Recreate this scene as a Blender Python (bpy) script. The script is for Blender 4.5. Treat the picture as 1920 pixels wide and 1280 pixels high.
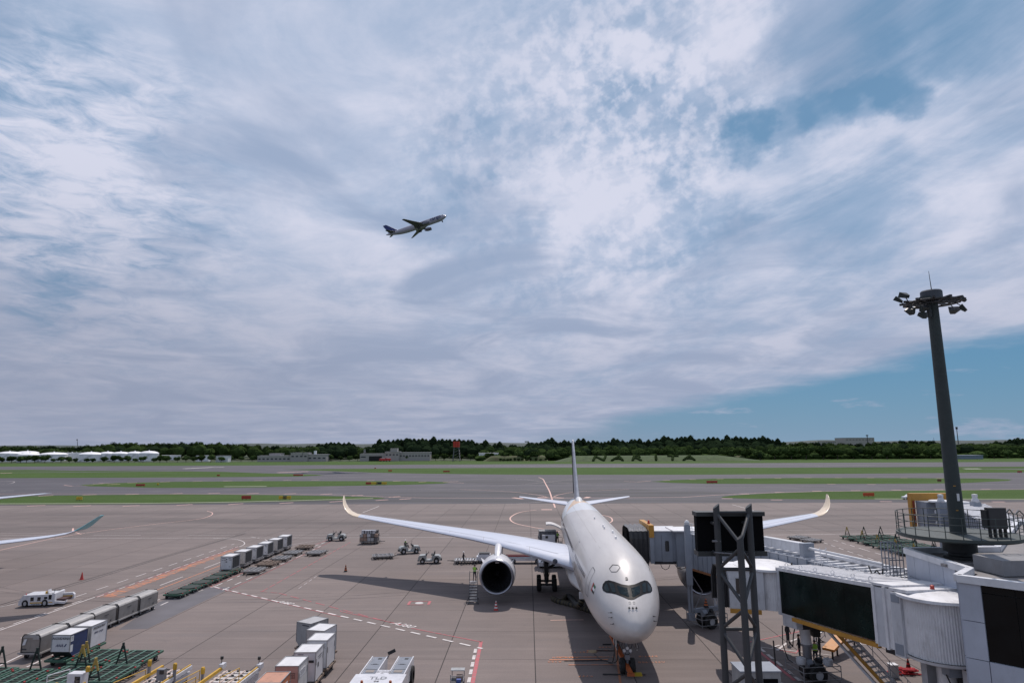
import bpy, bmesh, math, random
from mathutils import Vector, Matrix, Euler, noise
R = math.radians
random.seed(7)
scene = bpy.context.scene
for o in list(bpy.data.objects): bpy.data.objects.remove(o)
col = scene.collection
PI = math.pi

# ------------------------------------------------------------------ camera
CAM_H = 16.2; FOC = 1200.0
cam_rot = Matrix.Rotation(R(90+9.27), 3, 'X') @ Matrix.Rotation(R(-0.30), 3, 'Z')
cd = bpy.data.cameras.new('camera'); cam = bpy.data.objects.new('camera', cd); col.objects.link(cam)
cam.location = (0, 0, CAM_H); cam.rotation_euler = cam_rot.to_euler()
cd.sensor_width = 36; cd.lens = 36*FOC/1920; cd.clip_start = .5; cd.clip_end = 20000
scene.camera = cam
def ray(px, py): return cam_rot @ Vector(((px-960)/FOC, -(py-640)/FOC, -1))
def P(px, py, h=0):
    """point of height h seen at photo pixel (px, py)"""
    d = ray(px, py); t = (h-CAM_H)/d.z
    return Vector((d.x*t, d.y*t, h))
def PY(px, py, Y):
    d = ray(px, py); t = Y/d.y
    return Vector((d.x*t, Y, CAM_H+d.z*t))

# ------------------------------------------------------------------ light, exposure
scene.view_settings.view_transform = 'Standard'; scene.view_settings.look = 'None'
scene.view_settings.gamma = 1; scene.view_settings.use_curve_mapping = False
scene.view_settings.exposure = -0.5
SUN_EL = R(63.0); SUN_DIR = Vector((0.16, 0.56, 1.0)).normalized()
SUN_EL = math.asin(SUN_DIR.z)
sd = bpy.data.lights.new('sun', 'SUN'); sd.energy = 5.0; sd.angle = R(.5); sd.color = (1, .91, .84)
sun = bpy.data.objects.new('sun', sd); col.objects.link(sun)
sun.rotation_euler = SUN_DIR.to_track_quat('Z', 'Y').to_euler()

w = bpy.data.worlds.new('World'); scene.world = w; w.use_nodes = True
nt = w.node_tree; nt.nodes.clear()
class NG:
    """tiny node helper"""
    def __init__(s, nt): s.nt = nt
    def n(s, t, **k):
        x = s.nt.nodes.new(t)
        for a, b in k.items(): setattr(x, a, b)
        return x
    def put(s, sock, v):
        if isinstance(v, bpy.types.NodeSocket): s.nt.links.new(v, sock)
        elif v is not None: sock.default_value = v
    def m(s, op, a, b=None, c=None, clamp=False):
        x = s.n('ShaderNodeMath', operation=op, use_clamp=clamp)
        s.put(x.inputs[0], a)
        if b is not None: s.put(x.inputs[1], b)
        if c is not None: s.put(x.inputs[2], c)
        return x.outputs[0]
    def v(s, op, a, b=None, sc=None):
        x = s.n('ShaderNodeVectorMath', operation=op)
        s.put(x.inputs[0], a)
        if b is not None: s.put(x.inputs[1], b)
        if sc is not None: s.put(x.inputs['Scale'], sc)
        return x.outputs['Value'] if op in ('DOT_PRODUCT', 'LENGTH', 'DISTANCE') else x.outputs[0]
    def noise(s, vec, scale, detail=4, rough=.5, dist=0, colr=False):
        x = s.n('ShaderNodeTexNoise'); s.put(x.inputs['Vector'], vec)
        x.inputs['Scale'].default_value = scale; x.inputs['Detail'].default_value = detail
        x.inputs['Roughness'].default_value = rough; x.inputs['Distortion'].default_value = dist
        return x.outputs['Color' if colr else 'Fac']
    def ss(s, x, a, b):
        y = s.n('ShaderNodeMapRange', interpolation_type='SMOOTHSTEP'); s.put(y.inputs['Value'], x)
        y.inputs['From Min'].default_value = a; y.inputs['From Max'].default_value = b
        return y.outputs[0]
    def lin(s, x, a, b, c=0, d=1):
        y = s.n('ShaderNodeMapRange'); s.put(y.inputs['Value'], x)
        for k, q in zip(('From Min', 'From Max', 'To Min', 'To Max'), (a, b, c, d)): y.inputs[k].default_value = q
        return y.outputs[0]
    def mix(s, f, a, b, mode='MIX'):
        y = s.n('ShaderNodeMix', data_type='RGBA', blend_type=mode); s.put(y.inputs[0], f)
        def c(v): return (*v, 1) if isinstance(v, tuple) and len(v) == 3 else v
        s.put(y.inputs[6], c(a)); s.put(y.inputs[7], c(b))
        return y.outputs[2]
    def comb(s, x, y, z):
        q = s.n('ShaderNodeCombineXYZ'); s.put(q.inputs[0], x); s.put(q.inputs[1], y); s.put(q.inputs[2], z)
        return q.outputs[0]
    def sep(s, v):
        q = s.n('ShaderNodeSeparateXYZ'); s.put(q.inputs[0], v); return q.outputs

def build_sky():
    g = NG(nt)
    d = g.n('ShaderNodeTexCoord').outputs['Generated']
    sky = g.n('ShaderNodeTexSky'); sky.sky_type = 'NISHITA'; sky.sun_disc = False
    sky.sun_elevation = SUN_EL; sky.sun_rotation = math.atan2(SUN_DIR.x, SUN_DIR.y)
    sky.air_density = 1.0; sky.dust_density = 0.6; sky.ozone_density = 2.0
    x, y, z = g.sep(d)
    zc = g.m('MAXIMUM', z, 0.0)
    k = g.m('DIVIDE', 1.0, g.m('ADD', zc, 0.10))
    q = g.comb(g.m('MULTIPLY', x, k), g.m('MULTIPLY', y, k), 0.3)     # the cloud deck, seen in perspective
    warp = g.v('SUBTRACT', g.noise(q, 1.3, 5, .6, colr=True), (.5, .5, .5))
    dw = g.v('ADD', d, g.v('SCALE', warp, sc=.16))
    fine = g.v('SUBTRACT', g.noise(d, 22, 4, .65, colr=True), (.5, .5, .5))
    dw = g.v('NORMALIZE', g.v('ADD', dw, g.v('SCALE', fine, sc=.035)))
    big = g.noise(q, .8, 6, .55, .6)
    med = g.noise(q, 2.6, 7, .62, .4)
    qs = g.v('MULTIPLY', q, (1.0, 2.6, 1.0))
    wisp = g.noise(qs, 1.7, 8, .68, .8)
    ca, sa = math.cos(R(24)), math.sin(R(24))      # long cirrus streaks climbing to the right
    sa_ = g.m('ADD', g.m('MULTIPLY', x, ca), g.m('MULTIPLY', z, sa)); sb_ = g.m('SUBTRACT', g.m('MULTIPLY', z, ca), g.m('MULTIPLY', x, sa))
    streak = g.noise(g.comb(g.m('MULTIPLY', sa_, 1.6), g.m('MULTIPLY', sb_, 7.5), g.m('MULTIPLY', y, .8)), 1.6, 7, .6, .5)
    puff = g.noise(d, 46, 3, .55, .15)
    puff2 = g.noise(d, 13, 5, .6, .5)
    def blob(px, py, r, s=1.0, src=None):
        c = ray(px, py).normalized()
        dt = g.v('DOT_PRODUCT', src or dw, tuple(c))
        return g.m('MULTIPLY', g.ss(dt, math.cos(R(r)), math.cos(R(r*.15))), s)
    def total(lst):
        t = None
        for b in lst:
            v = blob(*b); t = v if t is None else g.m('ADD', t, v)
        return t
    gaps = total([(1700, 185, 2.6, 1.1), (1630, 198, 2.6, 1.1), (1555, 222, 2.6, 1.0), (1480, 246, 2.6, .95), (1410, 268, 2.4, .8), (1560, 60, 7, .4), (1740, 20, 6, .4), (1400, 268, 3.2, .5), (1340, 225, 5, .28), (1460, 130, 8, .26), (1620, 30, 8, .42),
                  (1780, 35, 7, .45), (1920, 5, 6, .7), (1180, 160, 7, .22), (1270, 352, 3, .5), (1190, 250, 6, .2), (30, 110, 8, .55), (0, 400, 5, .4), (290, 420, 6, .12), (260, 250, 5, .12),
                  (95, 550, 3.5, .5), (130, 505, 3, .3), (880, 290, 5, .25), (820, 400, 5, .3), (930, 480, 5, .28),
                  (1600, 400, 6, .30), (1330, 480, 7, .26), (1250, 500, 6, .2), (1900, 260, 6, .2), (1820, 190, 5, .15)])
    brt = total([(1192, 88, 2.4, .7), (1260, 130, 3, .3), (1380, 25, 4, .4), (1130, 180, 6, .15), (1040, 300, 9, .08), (1480, 285, 6, .35), (1250, 330, 6, .1),
                 (1180, 420, 9, .5), (1100, 400, 8, .15), (1700, 215, 5, .3), (1480, 605, 2.5, .4), (130, 380, 8, .4), (60, 300, 7, .2), (170, 230, 7, .3), (1740, 350, 7, .25), (1860, 60, 6, .3),
                 (600, 520, 10, .15), (1380, 335, 4, .45), (1610, 262, 3.5, .5), (1240, 390, 5, .3), (300, 100, 9, .12)])
    # altocumulus mottling in one part of the deck
    mott = blob(1080, 330, 20, 1.0)
    mott = g.m('ADD', mott, blob(1230, 130, 13, .7))
    mt = g.m('MULTIPLY', g.m('SUBTRACT', g.ss(puff, .38, .68), .45), g.m('MULTIPLY', mott, .32))
    mt = g.m('ADD', mt, g.m('MULTIPLY', g.m('SUBTRACT', puff2, .5), g.m('MULTIPLY', mott, .3)))
    ripple = g.m('MULTIPLY', blob(120, 400, 16, 1.0), g.m('SUBTRACT', g.noise(g.v('MULTIPLY', d, (1., 1., 3.2)), 18, 6, .62, .6), .5))
    dens = g.m('ADD', 1.02, g.m('MULTIPLY', g.m('SUBTRACT', big, .5), .5))
    dens = g.m('ADD', dens, g.m('MULTIPLY', g.m('SUBTRACT', med, .5), .42))
    dens = g.m('ADD', dens, g.m('MULTIPLY', g.m('SUBTRACT', wisp, .5), .22))
    dens = g.m('ADD', dens, g.m('MULTIPLY', g.m('MULTIPLY', g.m('SUBTRACT', streak, .5), g.ss(x, -.35, .15)), 1.7))
    dens = g.m('ADD', dens, mt)
    dens = g.m('ADD', dens, g.m('MULTIPLY', ripple, 2.6))
    dens = g.m('SUBTRACT', dens, g.m('MULTIPLY', gaps, .62))
    dens = g.m('ADD', dens, g.m('MULTIPLY', brt, .45))
    # the sharp lower edge of the deck to the right: a tilted great circle
    a, b = ray(1180, 790).normalized(), ray(1920, 628).normalized()
    nrm = a.cross(b).normalized()
    if nrm.z < 0: nrm = -nrm
    edge_d = g.v('ADD', d, g.v('SCALE', g.v('SUBTRACT', g.noise(g.v('MULTIPLY', d, (1., 1., 5.)), 7, 5, .6, colr=True), (.5, .5, .5)), sc=.05))
    e = g.v('DOT_PRODUCT', edge_d, tuple(nrm))
    edge = g.ss(e, -.012, .022)
    east = g.ss(x, -.10, .20)
    clear = g.m('MULTIPLY', g.m('SUBTRACT', 1.0, edge), east)
    low = g.noise(g.v('MULTIPLY', d, (1., 1., 5.)), 9, 5, .6)
    small = g.m('MULTIPLY', g.ss(low, .57, .70), .6)
    cov = g.m('ADD', .22, g.m('MULTIPLY', g.ss(dens, .0, .98), .78))
    cov = g.m('MULTIPLY', cov, g.m('SUBTRACT', 1.0, clear))
    cov = g.m('MAXIMUM', cov, g.m('MULTIPLY', clear, small))
    # colours
    blue = g.v('MULTIPLY', sky.outputs[0], (.72, .93, 1.02))
    blue = g.mix(.75, blue, (1.8, 4.9, 8.4))
    hz = g.m('POWER', g.m('SUBTRACT', 1.0, zc), 18)
    hz_col = g.mix(g.ss(x, -.35, .5), (5.0, 5.5, 7.2), (4.4, 6.4, 8.8))
    blue = g.mix(g.m('MULTIPLY', hz, .85), blue, hz_col)
    white = g.mix(g.ss(g.m('ADD', dens, g.m('MULTIPLY', g.m('SUBTRACT', med, .5), 1.2)), .55, 1.5), (6.6, 8.4, 11.6), (12.0, 12.4, 14.8))
    grey = g.mix(g.ss(g.m('ADD', g.noise(q, 1.1, 5, .55, .8), g.m('MULTIPLY', brt, .35)), .34, .60), (6.0, 7.5, 10.5), white)
    hg = g.ss(z, .02, .34)                       # the deck greys towards the horizon
    grey = g.mix(hg, g.mix(.6, grey, (5.9, 6.5, 8.7)), grey)
    c = g.mix(cov, blue, grey)
    west = g.m('MULTIPLY', g.ss(x, .25, -.75), g.ss(z, .42, .05))
    c = g.mix(g.m('MULTIPLY', west, .45), c, (4.4, 4.8, 6.4))
    bg = g.n('ShaderNodeBackground'); g.put(bg.inputs[0], c); bg.inputs[1].default_value = .079
    out = g.n('ShaderNodeOutputWorld'); nt.links.new(bg.outputs[0], out.inputs[0])
build_sky()
w.cycles.sampling_method = 'MANUAL'; w.cycles.sample_map_resolution = 512

# ------------------------------------------------------------------ materials
MATS = {}
def mat(name, c, rough=.6, metal=0., var=.12, scale=1.5, bump=0., coat=0., c2=None, spec=None, dirt=0.):
    if name in MATS: return MATS[name]
    m = bpy.data.materials.new(name); m.use_nodes = True; m.diffuse_color = (*c, 1)
    g = NG(m.node_tree); b = m.node_tree.nodes['Principled BSDF']
    co = g.n('ShaderNodeTexCoord').outputs['Object']
    n1 = g.noise(co, scale, 5, .6)
    lo = tuple(max(0, q*(1-var)) for q in c); hi = tuple(min(1, q*(1+var)) for q in c)
    cc = g.mix(g.lin(n1, .3, .7), lo, c2 or hi)
    if dirt:
        n2 = g.noise(g.v('MULTIPLY', co, (1, 1, .35)), scale*3.1, 6, .7)
        cc = g.mix(g.m('MULTIPLY', g.ss(n2, .48, .75), dirt), cc, (.09, .075, .06))
    g.put(b.inputs['Base Color'], cc)
    n3 = g.noise(co, scale*4, 3, .5)
    g.put(b.inputs['Roughness'], g.lin(n3, .3, .7, max(0, rough-.08), min(1, rough+.08)))
    b.inputs['Metallic'].default_value = metal
    if coat: b.inputs['Coat Weight'].default_value = coat; b.inputs['Coat Roughness'].default_value = .08
    if spec is not None: b.inputs['Specular IOR Level'].default_value = spec
    if bump:
        bn = g.n('ShaderNodeBump'); bn.inputs['Strength'].default_value = bump; bn.inputs['Distance'].default_value = .02
        g.put(bn.inputs['Height'], g.noise(co, scale*8, 4, .6)); g.nt.links.new(bn.outputs[0], b.inputs['Normal'])
    MATS[name] = m; return m

# ------------------------------------------------------------------ object helpers
def tag(o, label=None, cat=None, group=None, kind=None):
    if label: o['label'] = label
    if cat: o['category'] = cat
    if group: o['group'] = group
    if kind: o['kind'] = kind
    return o
def thing(name, label, cat, loc=(0, 0, 0), rz=0, group=None, rot=None):
    o = bpy.data.objects.new(name, None); o.empty_display_size = .3; col.objects.link(o)
    o.location = loc; o.rotation_euler = rot if rot else (0, 0, rz)
    return tag(o, label, cat, group)
def wm(o):
    if o is None: return Matrix.Identity(4)
    return wm(o.parent) @ (Matrix.Translation(o.location) @ o.rotation_euler.to_matrix().to_4x4() @ Matrix.Diagonal((*o.scale, 1)))
def kids(o, _m={}):
    return [c for c in bpy.data.objects if c.parent == o]
def copy_thing(o, loc, rz=None, label=None, group=None):
    def rec(a, par):
        c = a.copy(); col.objects.link(c); c.parent = par
        for ch in CH.get(a.name, []): 
            k = rec(bpy.data.objects[ch], c); CH.setdefault(c.name, []).append(k.name)
        return c
    r = rec(o, None); r.location = loc
    if rz is not None: r.rotation_euler = (0, 0, rz)
    if label: r['label'] = label
    if group: r['group'] = group
    return r
CH = {}
def link(name, me, parent=None):
    o = bpy.data.objects.new(name, me); col.objects.link(o)
    if parent: o.parent = parent; CH.setdefault(parent.name, []).append(o.name)
    return o

class MB:
    def __init__(s): s.v = []; s.f = []; s.mi = []; s.cur = 0
    def m(s, i): s.cur = i; return s
    def face(s, *idx): s.f.append(idx); s.mi.append(s.cur)
    def add(s, vs, fs):
        b = len(s.v); s.v += [Vector(q) for q in vs]
        for f in fs: s.f.append(tuple(b+i for i in f)); s.mi.append(s.cur)
    def box(s, c, d, rz=0, rot=None, bev=0):
        c = Vector(c); hx, hy, hz = d[0]/2, d[1]/2, d[2]/2
        M = rot if rot is not None else Matrix.Rotation(rz, 3, 'Z')
        vs = [c + M @ Vector((x*hx, y*hy, z*hz)) for z in (-1, 1) for x, y in ((-1, -1), (1, -1), (1, 1), (-1, 1))]
        s.add(vs, [(0, 3, 2, 1), (4, 5, 6, 7), (0, 1, 5, 4), (1, 2, 6, 5), (2, 3, 7, 6), (3, 0, 4, 7)]); return s
    def tube(s, a, b, r0, r1=None, n=8, caps=True):
        a, b = Vector(a), Vector(b); r1 = r0 if r1 is None else r1
        z = (b-a)
        if z.length < 1e-6: return s
        z.normalize(); x = z.orthogonal().normalized(); y = z.cross(x)
        vs = []
        for p, r in ((a, r0), (b, r1)):
            for i in range(n):
                t = 2*PI*i/n; vs.append(p + x*math.cos(t)*r + y*math.sin(t)*r)
        fs = [(i, (i+1) % n, n+(i+1) % n, n+i) for i in range(n)]
        if caps: fs += [tuple(range(n-1, -1, -1)), tuple(range(n, 2*n))]
        s.add(vs, fs); return s
    def path(s, pts, r, n=6):
        for a, b in zip(pts, pts[1:]): s.tube(a, b, r, n=n)
        return s
    def bar(s, a, b, w_, h_=None):
        """rectangular bar from a to b"""
        a, b = Vector(a), Vector(b); h_ = h_ or w_; z = (b-a); L = z.length
        if L < 1e-6: return s
        z.normalize(); up = Vector((0, 0, 1)) if abs(z.z) < .95 else Vector((0, 1, 0))
        x = z.cross(up).normalized(); y = x.cross(z)
        M = Matrix((x, z, y)).transposed()
        return s.box((a+b)/2, (w_, L, h_), rot=M)
    def lathe(s, prof, org=(0, 0, 0), axis='Z', n=24, closed=False):
        """prof = [(r, h)...] about the axis"""
        org = Vector(org); vs = []
        for r, h in prof:
            for i in range(n):
                t = 2*PI*i/n; a, b = r*math.cos(t), r*math.sin(t)
                vs.append(org + (Vector((a, b, h)) if axis == 'Z' else Vector((a, h, b)) if axis == 'Y' else Vector((h, a, b))))
        fs = []
        for j in range(len(prof)-1):
            for i in range(n):
                k = (i+1) % n; f = (j*n+i, j*n+k, (j+1)*n+k, (j+1)*n+i)
                fs.append(f if axis != 'Y' else f[::-1])
        s.add(vs, fs); return s
    def prism(s, poly, z0, z1, M=None):
        """poly [(x,y)], extruded z0..z1 ; M optional 4x4"""
        n = len(poly); vs = [Vector((x, y, z0)) for x, y in poly] + [Vector((x, y, z1)) for x, y in poly]
        if M is not None: vs = [M @ q for q in vs]
        fs = [tuple(range(n-1, -1, -1)), tuple(range(n, 2*n))] + [(i, (i+1) % n, n+(i+1) % n, n+i) for i in range(n)]
        s.add(vs, fs); return s
    def grid(s, rows, closed=False, capends=False):
        """rows of equal length point lists"""
        n = len(rows[0]); vs = [q for r in rows for q in r]; fs = []
        for j in range(len(rows)-1):
            for i in range(n if closed else n-1):
                k = (i+1) % n; fs.append((j*n+i, j*n+k, (j+1)*n+k, (j+1)*n+i))
        if capends: fs += [tuple(range(n-1, -1, -1)), tuple((len(rows)-1)*n+i for i in range(n))]
        s.add(vs, fs); return s
    def mesh(s, name, mats, smooth=None, inv=None, fix=True):
        me = bpy.data.meshes.new(name)
        vs = [inv @ q for q in s.v] if inv is not None else s.v
        me.from_pydata([tuple(q) for q in vs], [], s.f)
        if not isinstance(mats, (list, tuple)): mats = [mats]
        for m in mats: me.materials.append(m)
        me.polygons.foreach_set('material_index', s.mi)
        if fix:
            bm = bmesh.new(); bm.from_mesh(me); bmesh.ops.recalc_face_normals(bm, faces=bm.faces); bm.to_mesh(me); bm.free()
        if smooth is not None:
            me.polygons.foreach_set('use_smooth', [True]*len(me.polygons))
            if smooth < 180: me.set_sharp_from_angle(angle=R(smooth))
        me.update(); return me
    def build(s, name, mats, parent=None, smooth=None, world=False, fix=True):
        inv = wm(parent).inverted() if (world and parent) else None
        return link(name, s.mesh(name, mats, smooth, inv, fix), parent)
def box(name, c, d, m, parent=None, rz=0, **k): return MB().box(c, d, rz).build(name, m, parent, **k)
def words(name, txt, size, m, parent, M, ext=.004, bold=True, space=1.0, shear=0):
    cu = bpy.data.curves.new('t', 'FONT'); cu.body = txt; cu.size = size; cu.extrude = ext; cu.align_x = 'CENTER'; cu.align_y = 'CENTER'
    cu.resolution_u = 2; cu.space_character = space; cu.shear = shear
    if bold: cu.offset = size*.012
    o = bpy.data.objects.new('t', cu); col.objects.link(o)
    me = bpy.data.meshes.new_from_object(o.evaluated_get(bpy.context.evaluated_depsgraph_get()))
    bpy.data.objects.remove(o); me.transform(M); me.materials.clear(); me.materials.append(m); me.name = name
    return link(name, me, parent)
def frame(o, x, z):
    """4x4 with origin o, X axis x, Z axis z"""
    x = Vector(x).normalized(); z = Vector(z).normalized(); y = z.cross(x).normalized(); x = y.cross(z)
    M = Matrix((x, y, z)).transposed().to_4x4(); M.translation = Vector(o); return M
# ================================================================== THE GROUND
def ground_mats():
    # concrete of the apron: world-space stains and brushed streaks
    m = bpy.data.materials.new('concrete'); m.use_nodes = True; g = NG(m.node_tree); b = m.node_tree.nodes['Principled BSDF']
    geo = g.n('ShaderNodeNewGeometry').outputs['Position']
    rnd = g.m('FRACT', g.m('ADD', g.n('ShaderNodeObjectInfo').outputs['Random'], g.n('ShaderNodeNewGeometry').outputs['Random Per Island']))
    big = g.noise(geo, .035, 5, .6); mid = g.noise(geo, .22, 6, .65, .4)
    st = g.noise(g.v('MULTIPLY', geo, (.06, .9, 1)), 1.0, 6, .7)
    ln = g.noise(g.v('MULTIPLY', geo, (.8, .035, 1)), 1.0, 5, .65)
    c = g.mix(g.lin(big, .3, .7), (.126, .097, .089), (.180, .142, .131))
    c = g.mix(g.m('MULTIPLY', g.lin(mid, .35, .7), .5), c, (.112, .090, .085))
    c = g.mix(g.m('MULTIPLY', g.ss(st, .45, .75), .55), c, (.22, .178, .165))
    c = g.mix(g.m('MULTIPLY', g.ss(st, .52, .25), .5), c, (.120, .104, .106))
    c = g.mix(g.m('MULTIPLY', g.ss(ln, .55, .8), .45), c, (.135, .115, .115))
    c = g.mix(g.m('MULTIPLY', g.ss(g.noise(geo, .35, 5, .75), .58, .76), .6), c, (.095, .080, .077))
    c = g.mix(g.m('MULTIPLY', g.ss(g.noise(geo, 9, 2, .5), .3, .8), .18), c, (.30, .27, .26))
    c = g.mix(g.lin(rnd, 0, 1, 0, .26), c, (.070, .056, .052))
    # tyre-darkened band where aircraft turn on to the stands
    y = g.sep(geo)[1]
    band = g.m('MULTIPLY', g.ss(y, 118, 135), g.ss(y, 175, 160))
    c = g.mix(g.m('MULTIPLY', g.m('MULTIPLY', band, g.ss(g.noise(g.v('MULTIPLY', geo, (.012, .11, 1)), 1.0, 5, .65), .36, .66)), .85), c, (.080, .065, .062))
    g.put(b.inputs['Base Color'], c); b.inputs['Roughness'].default_value = .82
    bn = g.n('ShaderNodeBump'); bn.inputs['Strength'].default_value = .25; bn.inputs['Distance'].default_value = .01
    g.put(bn.inputs['Height'], g.noise(geo, 14, 3, .6)); g.nt.links.new(bn.outputs[0], b.inputs['Normal'])
    MATS['concrete'] = m
    m = bpy.data.materials.new('asphalt'); m.use_nodes = True; g = NG(m.node_tree); b = m.node_tree.nodes['Principled BSDF']
    geo = g.n('ShaderNodeNewGeometry').outputs['Position']
    st = g.noise(g.v('MULTIPLY', geo, (.006, .09, 1)), 1.0, 6, .65, .3); sp = g.noise(geo, .05, 5, .6)
    c = g.mix(g.lin(st, .3, .7), (.038, .035, .043), (.070, .065, .077))
    c = g.mix(g.m('MULTIPLY', g.ss(sp, .5, .75), .5), c, (.110, .102, .110))
    g.put(b.inputs['Base Color'], c); b.inputs['Roughness'].default_value = .8
    MATS['asphalt'] = m
    m = m.copy(); m.name = 'rubbered_asphalt'; MATS['rubber'] = m
    g = NG(m.node_tree); b = m.node_tree.nodes['Principled BSDF']; geo = g.n('ShaderNodeNewGeometry').outputs['Position']
    st = g.noise(g.v('MULTIPLY', geo, (.010, .12, 1)), 1.0, 6, .7, .5)
    g.put(b.inputs['Base Color'], g.mix(g.ss(st, .35, .68), (.024, .022, .026), (.070, .065, .075)))
    m = bpy.data.materials.new('turf'); m.use_nodes = True; g = NG(m.node_tree); b = m.node_tree.nodes['Principled BSDF']
    geo = g.n('ShaderNodeNewGeometry').outputs['Position']
    n1 = g.noise(g.v('MULTIPLY', geo, (.35, 1, 1)), .045, 6, .65); n2 = g.noise(geo, .3, 6, .75)
    n3 = g.noise(g.v('MULTIPLY', geo, (.02, .4, 1)), 1, 6, .7)
    c = g.mix(g.lin(n1, .3, .7), (.040, .078, .014), (.062, .104, .026))
    c = g.mix(g.m('MULTIPLY', g.ss(n2, .5, .75), .8), c, (.024, .050, .011))
    c = g.mix(g.m('MULTIPLY', g.ss(n3, .56, .76), .50), c, (.120, .120, .055))
    c = g.mix(g.m('MULTIPLY', g.ss(g.noise(geo, 1.3, 3, .6), .62, .72), .4), c, (.018, .035, .009))
    g.put(b.inputs['Base Color'], c); b.inputs['Roughness'].default_value = .95; b.inputs['Specular IOR Level'].default_value = .15
    bn = g.n('ShaderNodeBump'); bn.inputs['Strength'].default_value = .9; bn.inputs['Distance'].default_value = .25
    g.put(bn.inputs['Height'], g.noise(geo, 1.6, 5, .8)); g.nt.links.new(bn.outputs[0], b.inputs['Normal'])
    MATS['turf'] = m
ground_mats()
def paint(name, c, wear=.5):
    if name in MATS: return MATS[name]
    m = bpy.data.materials.new(name); m.use_nodes = True; g = NG(m.node_tree); b = m.node_tree.nodes['Principled BSDF']
    geo = g.n('ShaderNodeNewGeometry').outputs['Position']
    n = g.noise(geo, 2.2, 6, .75)
    g.put(b.inputs['Base Color'], g.mix(g.m('MULTIPLY', g.ss(n, .44, .66), wear), c, (.22, .19, .19)))
    b.inputs['Roughness'].default_value = .75; MATS[name] = m; return m
WHITE = paint('white_paint', (.58, .54, .53)); PINK = paint('faded_salmon_paint', (.66, .42, .36), .45); RED = paint('red_paint', (.42, .085, .10), .75)
ORANGE = paint('orange_paint', (.58, .20, .08), 1.0); FAINT = paint('faint_white_paint', (.42, .38, .38), .8)

b = MB(); b.add([(-9000, -400, -.06), (9000, -400, -.06), (9000, 12000, -.06), (-9000, 12000, -.06)], [(0, 1, 2, 3)])
tag(b.build('ground', MATS['turf']), kind='structure')

SL = 0.0238
def G(u, v, z=0): return Vector((u + v*SL, v - u*SL, z))
def sheet(name, pts, z, m, parent=None):
    b = MB(); b.add([(p[0], p[1], z) for p in pts], [tuple(range(len(pts)))])
    o = b.build(name, m, parent, fix=False)
    if o.data.polygons[0].normal.z < 0: o.data.flip_normals()
    return o
def px(*l): return [P(x, y) for x, y in l]

# apron = sealant bed + separate concrete slabs
bed = MB(); bed.box((0, 80, -.085), (420, 224, .14)); apron = bed.build('apron', mat('joint_sealant', (.035, .03, .03), .9))
apron.rotation_euler = (0, 0, -SL); tag(apron, kind='structure')
U0 = .39; SU = 7.0; SV = 7.5; VE = 187.6
def slab_mesh():
    b = MB(); hx, hy = SU/2-.028, SV/2-.005; e = .012
    b.add([(-hx, -hy, -.05), (hx, -hy, -.05), (hx, hy, -.05), (-hx, hy, -.05), (-hx+e, -hy+e, 0), (hx-e, -hy+e, 0), (hx-e, hy-e, 0), (-hx+e, hy-e, 0)],
          [(4, 5, 6, 7), (0, 1, 5, 4), (1, 2, 6, 5), (2, 3, 7, 6), (3, 0, 4, 7)])
    return b
sm = slab_mesh().mesh('slab', MATS['concrete'])
near = []; far = slab_mesh(); far.v = []; far.f = []; far.mi = []
proto = slab_mesh()
for i in range(-30, 31):
    for j in range(0, 26):
        u = U0+SU*i+SU/2; v = VE-SV*j-SV/2
        if v < -6: continue
        p = G(u, v); d = p - Vector((0, 0, 0))
        vis = abs(p.x) < .83*p.y+8 and p.y > 42
        near.append((not vis, p.length, u, v))
near.sort()
for k, (nv, L_, u, v) in enumerate(near):
    if k < 300 and not nv:
        o = link('slab', sm, apron); o.location = (u, v, 0)
    else:
        n0 = len(far.v); far.v += [q+Vector((u, v, 0)) for q in proto.v]; far.f += [tuple(i+n0 for i in f) for f in proto.f]; far.mi += [0]*5
tag(far.build('far_slabs', MATS['concrete'], apron), kind='stuff')

# sweeping tyre marks left by turning tugs and aircraft
TYM = mat('tyre_rubber_mark', (.115, .094, .090), .9, var=.25, scale=.6)
def tyre_marks():
    r = random.Random(4)
    for k in range(16):
        x0, y0 = r.uniform(-70, 60), r.uniform(62, 165); a = r.uniform(-.4, .4)+(PI if r.random() < .5 else 0); cur = r.uniform(-.035, .035); p = Vector((x0, y0, 0)); pts = []
        for i in range(26): pts.append(p.copy()); a += cur; p = p+Vector((math.cos(a), math.sin(a), 0))*1.6
        for off in (0, r.uniform(.7, 1.6)):
            b = MB(); rows = []
            for i, q in enumerate(pts):
                d = (pts[min(i+1, 25)]-pts[max(i-1, 0)]).normalized(); n = Vector((-d.y, d.x, 0)); wv = (.10+.05*math.sin(i*.9+k))*min(1, i/5, (25-i)/5)+.004; c_ = q+n*off; rows.append([c_+n*wv+Vector((0, 0, .0035)), c_-n*wv+Vector((0, 0, .0035))])
            b.grid(rows); o = b.build('tyre_mark', TYM, None, fix=False)
            if o.data.polygons[0].normal.z < 0: o.data.flip_normals()
            tag(o, kind='structure')
tyre_marks()

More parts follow.
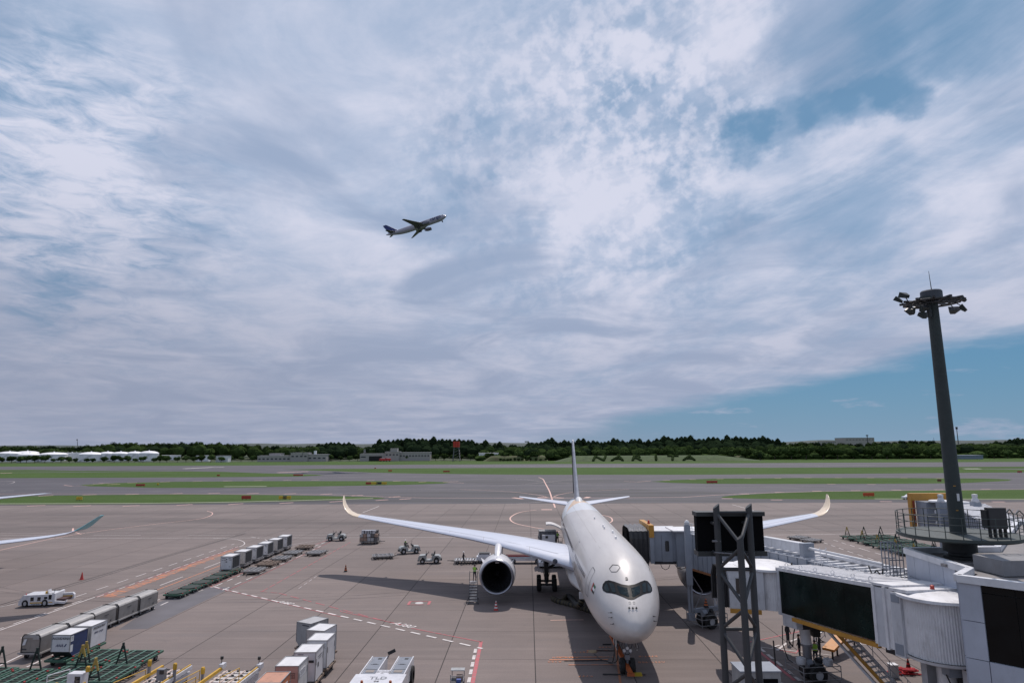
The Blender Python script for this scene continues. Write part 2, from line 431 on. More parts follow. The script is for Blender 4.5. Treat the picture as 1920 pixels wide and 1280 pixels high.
# --- taxiways, runway, turf islands (all flat sheets, 4 mm steps)
A = MATS['asphalt']; T = MATS['turf']
def band(name, v0, v1, z, m, u0=-900, u1=900, sl=SL):
    return tag(sheet(name, [(u0+v0*sl, v0-u0*sl), (u1+v0*sl, v0-u1*sl), (u1+v1*sl, v1-u1*sl), (u0+v1*sl, v1-u0*sl)], z, m), kind='structure')
band('taxiway', VE+.05, 432, .004, A)
tag(sheet('service_strip', [G(-900, VE+.05), G(900, VE+.05), G(900, VE+14), G(-900, VE+14)], .008, MATS['rubber']), kind='structure')
band('runway', 470, 590, .004, A)
tag(sheet('taxiway_exit', px((-300, 905), (160, 897), (700, 888.5), (1400, 884), (860, 881), (620, 879), (420, 880.5), (-300, 890)), .008, A), kind='structure')
def island(name, pts, grow=0):
    c = px(*pts); return tag(sheet(name, c, .016, T), kind='structure')
# nearest row of islands
island('turf_island', [(-900, 947), (-400, 946.4), (0, 945.5), (280, 944.2), (420, 942.2), (560, 939), (650, 936.5), (700, 935.3), (722, 934.2), (716, 932.8), (690, 931.4), (600, 929), (480, 927.2), (320, 926.2), (100, 928.5), (0, 931.5), (-400, 940)])
island('turf_island', [(1352, 932.2), (1375, 933.6), (1420, 934.6), (1560, 935.6), (1700, 936.0), (1920, 936.4), (2500, 935.6), (2500, 910), (1920, 917.6), (1700, 919.6), (1540, 921.2), (1440, 924.5), (1380, 928), (1355, 930.6)])
island('turf_island', [(165, 911), (300, 914.2), (450, 913.6), (640, 910.6), (760, 908.4), (830, 906), (845, 903.8), (800, 902.2), (700, 901.4), (500, 901.4), (330, 902.6), (220, 905), (150, 908.6)])
island('turf_island', [(1222, 902.5), (1260, 904.8), (1330, 906.4), (1500, 906.8), (1700, 906.2), (1800, 905.4), (1890, 901), (1898, 898.4), (1850, 896.6), (1700, 895.8), (1500, 895.6), (1340, 896.8), (1260, 899.6)])
island('turf_island', [(-400, 898.5), (0, 896), (200, 895.2), (400, 894.2), (560, 892.8), (608, 890.8), (590, 889.2), (500, 887), (420, 884.2), (350, 883.2), (200, 884.4), (0, 886.4), (-400, 889.5)])
island('turf_island', [(528, 879.7), (620, 882.6), (700, 885.5), (800, 887.6), (1000, 889.6), (1300, 889.4), (1600, 887.6), (1920, 885.2), (2500, 880), (2500, 876.8), (1920, 879.8), (1600, 877.0), (1300, 875.8), (1000, 876.4), (800, 877.4), (620, 878.6)])
tag(sheet('turf_island', px((-300, 882.8), (60, 882.2), (130, 880.9), (60, 880.3), (-300, 881)), .016, T), kind='structure')
# rubber-darkened patches where aircraft turn (a layer of tyre rubber on the asphalt)
def patch(pts, m, z=.012, name='tarmac_patch'): return tag(sheet(name, px(*pts), z, m), kind='structure')
patch([(640, 926), (760, 921), (930, 915.5), (1120, 915), (1330, 921), (1420, 927), (1380, 938), (1240, 942), (800, 941.5), (700, 936)], MATS['rubber'])
patch([(820, 905), (930, 897), (1150, 896.5), (1250, 903), (1120, 907.5), (930, 908)], MATS['rubber'])
# dark tarmac repair beside the parked carts
patch([(222, 1180), (276, 1178), (435, 1100.5), (360, 1099), (330, 1118), (300, 1127)], mat('new_tarmac', (.105, .10, .112), .85, var=.2, scale=.3), .004)
# pale kerb strips on the apron side of the turf
def stripe(name, pts, wd, m, z=.020, parent=None, dash=None, gap=None, world=True):
    """painted line of real width through ground points"""
    pts = [Vector((p[0], p[1], 0)) for p in pts]; b = MB()
    segs = []
    if dash:
        L = 0; 
        for a, c in zip(pts, pts[1:]):
            l = (c-a).length; d = (c-a)/l; t = -L
            while t < l:
                t0 = max(t, 0); t1 = min(t+dash, l)
                if t1-t0 > .05: segs.append([a+d*t0, a+d*t1])
                t += dash+gap
            L = (l - t + 1e9*(dash+gap)) % (dash+gap) if False else 0
    else: segs = [pts]
    for s_ in segs:
        rows = []
        for i, p in enumerate(s_):
            d = (s_[min(i+1, len(s_)-1)] - s_[max(i-1, 0)]).normalized(); n = Vector((-d.y, d.x, 0))*wd/2
            rows.append([p+n+Vector((0, 0, z)), p-n+Vector((0, 0, z))])
        b.grid(rows)
    o = b.build(name, m, None, fix=False)
    if o.data.polygons and o.data.polygons[0].normal.z < 0: o.data.flip_normals()
    return tag(o, kind='structure')
def arc_px(pts, n=8):
    """smooth curve through photo pixels, on the ground"""
    g_ = px(*pts); out = []
    for i in range(len(g_)-1):
        p0, p1, p2, p3 = g_[max(i-1, 0)], g_[i], g_[i+1], g_[min(i+2, len(g_)-1)]
        for k in range(n):
            t = k/n; out.append(.5*((2*p1)+(p2-p0)*t+(2*p0-5*p1+4*p2-p3)*t*t+(3*p1-p0-3*p2+p3)*t**3))
    return out+[g_[-1]]
KERB = mat('pale_kerb', (.36, .35, .29), .9)
stripe('kerb_strip', px((-400, 945), (0, 944), (260, 943.2), (420, 941), (560, 937.8), (640, 935.4), (700, 934)), 1.2, KERB, .024)
stripe('kerb_strip', px((1640, 934.6), (1760, 935), (1920, 935.2), (2500, 934.5)), 1.2, KERB, .024)
stripe('kerb_strip', px((420, 911.8), (460, 911.5), (500, 911)), 2.0, KERB, .024)
# far taxi lines
stripe('taxi_line', px((-200, 926), (0, 925.5), (400, 925.4), (560, 926.0), (640, 927.4), (720, 931.0), (800, 933), (1000, 933.3), (1100, 933.2), (1280, 931.8), (1340, 927.8), (1420, 924), (1540, 920.6), (1700, 918.8), (1920, 916.8)), .45, PINK)
stripe('taxi_line', px((700, 917.5), (900, 916.9), (1100, 916.4), (1300, 913.5), (1500, 911.5), (1920, 907)), .25, FAINT)
stripe('taxi_line', px((860, 901.5), (830, 903.0), (870, 905.4)), .5, PINK); stripe('taxi_line', px((1170, 902), (1195, 903.2), (1220, 901)), .5, PINK)
stripe('taxi_line', px((120, 909), (135, 911), (175, 909.6)), .5, PINK); stripe('taxi_line', px((185, 905), (225, 907.5), (200, 909)), .4, PINK)
stripe('taxi_line', arc_px([(1010, 894.5), (1018, 898), (1022, 905), (1030, 920), (1035, 935), (1041, 951)]), .45, PINK)
stripe('taxi_line', arc_px([(945, 895.6), (985, 898.5), (1020, 903), (1070, 906), (1130, 909)]), .28, FAINT)
stripe('taxi_line', arc_px([(920, 911), (985, 907.5), (1030, 902.5), (1080, 898.5), (1130, 897)]), .28, FAINT)
stripe('taxi_line', arc_px([(860, 917), (950, 921), (1005, 927), (1032, 932), (1050, 926.5), (1090, 921), (1180, 917)]), .3, PINK)
stripe('taxi_line', arc_px([(905, 947), (960, 944.5), (1010, 940.5), (1036, 936), (1070, 940), (1110, 944), (1200, 946.5)]), .25, FAINT)
stripe('taxi_line', arc_px([(1006, 955.5), (975, 960), (957, 970), (965, 980), (1000, 988), (1050, 996)]), .3, PINK)
stripe('taxi_line', arc_px([(1128, 965), (1144, 969), (1148, 976), (1140, 981)]), .3, PINK)
for q in ([(962, 932.5), (980, 934.8)], [(1008, 932.4), (1026, 932.2)], [(1038, 932.2), (1056, 933.2)], [(1098, 933.2), (1104, 931.2)], [(1015, 955), (1035, 955)]):
    stripe('taxi_line', px(*q), 1.5, PINK, .026)
# edge ticks of the taxiways
for x, y in [(86, 929), (168, 927.2), (248, 926.2), (330, 925), (401, 924.3), (474, 924.6), (544, 925.2), (612, 926), (670, 928.5), (740, 931), (1392, 925), (1458, 922), (1528, 919.8), (1600, 918.7), (1676, 917.6), (1755, 917), (1842, 916),
             (184, 907), (248, 904.8), (310, 903), (370, 902), (427, 901), (484, 900.4), (539, 899.8), (591, 899.5), (695, 900.4), (744, 901.5), (792, 903),
             (1248, 900), (1297, 898.3), (1348, 897), (1400, 896.2), (1456, 895.7), (1511, 895), (1569, 895), (1629, 895), (1691, 895), (1757, 895.6),
             (68, 947.6), (154, 948.2), (246, 948), (346, 946), (442, 944.6), (537, 942.6), (630, 940), (716, 937.2), (760, 935), (1360, 933.5), (1452, 936), (1655, 939), (1864, 939.5), (1555, 906.6), (1630, 907.4)]:
    p = P(x, y); stripe('edge_mark', [p+Vector((-1.6, -1.4, 0)), p+Vector((1.6, 1.4 if x < 900 else -1.8, 0))], .9, PINK, .028)
stripe('runway_mark', px((345, 878.2), (400, 875.6), (420, 875.3)), 5, WHITE, .02); stripe('runway_mark', px((520, 885.6), (578, 883.6)), 3.5, PINK, .02)
stripe('runway_mark', px((840, 872.8), (1170, 873.6)), 1.0, WHITE, .02); stripe('runway_mark', px((1510, 872.6), (1640, 872.4)), 1.0, WHITE, .02)
stripe('runway_mark', px((1808, 878.4), (1838, 878.4)), 6.0, WHITE, .02); stripe('runway_mark', px((0, 886.8), (22, 886.2)), 3.0, PINK, .02)
stripe('runway_mark', px((0, 919.6), (26, 919.2)), .5, WHITE, .02); stripe('runway_mark', arc_px([(0, 901), (26, 902.5), (20, 906), (0, 907.4)]), .4, FAINT, .02)
# vehicle road across the apron
for y0, y1, wd, m in ((999.0, 997.4, .16, FAINT), (1008.6, 1005.6, .2, WHITE)):
    stripe('road_line', px((0, y0), (640, y0-1.0), (1180, y1), (1920, y1-9)), wd, m)
stripe('road_line', px((0, 1003.5), (640, 1002.3), (1180, 1001)), .14, WHITE, dash=9, gap=9)
# taxi curve at left, faded
stripe('taxi_line', arc_px([(0, 1031), (100, 1009), (180, 996), (300, 981), (370, 973), (394, 966.5), (398, 961), (388, 957.5)]), .22, PINK)
stripe('taxi_line', arc_px([(137, 990), (138, 996), (152, 1001)]), .3, PINK)
for q in ([(680, 960.5), (711, 948.5)], [(1373, 945.5), (1416, 957.3)]): stripe('taxi_line', px(*q), .22, WHITE)
stripe('taxi_line', px((0, 957), (430, 953.5), (700, 953)), .16, FAINT)
# lane at left: everything runs along the slab grid
def lane(u, v0, v1, wd, m, dash=None, gap=None, z=.020): return stripe('lane_line', [G(u, v0), G(u, v1)], wd, m, z, dash=dash, gap=gap)
def uv(x, y):
    p = P(x, y); v = (p.y+p.x*SL)/(1+SL*SL); return p.x-v*SL, v
uA, vA = uv(175, 1120); lane(uA, 44, 73, .16, WHITE); lane(uA-.42, 44, 72.5, .14, WHITE, 1.5, 1.1)
uB, vB = uv(137, 1120); lane(uB, vB, 112, .14, WHITE, 2.2, 1.6)
uC, vC = uv(0, 1240); uC2, vC2 = uv(455, 1027)
stripe('lane_line', px((-60, 1276), (44, 1226)), .16, WHITE); stripe('lane_line', px((190, 1138), (248, 1117)), .15, WHITE); stripe('lane_line', px((39, 1196), (120, 1165.5)), .15, WHITE)
stripe('lane_line', px((275, 1134), (300, 1122.5)), .15, WHITE); stripe('lane_line', px((300, 1097), (343, 1080.8)), .15, WHITE); stripe('lane_line', px((383, 1065), (425, 1049)), .15, WHITE)
stripe('lane_line', px((50, 1250), (330, 1121), (405, 1098), (530, 1044), (617, 1013.5)), .16, WHITE, dash=1.5, gap=1.2)
stripe('lane_line', px((417, 1106), (490, 1074), (560, 1043), (606, 1021)), .14, WHITE, dash=1.6, gap=1.3)
stripe('lane_line', px((395, 1099), (520, 1046), (617, 1011)), .10, RED, .018); stripe('lane_line', px((423, 1108), (500, 1073), (620, 1015)), .08, RED, .018)
stripe('lane_line', px((180, 1119), (330, 1066), (447, 1025)), .12, RED, .018)
stripe('lane_line', px((182, 1119), (330, 1065), (447, 1024)), .13, WHITE, .024, dash=1.2, gap=.8)
stripe('lane_line', arc_px([(400, 1008.8), (440, 1010.5), (456, 1015), (458, 1020), (450, 1024)]), .16, WHITE); stripe('lane_line', px((448, 1024.4), (480, 1025)), .15, WHITE)
stripe('lane_line', arc_px([(535, 1023), (560, 1018.5), (590, 1014), (614, 1012)]), .15, FAINT); stripe('lane_line', px((470, 1006), (486, 1008.6)), .15, WHITE); stripe('lane_line', px((497, 1011), (502, 1014)), .15, WHITE)
stripe('lane_line', px((0, 1137.5), (29, 1131.5)), .14, WHITE)
# dark trench drain running diagonally
for dy in (0, 3.2): stripe('drain_groove', px((-20, 1139+dy*1.2), (150, 1090+dy), (300, 1045+dy*.6), (460, 999+dy*.3)), .13, mat('drain_steel', (.03, .028, .03), .8), .012)
# worn orange hatch between the lane lines
def orange_hatch():
    m = bpy.data.materials.new('worn_orange_paint'); m.use_nodes = True; g = NG(m.node_tree); b_ = m.node_tree.nodes['Principled BSDF']
    geo = g.n('ShaderNodeNewGeometry').outputs['Position']
    n = g.noise(g.v('MULTIPLY', geo, (1.4, .5, 1)), 1.1, 6, .75, 1.2)
    g.put(b_.inputs['Base Color'], g.mix(g.ss(n, .49, .60), (.215, .135, .108), (.46, .155, .07))); b_.inputs['Roughness'].default_value = .8
    return m
patch([(190, 1117), (213, 1118), (450, 1028), (428, 1032)], orange_hatch(), .008, 'painted_hatch')
stripe('lane_line', px((187, 1118.5), (262, 1118), (330, 1092), (420, 1057)), .16, ORANGE)
for k in range(13):
    t = (k+.3)/13; a = P(196+(440-196)*t, 1116+(1029-1116)*t); c = a+Vector((1.5, .25, 0))
    stripe('hatch_stroke', [a, a+Vector((1.3, -.5, 0))], .22, ORANGE, .022)
# stand boundary: white dashes and red line, with the type numbers
L1 = px((402, 1100), (905, 1215.5)); stripe('stand_line', L1, .24, WHITE, .026, dash=1.15, gap=.75)
stripe('stand_line', px((392, 1098.5), (640, 1156)), .09, RED, .018)
stripe('stand_line', px((523, 1111.5), (750, 1171)), .13, RED, .018, dash=1.6, gap=.8); stripe('stand_line', px((771, 1177), (903, 1203)), .13, RED, .018)
stripe('stand_line', px((638, 1144), (640, 1146), (760, 1172)), .10, RED, .018)
stripe('stand_line', px((490, 1109), (657, 1016)), .11, RED, .018, dash=1.8, gap=.5); stripe('stand_line', px((488, 1108), (523, 1111.5)), .11, RED, .018, dash=.9, gap=.6)
stripe('stand_line', px((902, 1202), (882, 1300)), .28, RED, .018); stripe('stand_line', px((892, 1216), (875, 1296)), .24, WHITE, .026, dash=1.0, gap=.62)
stripe('stand_line', px((560, 1103), (596, 1078)), .10, FAINT, dash=1.2, gap=.8)
a = L1[1]; 
for (x, y, s_) in ((755, 1171.5, 1.2), (534, 1129.5, 1.05)):
    p = P(x, y); d = (L1[1]-L1[0]).normalized(); M = frame(p+Vector((0, 0, .026)), d, (0, 0, 1))
    tag(words('stand_number', 'A380', s_, WHITE, None, M, .001, shear=.3), kind='structure')
# hydrant pit box
pc = P(786, 1130); hb = MB()
for sx in (-1, 1):
    hb.add([pc+Vector((sx*1.05-.14, -.75, .026)), pc+Vector((sx*1.05+.14, -.75, .026)), pc+Vector((sx*1.05+.14, .75, .026)), pc+Vector((sx*1.05-.14, .75, .026))], [(0, 1, 2, 3)])
hb.add([pc+Vector((-1.1, .68, .024)), pc+Vector((1.1, .68, .024)), pc+Vector((1.1, .8, .024)), pc+Vector((-1.1, .8, .024))], [(0, 1, 2, 3)])
hb.add([pc+Vector((-1.1, -.8, .024)), pc+Vector((.6, -.8, .024)), pc+Vector((.6, -.7, .024)), pc+Vector((-1.1, -.7, .024))], [(0, 1, 2, 3)])
tag(hb.build('pit_outline', RED, fix=False), kind='structure')
b = MB(); b.lathe([(.0, .03), (.42, .03), (.45, .0)], pc, n=16); tag(b.build('hydrant_pit_cover', mat('steel_cover', (.5, .48, .47), .5)), 'round pale hydrant pit cover inside the small red painted box', 'pit cover')
# red lines and white boxes on the right, under the bridges
stripe('stand_line', px((1418, 1216), (1490, 1275)), .26, RED, .018); stripe('stand_line', px((1424, 1214), (1500, 1276)), .24, WHITE, .026, dash=1.05, gap=.6)
stripe('stand_line', px((1395, 1205), (1430, 1198), (1500, 1183)), .13, RED, .018); stripe('stand_line', px((1420, 1212), (1560, 1228)), .11, WHITE); stripe('stand_line', px((1420, 1270), (1470, 1281)), .1, WHITE)
stripe('stand_line', px((1457, 1219), (1475, 1205)), .2, WHITE, .026); stripe('stand_line', px((1448, 1213), (1462, 1209)), .16, WHITE, .026); stripe('stand_line', px((1482, 1202), (1496, 1197)), .18, WHITE, .026); stripe('stand_line', px((1462, 1218), (1492, 1224), (1498, 1218)), .16, RED, .022)
stripe('stand_line', px((1533, 1188), (1550, 1179)), .2, WHITE, .026)
stripe('stand_line', px((1606, 1193), (1634, 1194), (1643, 1209), (1614, 1208), (1606, 1193)), .16, WHITE, .026); stripe('stand_line', px((1498, 1168), (1600, 1176)), .1, WHITE)
# white dashed lane line beside the green dollies
stripe('lane_line', px((1531, 1012), (1590, 1033), (1650, 1053)), .15, WHITE, dash=1.6, gap=1.3); stripe('lane_line', px((1563, 1012), (1620, 1030), (1690, 1050)), .15, WHITE, dash=1.6, gap=1.3)
# orange stop marks and lettering rows round the nose gear (worn)
noseM = frame((0, 0, 0), (1, 0, 0), (0, 0, 1))
for (x, y, t_) in ((1093, 1222, 'B787-9'), (1040, 1240, 'A350'), (1060, 1232, 'A330-300'), (1215, 1230, 'B787-8'), (1222, 1241, 'A350-900'), (1098, 1267, 'B777'), (1135, 1213, 'A330')):
    p = P(x, y); M = frame(p+Vector((0, 0, .026)), (-1, 0, 0), (0, 0, 1)); tag(words('stop_lettering', t_, .42, ORANGE, None, M, .001, space=1.25), kind='structure')
for (x0, x1, y, wd) in ((1042, 1150, 1231.5, .12), (1030, 1140, 1236.5, .14), (1066, 1170, 1246, .10), (1180, 1212, 1265.5, .10), (1100, 1140, 1219.5, .25)):
    stripe('stop_line', px((x0, y), (x1, y-.4)), wd, ORANGE, .026)
stripe('stop_line', px((1032, 1162.5), (1094, 1161.5)), .14, PINK, .026)
stripe('lead_in_line', px((1166, 1300), (1150, 1180), (1092, 1020)), .16, mat('lead_in_orange', (.30, .12, .06), .8), .018)

# ================================================================== DISTANCE
def lerp_tab(tab, x):
    if x <= tab[0][0]: return tab[0][1]
    for (a, u), (c, v) in zip(tab, tab[1:]):
        if x <= c: return u+(v-u)*(x-a)/(c-a)
    return tab[-1][1]
def horizon(x): return 840.95-(x-11.7)*.0053
TOP = [(-300, 836), (0, 834), (60, 833), (140, 835), (200, 828), (300, 827), (380, 825), (430, 828), (480, 832), (520, 832), (560, 836), (590, 830), (625, 827), (655, 826), (668, 834), (698, 836), (706, 824), (740, 822), (800, 821), (830, 823), (880, 825), (910, 828), (950, 832), (985, 831),
       (1000, 826), (1030, 823), (1050, 828), (1090, 825), (1130, 825), (1160, 822), (1200, 823), (1240, 820), (1330, 818), (1390, 818), (1440, 821), (1470, 826), (1540, 827), (1600, 828), (1660, 826), (1700, 822), (1740, 824), (1790, 828), (1840, 828), (1890, 824), (1920, 820), (2300, 820)]
def xpix(X, Y): return 960+X/(Y*.987)*FOC
def topz(x, Y): return PY(x, lerp_tab(TOP, x), Y).z
def hill_h(X, Y):
    x = xpix(X, 860.); t = min(1, max(0, (Y-742)/120)); crest = max(1., topz(x, 860.)-19.)
    return crest*(t*t*(3-2*t)) - .02
hr = []
for j in range(0, 22):
    Y = 738+j*13 if j < 14 else 920+(j-14)*60
    hr.append([Vector((X, Y, hill_h(X*Y/860., Y) if j < 15 else max(-.02, hill_h(X*Y/860., Y)*(1-(j-14)*.12)))) for X in range(-1040, 1041, 20)])
hb = MB(); hb.grid(hr); tag(hb.build('hills', mat('forest_floor', (.030, .045, .016), .95, scale=.05), smooth=180), kind='structure')

def leaf_mat(name, c, c2):
    m = bpy.data.materials.new(name); m.use_nodes = True; g = NG(m.node_tree); b = m.node_tree.nodes['Principled BSDF']
    oi = g.n('ShaderNodeObjectInfo').outputs['Random']; geo = g.n('ShaderNodeNewGeometry')
    n = g.noise(g.n('ShaderNodeTexCoord').outputs['Object'], .5, 4, .65)
    c_ = g.mix(g.lin(n, .3, .7), c, c2); c_ = g.mix(g.lin(oi, 0, 1, 0, .5), c_, tuple(q*.45 for q in c))
    rp = g.m('MULTIPLY', geo.outputs['Random Per Island'], .5); c_ = g.mix(rp, c_, tuple(min(1, q*1.3) for q in c2))
    g.put(b.inputs['Base Color'], c_); b.inputs['Roughness'].default_value = .75; b.inputs['Specular IOR Level'].default_value = .0
    MATS[name] = m; return m
LB = leaf_mat('broadleaf_foliage', (.016, .030, .010), (.040, .062, .020)); LC = leaf_mat('conifer_foliage', (.010, .019, .010), (.022, .035, .017))
LH = leaf_mat('hedge_foliage', (.018, .030, .012), (.034, .050, .020)); LG = leaf_mat('bright_foliage', (.030, .052, .018), (.058, .090, .030))
BARK = mat('bark', (.06, .045, .035), .9)
def crown_broad(rnd, n=620, r=1.0):
    b = MB(); lobes = []
    for k in range(9):
        a = rnd.uniform(0, 2*PI); rr = rnd.uniform(.1, .55); lobes.append((Vector((rr*math.cos(a), rr*math.sin(a), rnd.uniform(-.25, .4))), rnd.uniform(.32, .5)))
    lobes.append((Vector((0, 0, .1)), .55))
    for c, q in lobes:       # solid dark heart of each lobe
        bm = bmesh.new(); bmesh.ops.create_icosphere(bm, subdivisions=1, radius=q*.82)
        b.add([c+Vector(v.co)*(.9+.2*rnd.random()) for v in bm.verts], [tuple(v.index for v in f.verts) for f in bm.faces]); bm.free()
    for k in range(n):
        c, q = rnd.choice(lobes); d = Vector((rnd.gauss(0, 1), rnd.gauss(0, 1), rnd.gauss(.15, 1))).normalized()
        p = c+d*q*rnd.uniform(.8, 1.12); s_ = rnd.uniform(.045, .10); t = d.orthogonal().normalized(); t.rotate(Matrix.Rotation(rnd.uniform(0, 6), 3, d)); u = d.cross(t); w_ = d*rnd.uniform(-.05, .05)
        b.add([p-t*s_-u*s_*.7, p+t*s_-u*s_*.7+w_, p+t*s_+u*s_*.7, p-t*s_+u*s_*.7-w_], [(0, 1, 2, 3)])
    return b
def crown_conifer(rnd, n=520):
    b = MB()
    b.lathe([(.0, .98), (.13, .82), (.21, .5), (.26, .2), (.22, .0), (0, 0)], n=7)
    for k in range(n):
        h = 1-rnd.random()**.55*1.0; a = rnd.uniform(0, 2*PI); tier = .75+.25*math.sin(h*28+a)
        r = (.33*(1-h)**.55+.02)*tier*rnd.uniform(.75, 1.15); p = Vector((r*math.cos(a), r*math.sin(a), h)); d = Vector((math.cos(a), math.sin(a), -.45)).normalized(); t = Vector((-math.sin(a), math.cos(a), 0)); s_ = rnd.uniform(.02, .05)
        b.add([p-t*s_-d*s_, p+t*s_-d*s_, p+t*s_*.3+d*s_*1.6, p-t*s_*.3+d*s_*1.6], [(0, 1, 2, 3)])
    return b
rt = random.Random(3)
BC = [crown_broad(rt).mesh('crown', LB, fix=False) for _ in range(5)]; BG = [crown_broad(rt, 500).mesh('crown', LG, fix=False) for _ in range(3)]
CC = [crown_conifer(rt).mesh('crown', LC, fix=False) for _ in range(4)]; BD = [crown_broad(rt, 560).mesh('crown', LC, fix=False) for _ in range(3)]
HC = [crown_broad(rt, 420).mesh('crown', LH, fix=False) for _ in range(3)]
tb = MB(); tb.tube((0, 0, 0), (0, 0, .62), .035, .02, n=7); 
for k in range(4):
    a = k*1.7; tb.tube((0, 0, .3+.06*k), (.2*math.cos(a), .2*math.sin(a), .62+.05*k), .016, .007, n=5)
TRUNK = tb.mesh('trunk', BARK)
def tree(x, Y, h, kind, label, group, z=None, w_=None, name='tree'):
    X = (x-960)*Y*.987/FOC if x is not None else 0
    z = hill_h(X*860/Y, Y) if z is None else z; z = max(z, -.02)
    t = thing({'c': 'conifer_tree', 'h': 'shrub'}.get(kind, 'broadleaf_tree'), label, 'tree' if kind != 'h' else 'shrub', (X, Y, z), rt.uniform(0, 6), group)
    tr = link('trunk', TRUNK, t); tr.scale = (h, h, h)
    if kind == 'c':
        c = link('crown', rt.choice(CC), t); c.scale = (h*1.35, h*1.35, h*.92); c.location = (0, 0, h*.10)
    else:
        c = link('crown', rt.choice({'b': BC, 'g': BG, 'd': BD, 'h': HC}[kind]), t); r = (w_ or h*.85)*.62; c.scale = (r, r, h*.52); c.location = (0, 0, h*.53)
    return t
SPOT = [(75, 'above the leftmost tanks'), (150, 'above the third tank'), (235, 'above the wide flat tank'), (310, 'above the right end of the tanks'), (400, 'above the white gatehouse'), (480, 'left of the long low block'), (545, 'above the long low block'), (610, 'above the cream block'), (668, 'just left of the ridge gap'), (740, 'above the fire station'), (806, 'above the pale long block'), (880, 'round the red tower'), (960, 'above the white shed'), (1060, 'left of the airliner fin'),
        (1140, 'just right of the airliner fin'), (1215, 'above the first hedge letters'), (1310, 'above the last hedge letters'), (1400, 'above the low shrubs'), (1470, 'at the right end of the conifers'), (1540, 'left of the small skyline block'), (1640, 'below the beige skyline block'), (1740, 'left of the floodlight mast'), (1800, 'at the thin antenna mast'), (1850, 'above the blue-grey shed'), (9999, 'at the right edge of the photo')]
def spot(x):
    for q, t in SPOT:
        if x < q: return t
# crest trees, left to right; conifers in the stands the photograph shows
def is_con(x): return 590 < x < 662 or 700 < x < 940 or 985 < x < 1460 or 1860 < x < 1990
cx = -70; crest_n = 0; GR = 'trees along the wooded ridge beyond the runway'
LBL = {('c', 0): 'dark pointed conifer on the wooded ridge between the fire station and the left tail', ('c', 1): 'tall dark conifer on the ridge right of the parked airliner fin',
       ('b', 0): 'rounded green tree on the ridge behind the white tanks', ('b', 1): 'rounded green tree in the right-hand wood behind the mast', ('b', 2): 'rounded tree in a dip of the wooded ridge, mid distance'}
while cx < 1990:
    c = is_con(cx); Y = 858+rt.uniform(-12, 22)
    zt = topz(cx, Y)+rt.uniform(-2.0, 1.0)*(1.0 if c else .7); h = rt.uniform(15, 20) if not c else rt.uniform(17, 22); zt += (rt.choice((-1.6, 0, 0, 1.2, 2.2)) if c else 0)
    lb = ('dark pointed conifer on the ridge ' if c else 'rounded green tree on the ridge ')+spot(cx)
    tree(cx, Y, h, 'c' if c else rt.choice('bbd'), lb, ('dark conifers' if c else 'broadleaf trees')+' on the ridge '+('left' if cx < 1060 else 'right')+' of the fin', z=zt-h, w_=h*.8)
    crest_n += 1; cx += rt.uniform(6.2, 10) if c else rt.uniform(13, 19)
# front rows
cx = -20
while cx < 1960:
    if not (700 < cx < 0):
        left = cx < 420; mid = 420 <= cx < 905
        if left: Y = 742; h = rt.uniform(5.5, 10); kind = rt.choice('gb')
        elif mid: Y = 752; h = rt.uniform(6, 9); kind = rt.choice('gb')
        else: Y = 722 if cx < 1380 else 712; h = rt.uniform(10, 15) if cx < 1380 else rt.uniform(11, 16); kind = rt.choice('gbb')
        if mid and 545 < cx < 610 and rt.random() < .5: cx += 12; continue
        if 680 < cx < 750: cx += 16; continue
        if 1785 < cx < 1850: cx += 12; continue
        where = ('before the tanks' if left else 'across the field' if mid else 'at the wood edge')
        tree(cx, Y+rt.uniform(-6, 6), h, kind, 'leafy tree '+where+', '+spot(cx), 'leafy trees '+('before the white tanks' if left else 'beside the low buildings' if mid else 'at the foot of the wood'), z=-.02 if Y < 745 else None, w_=h*1.15)
    cx += rt.uniform(11, 21) if cx < 905 else rt.uniform(24, 34)
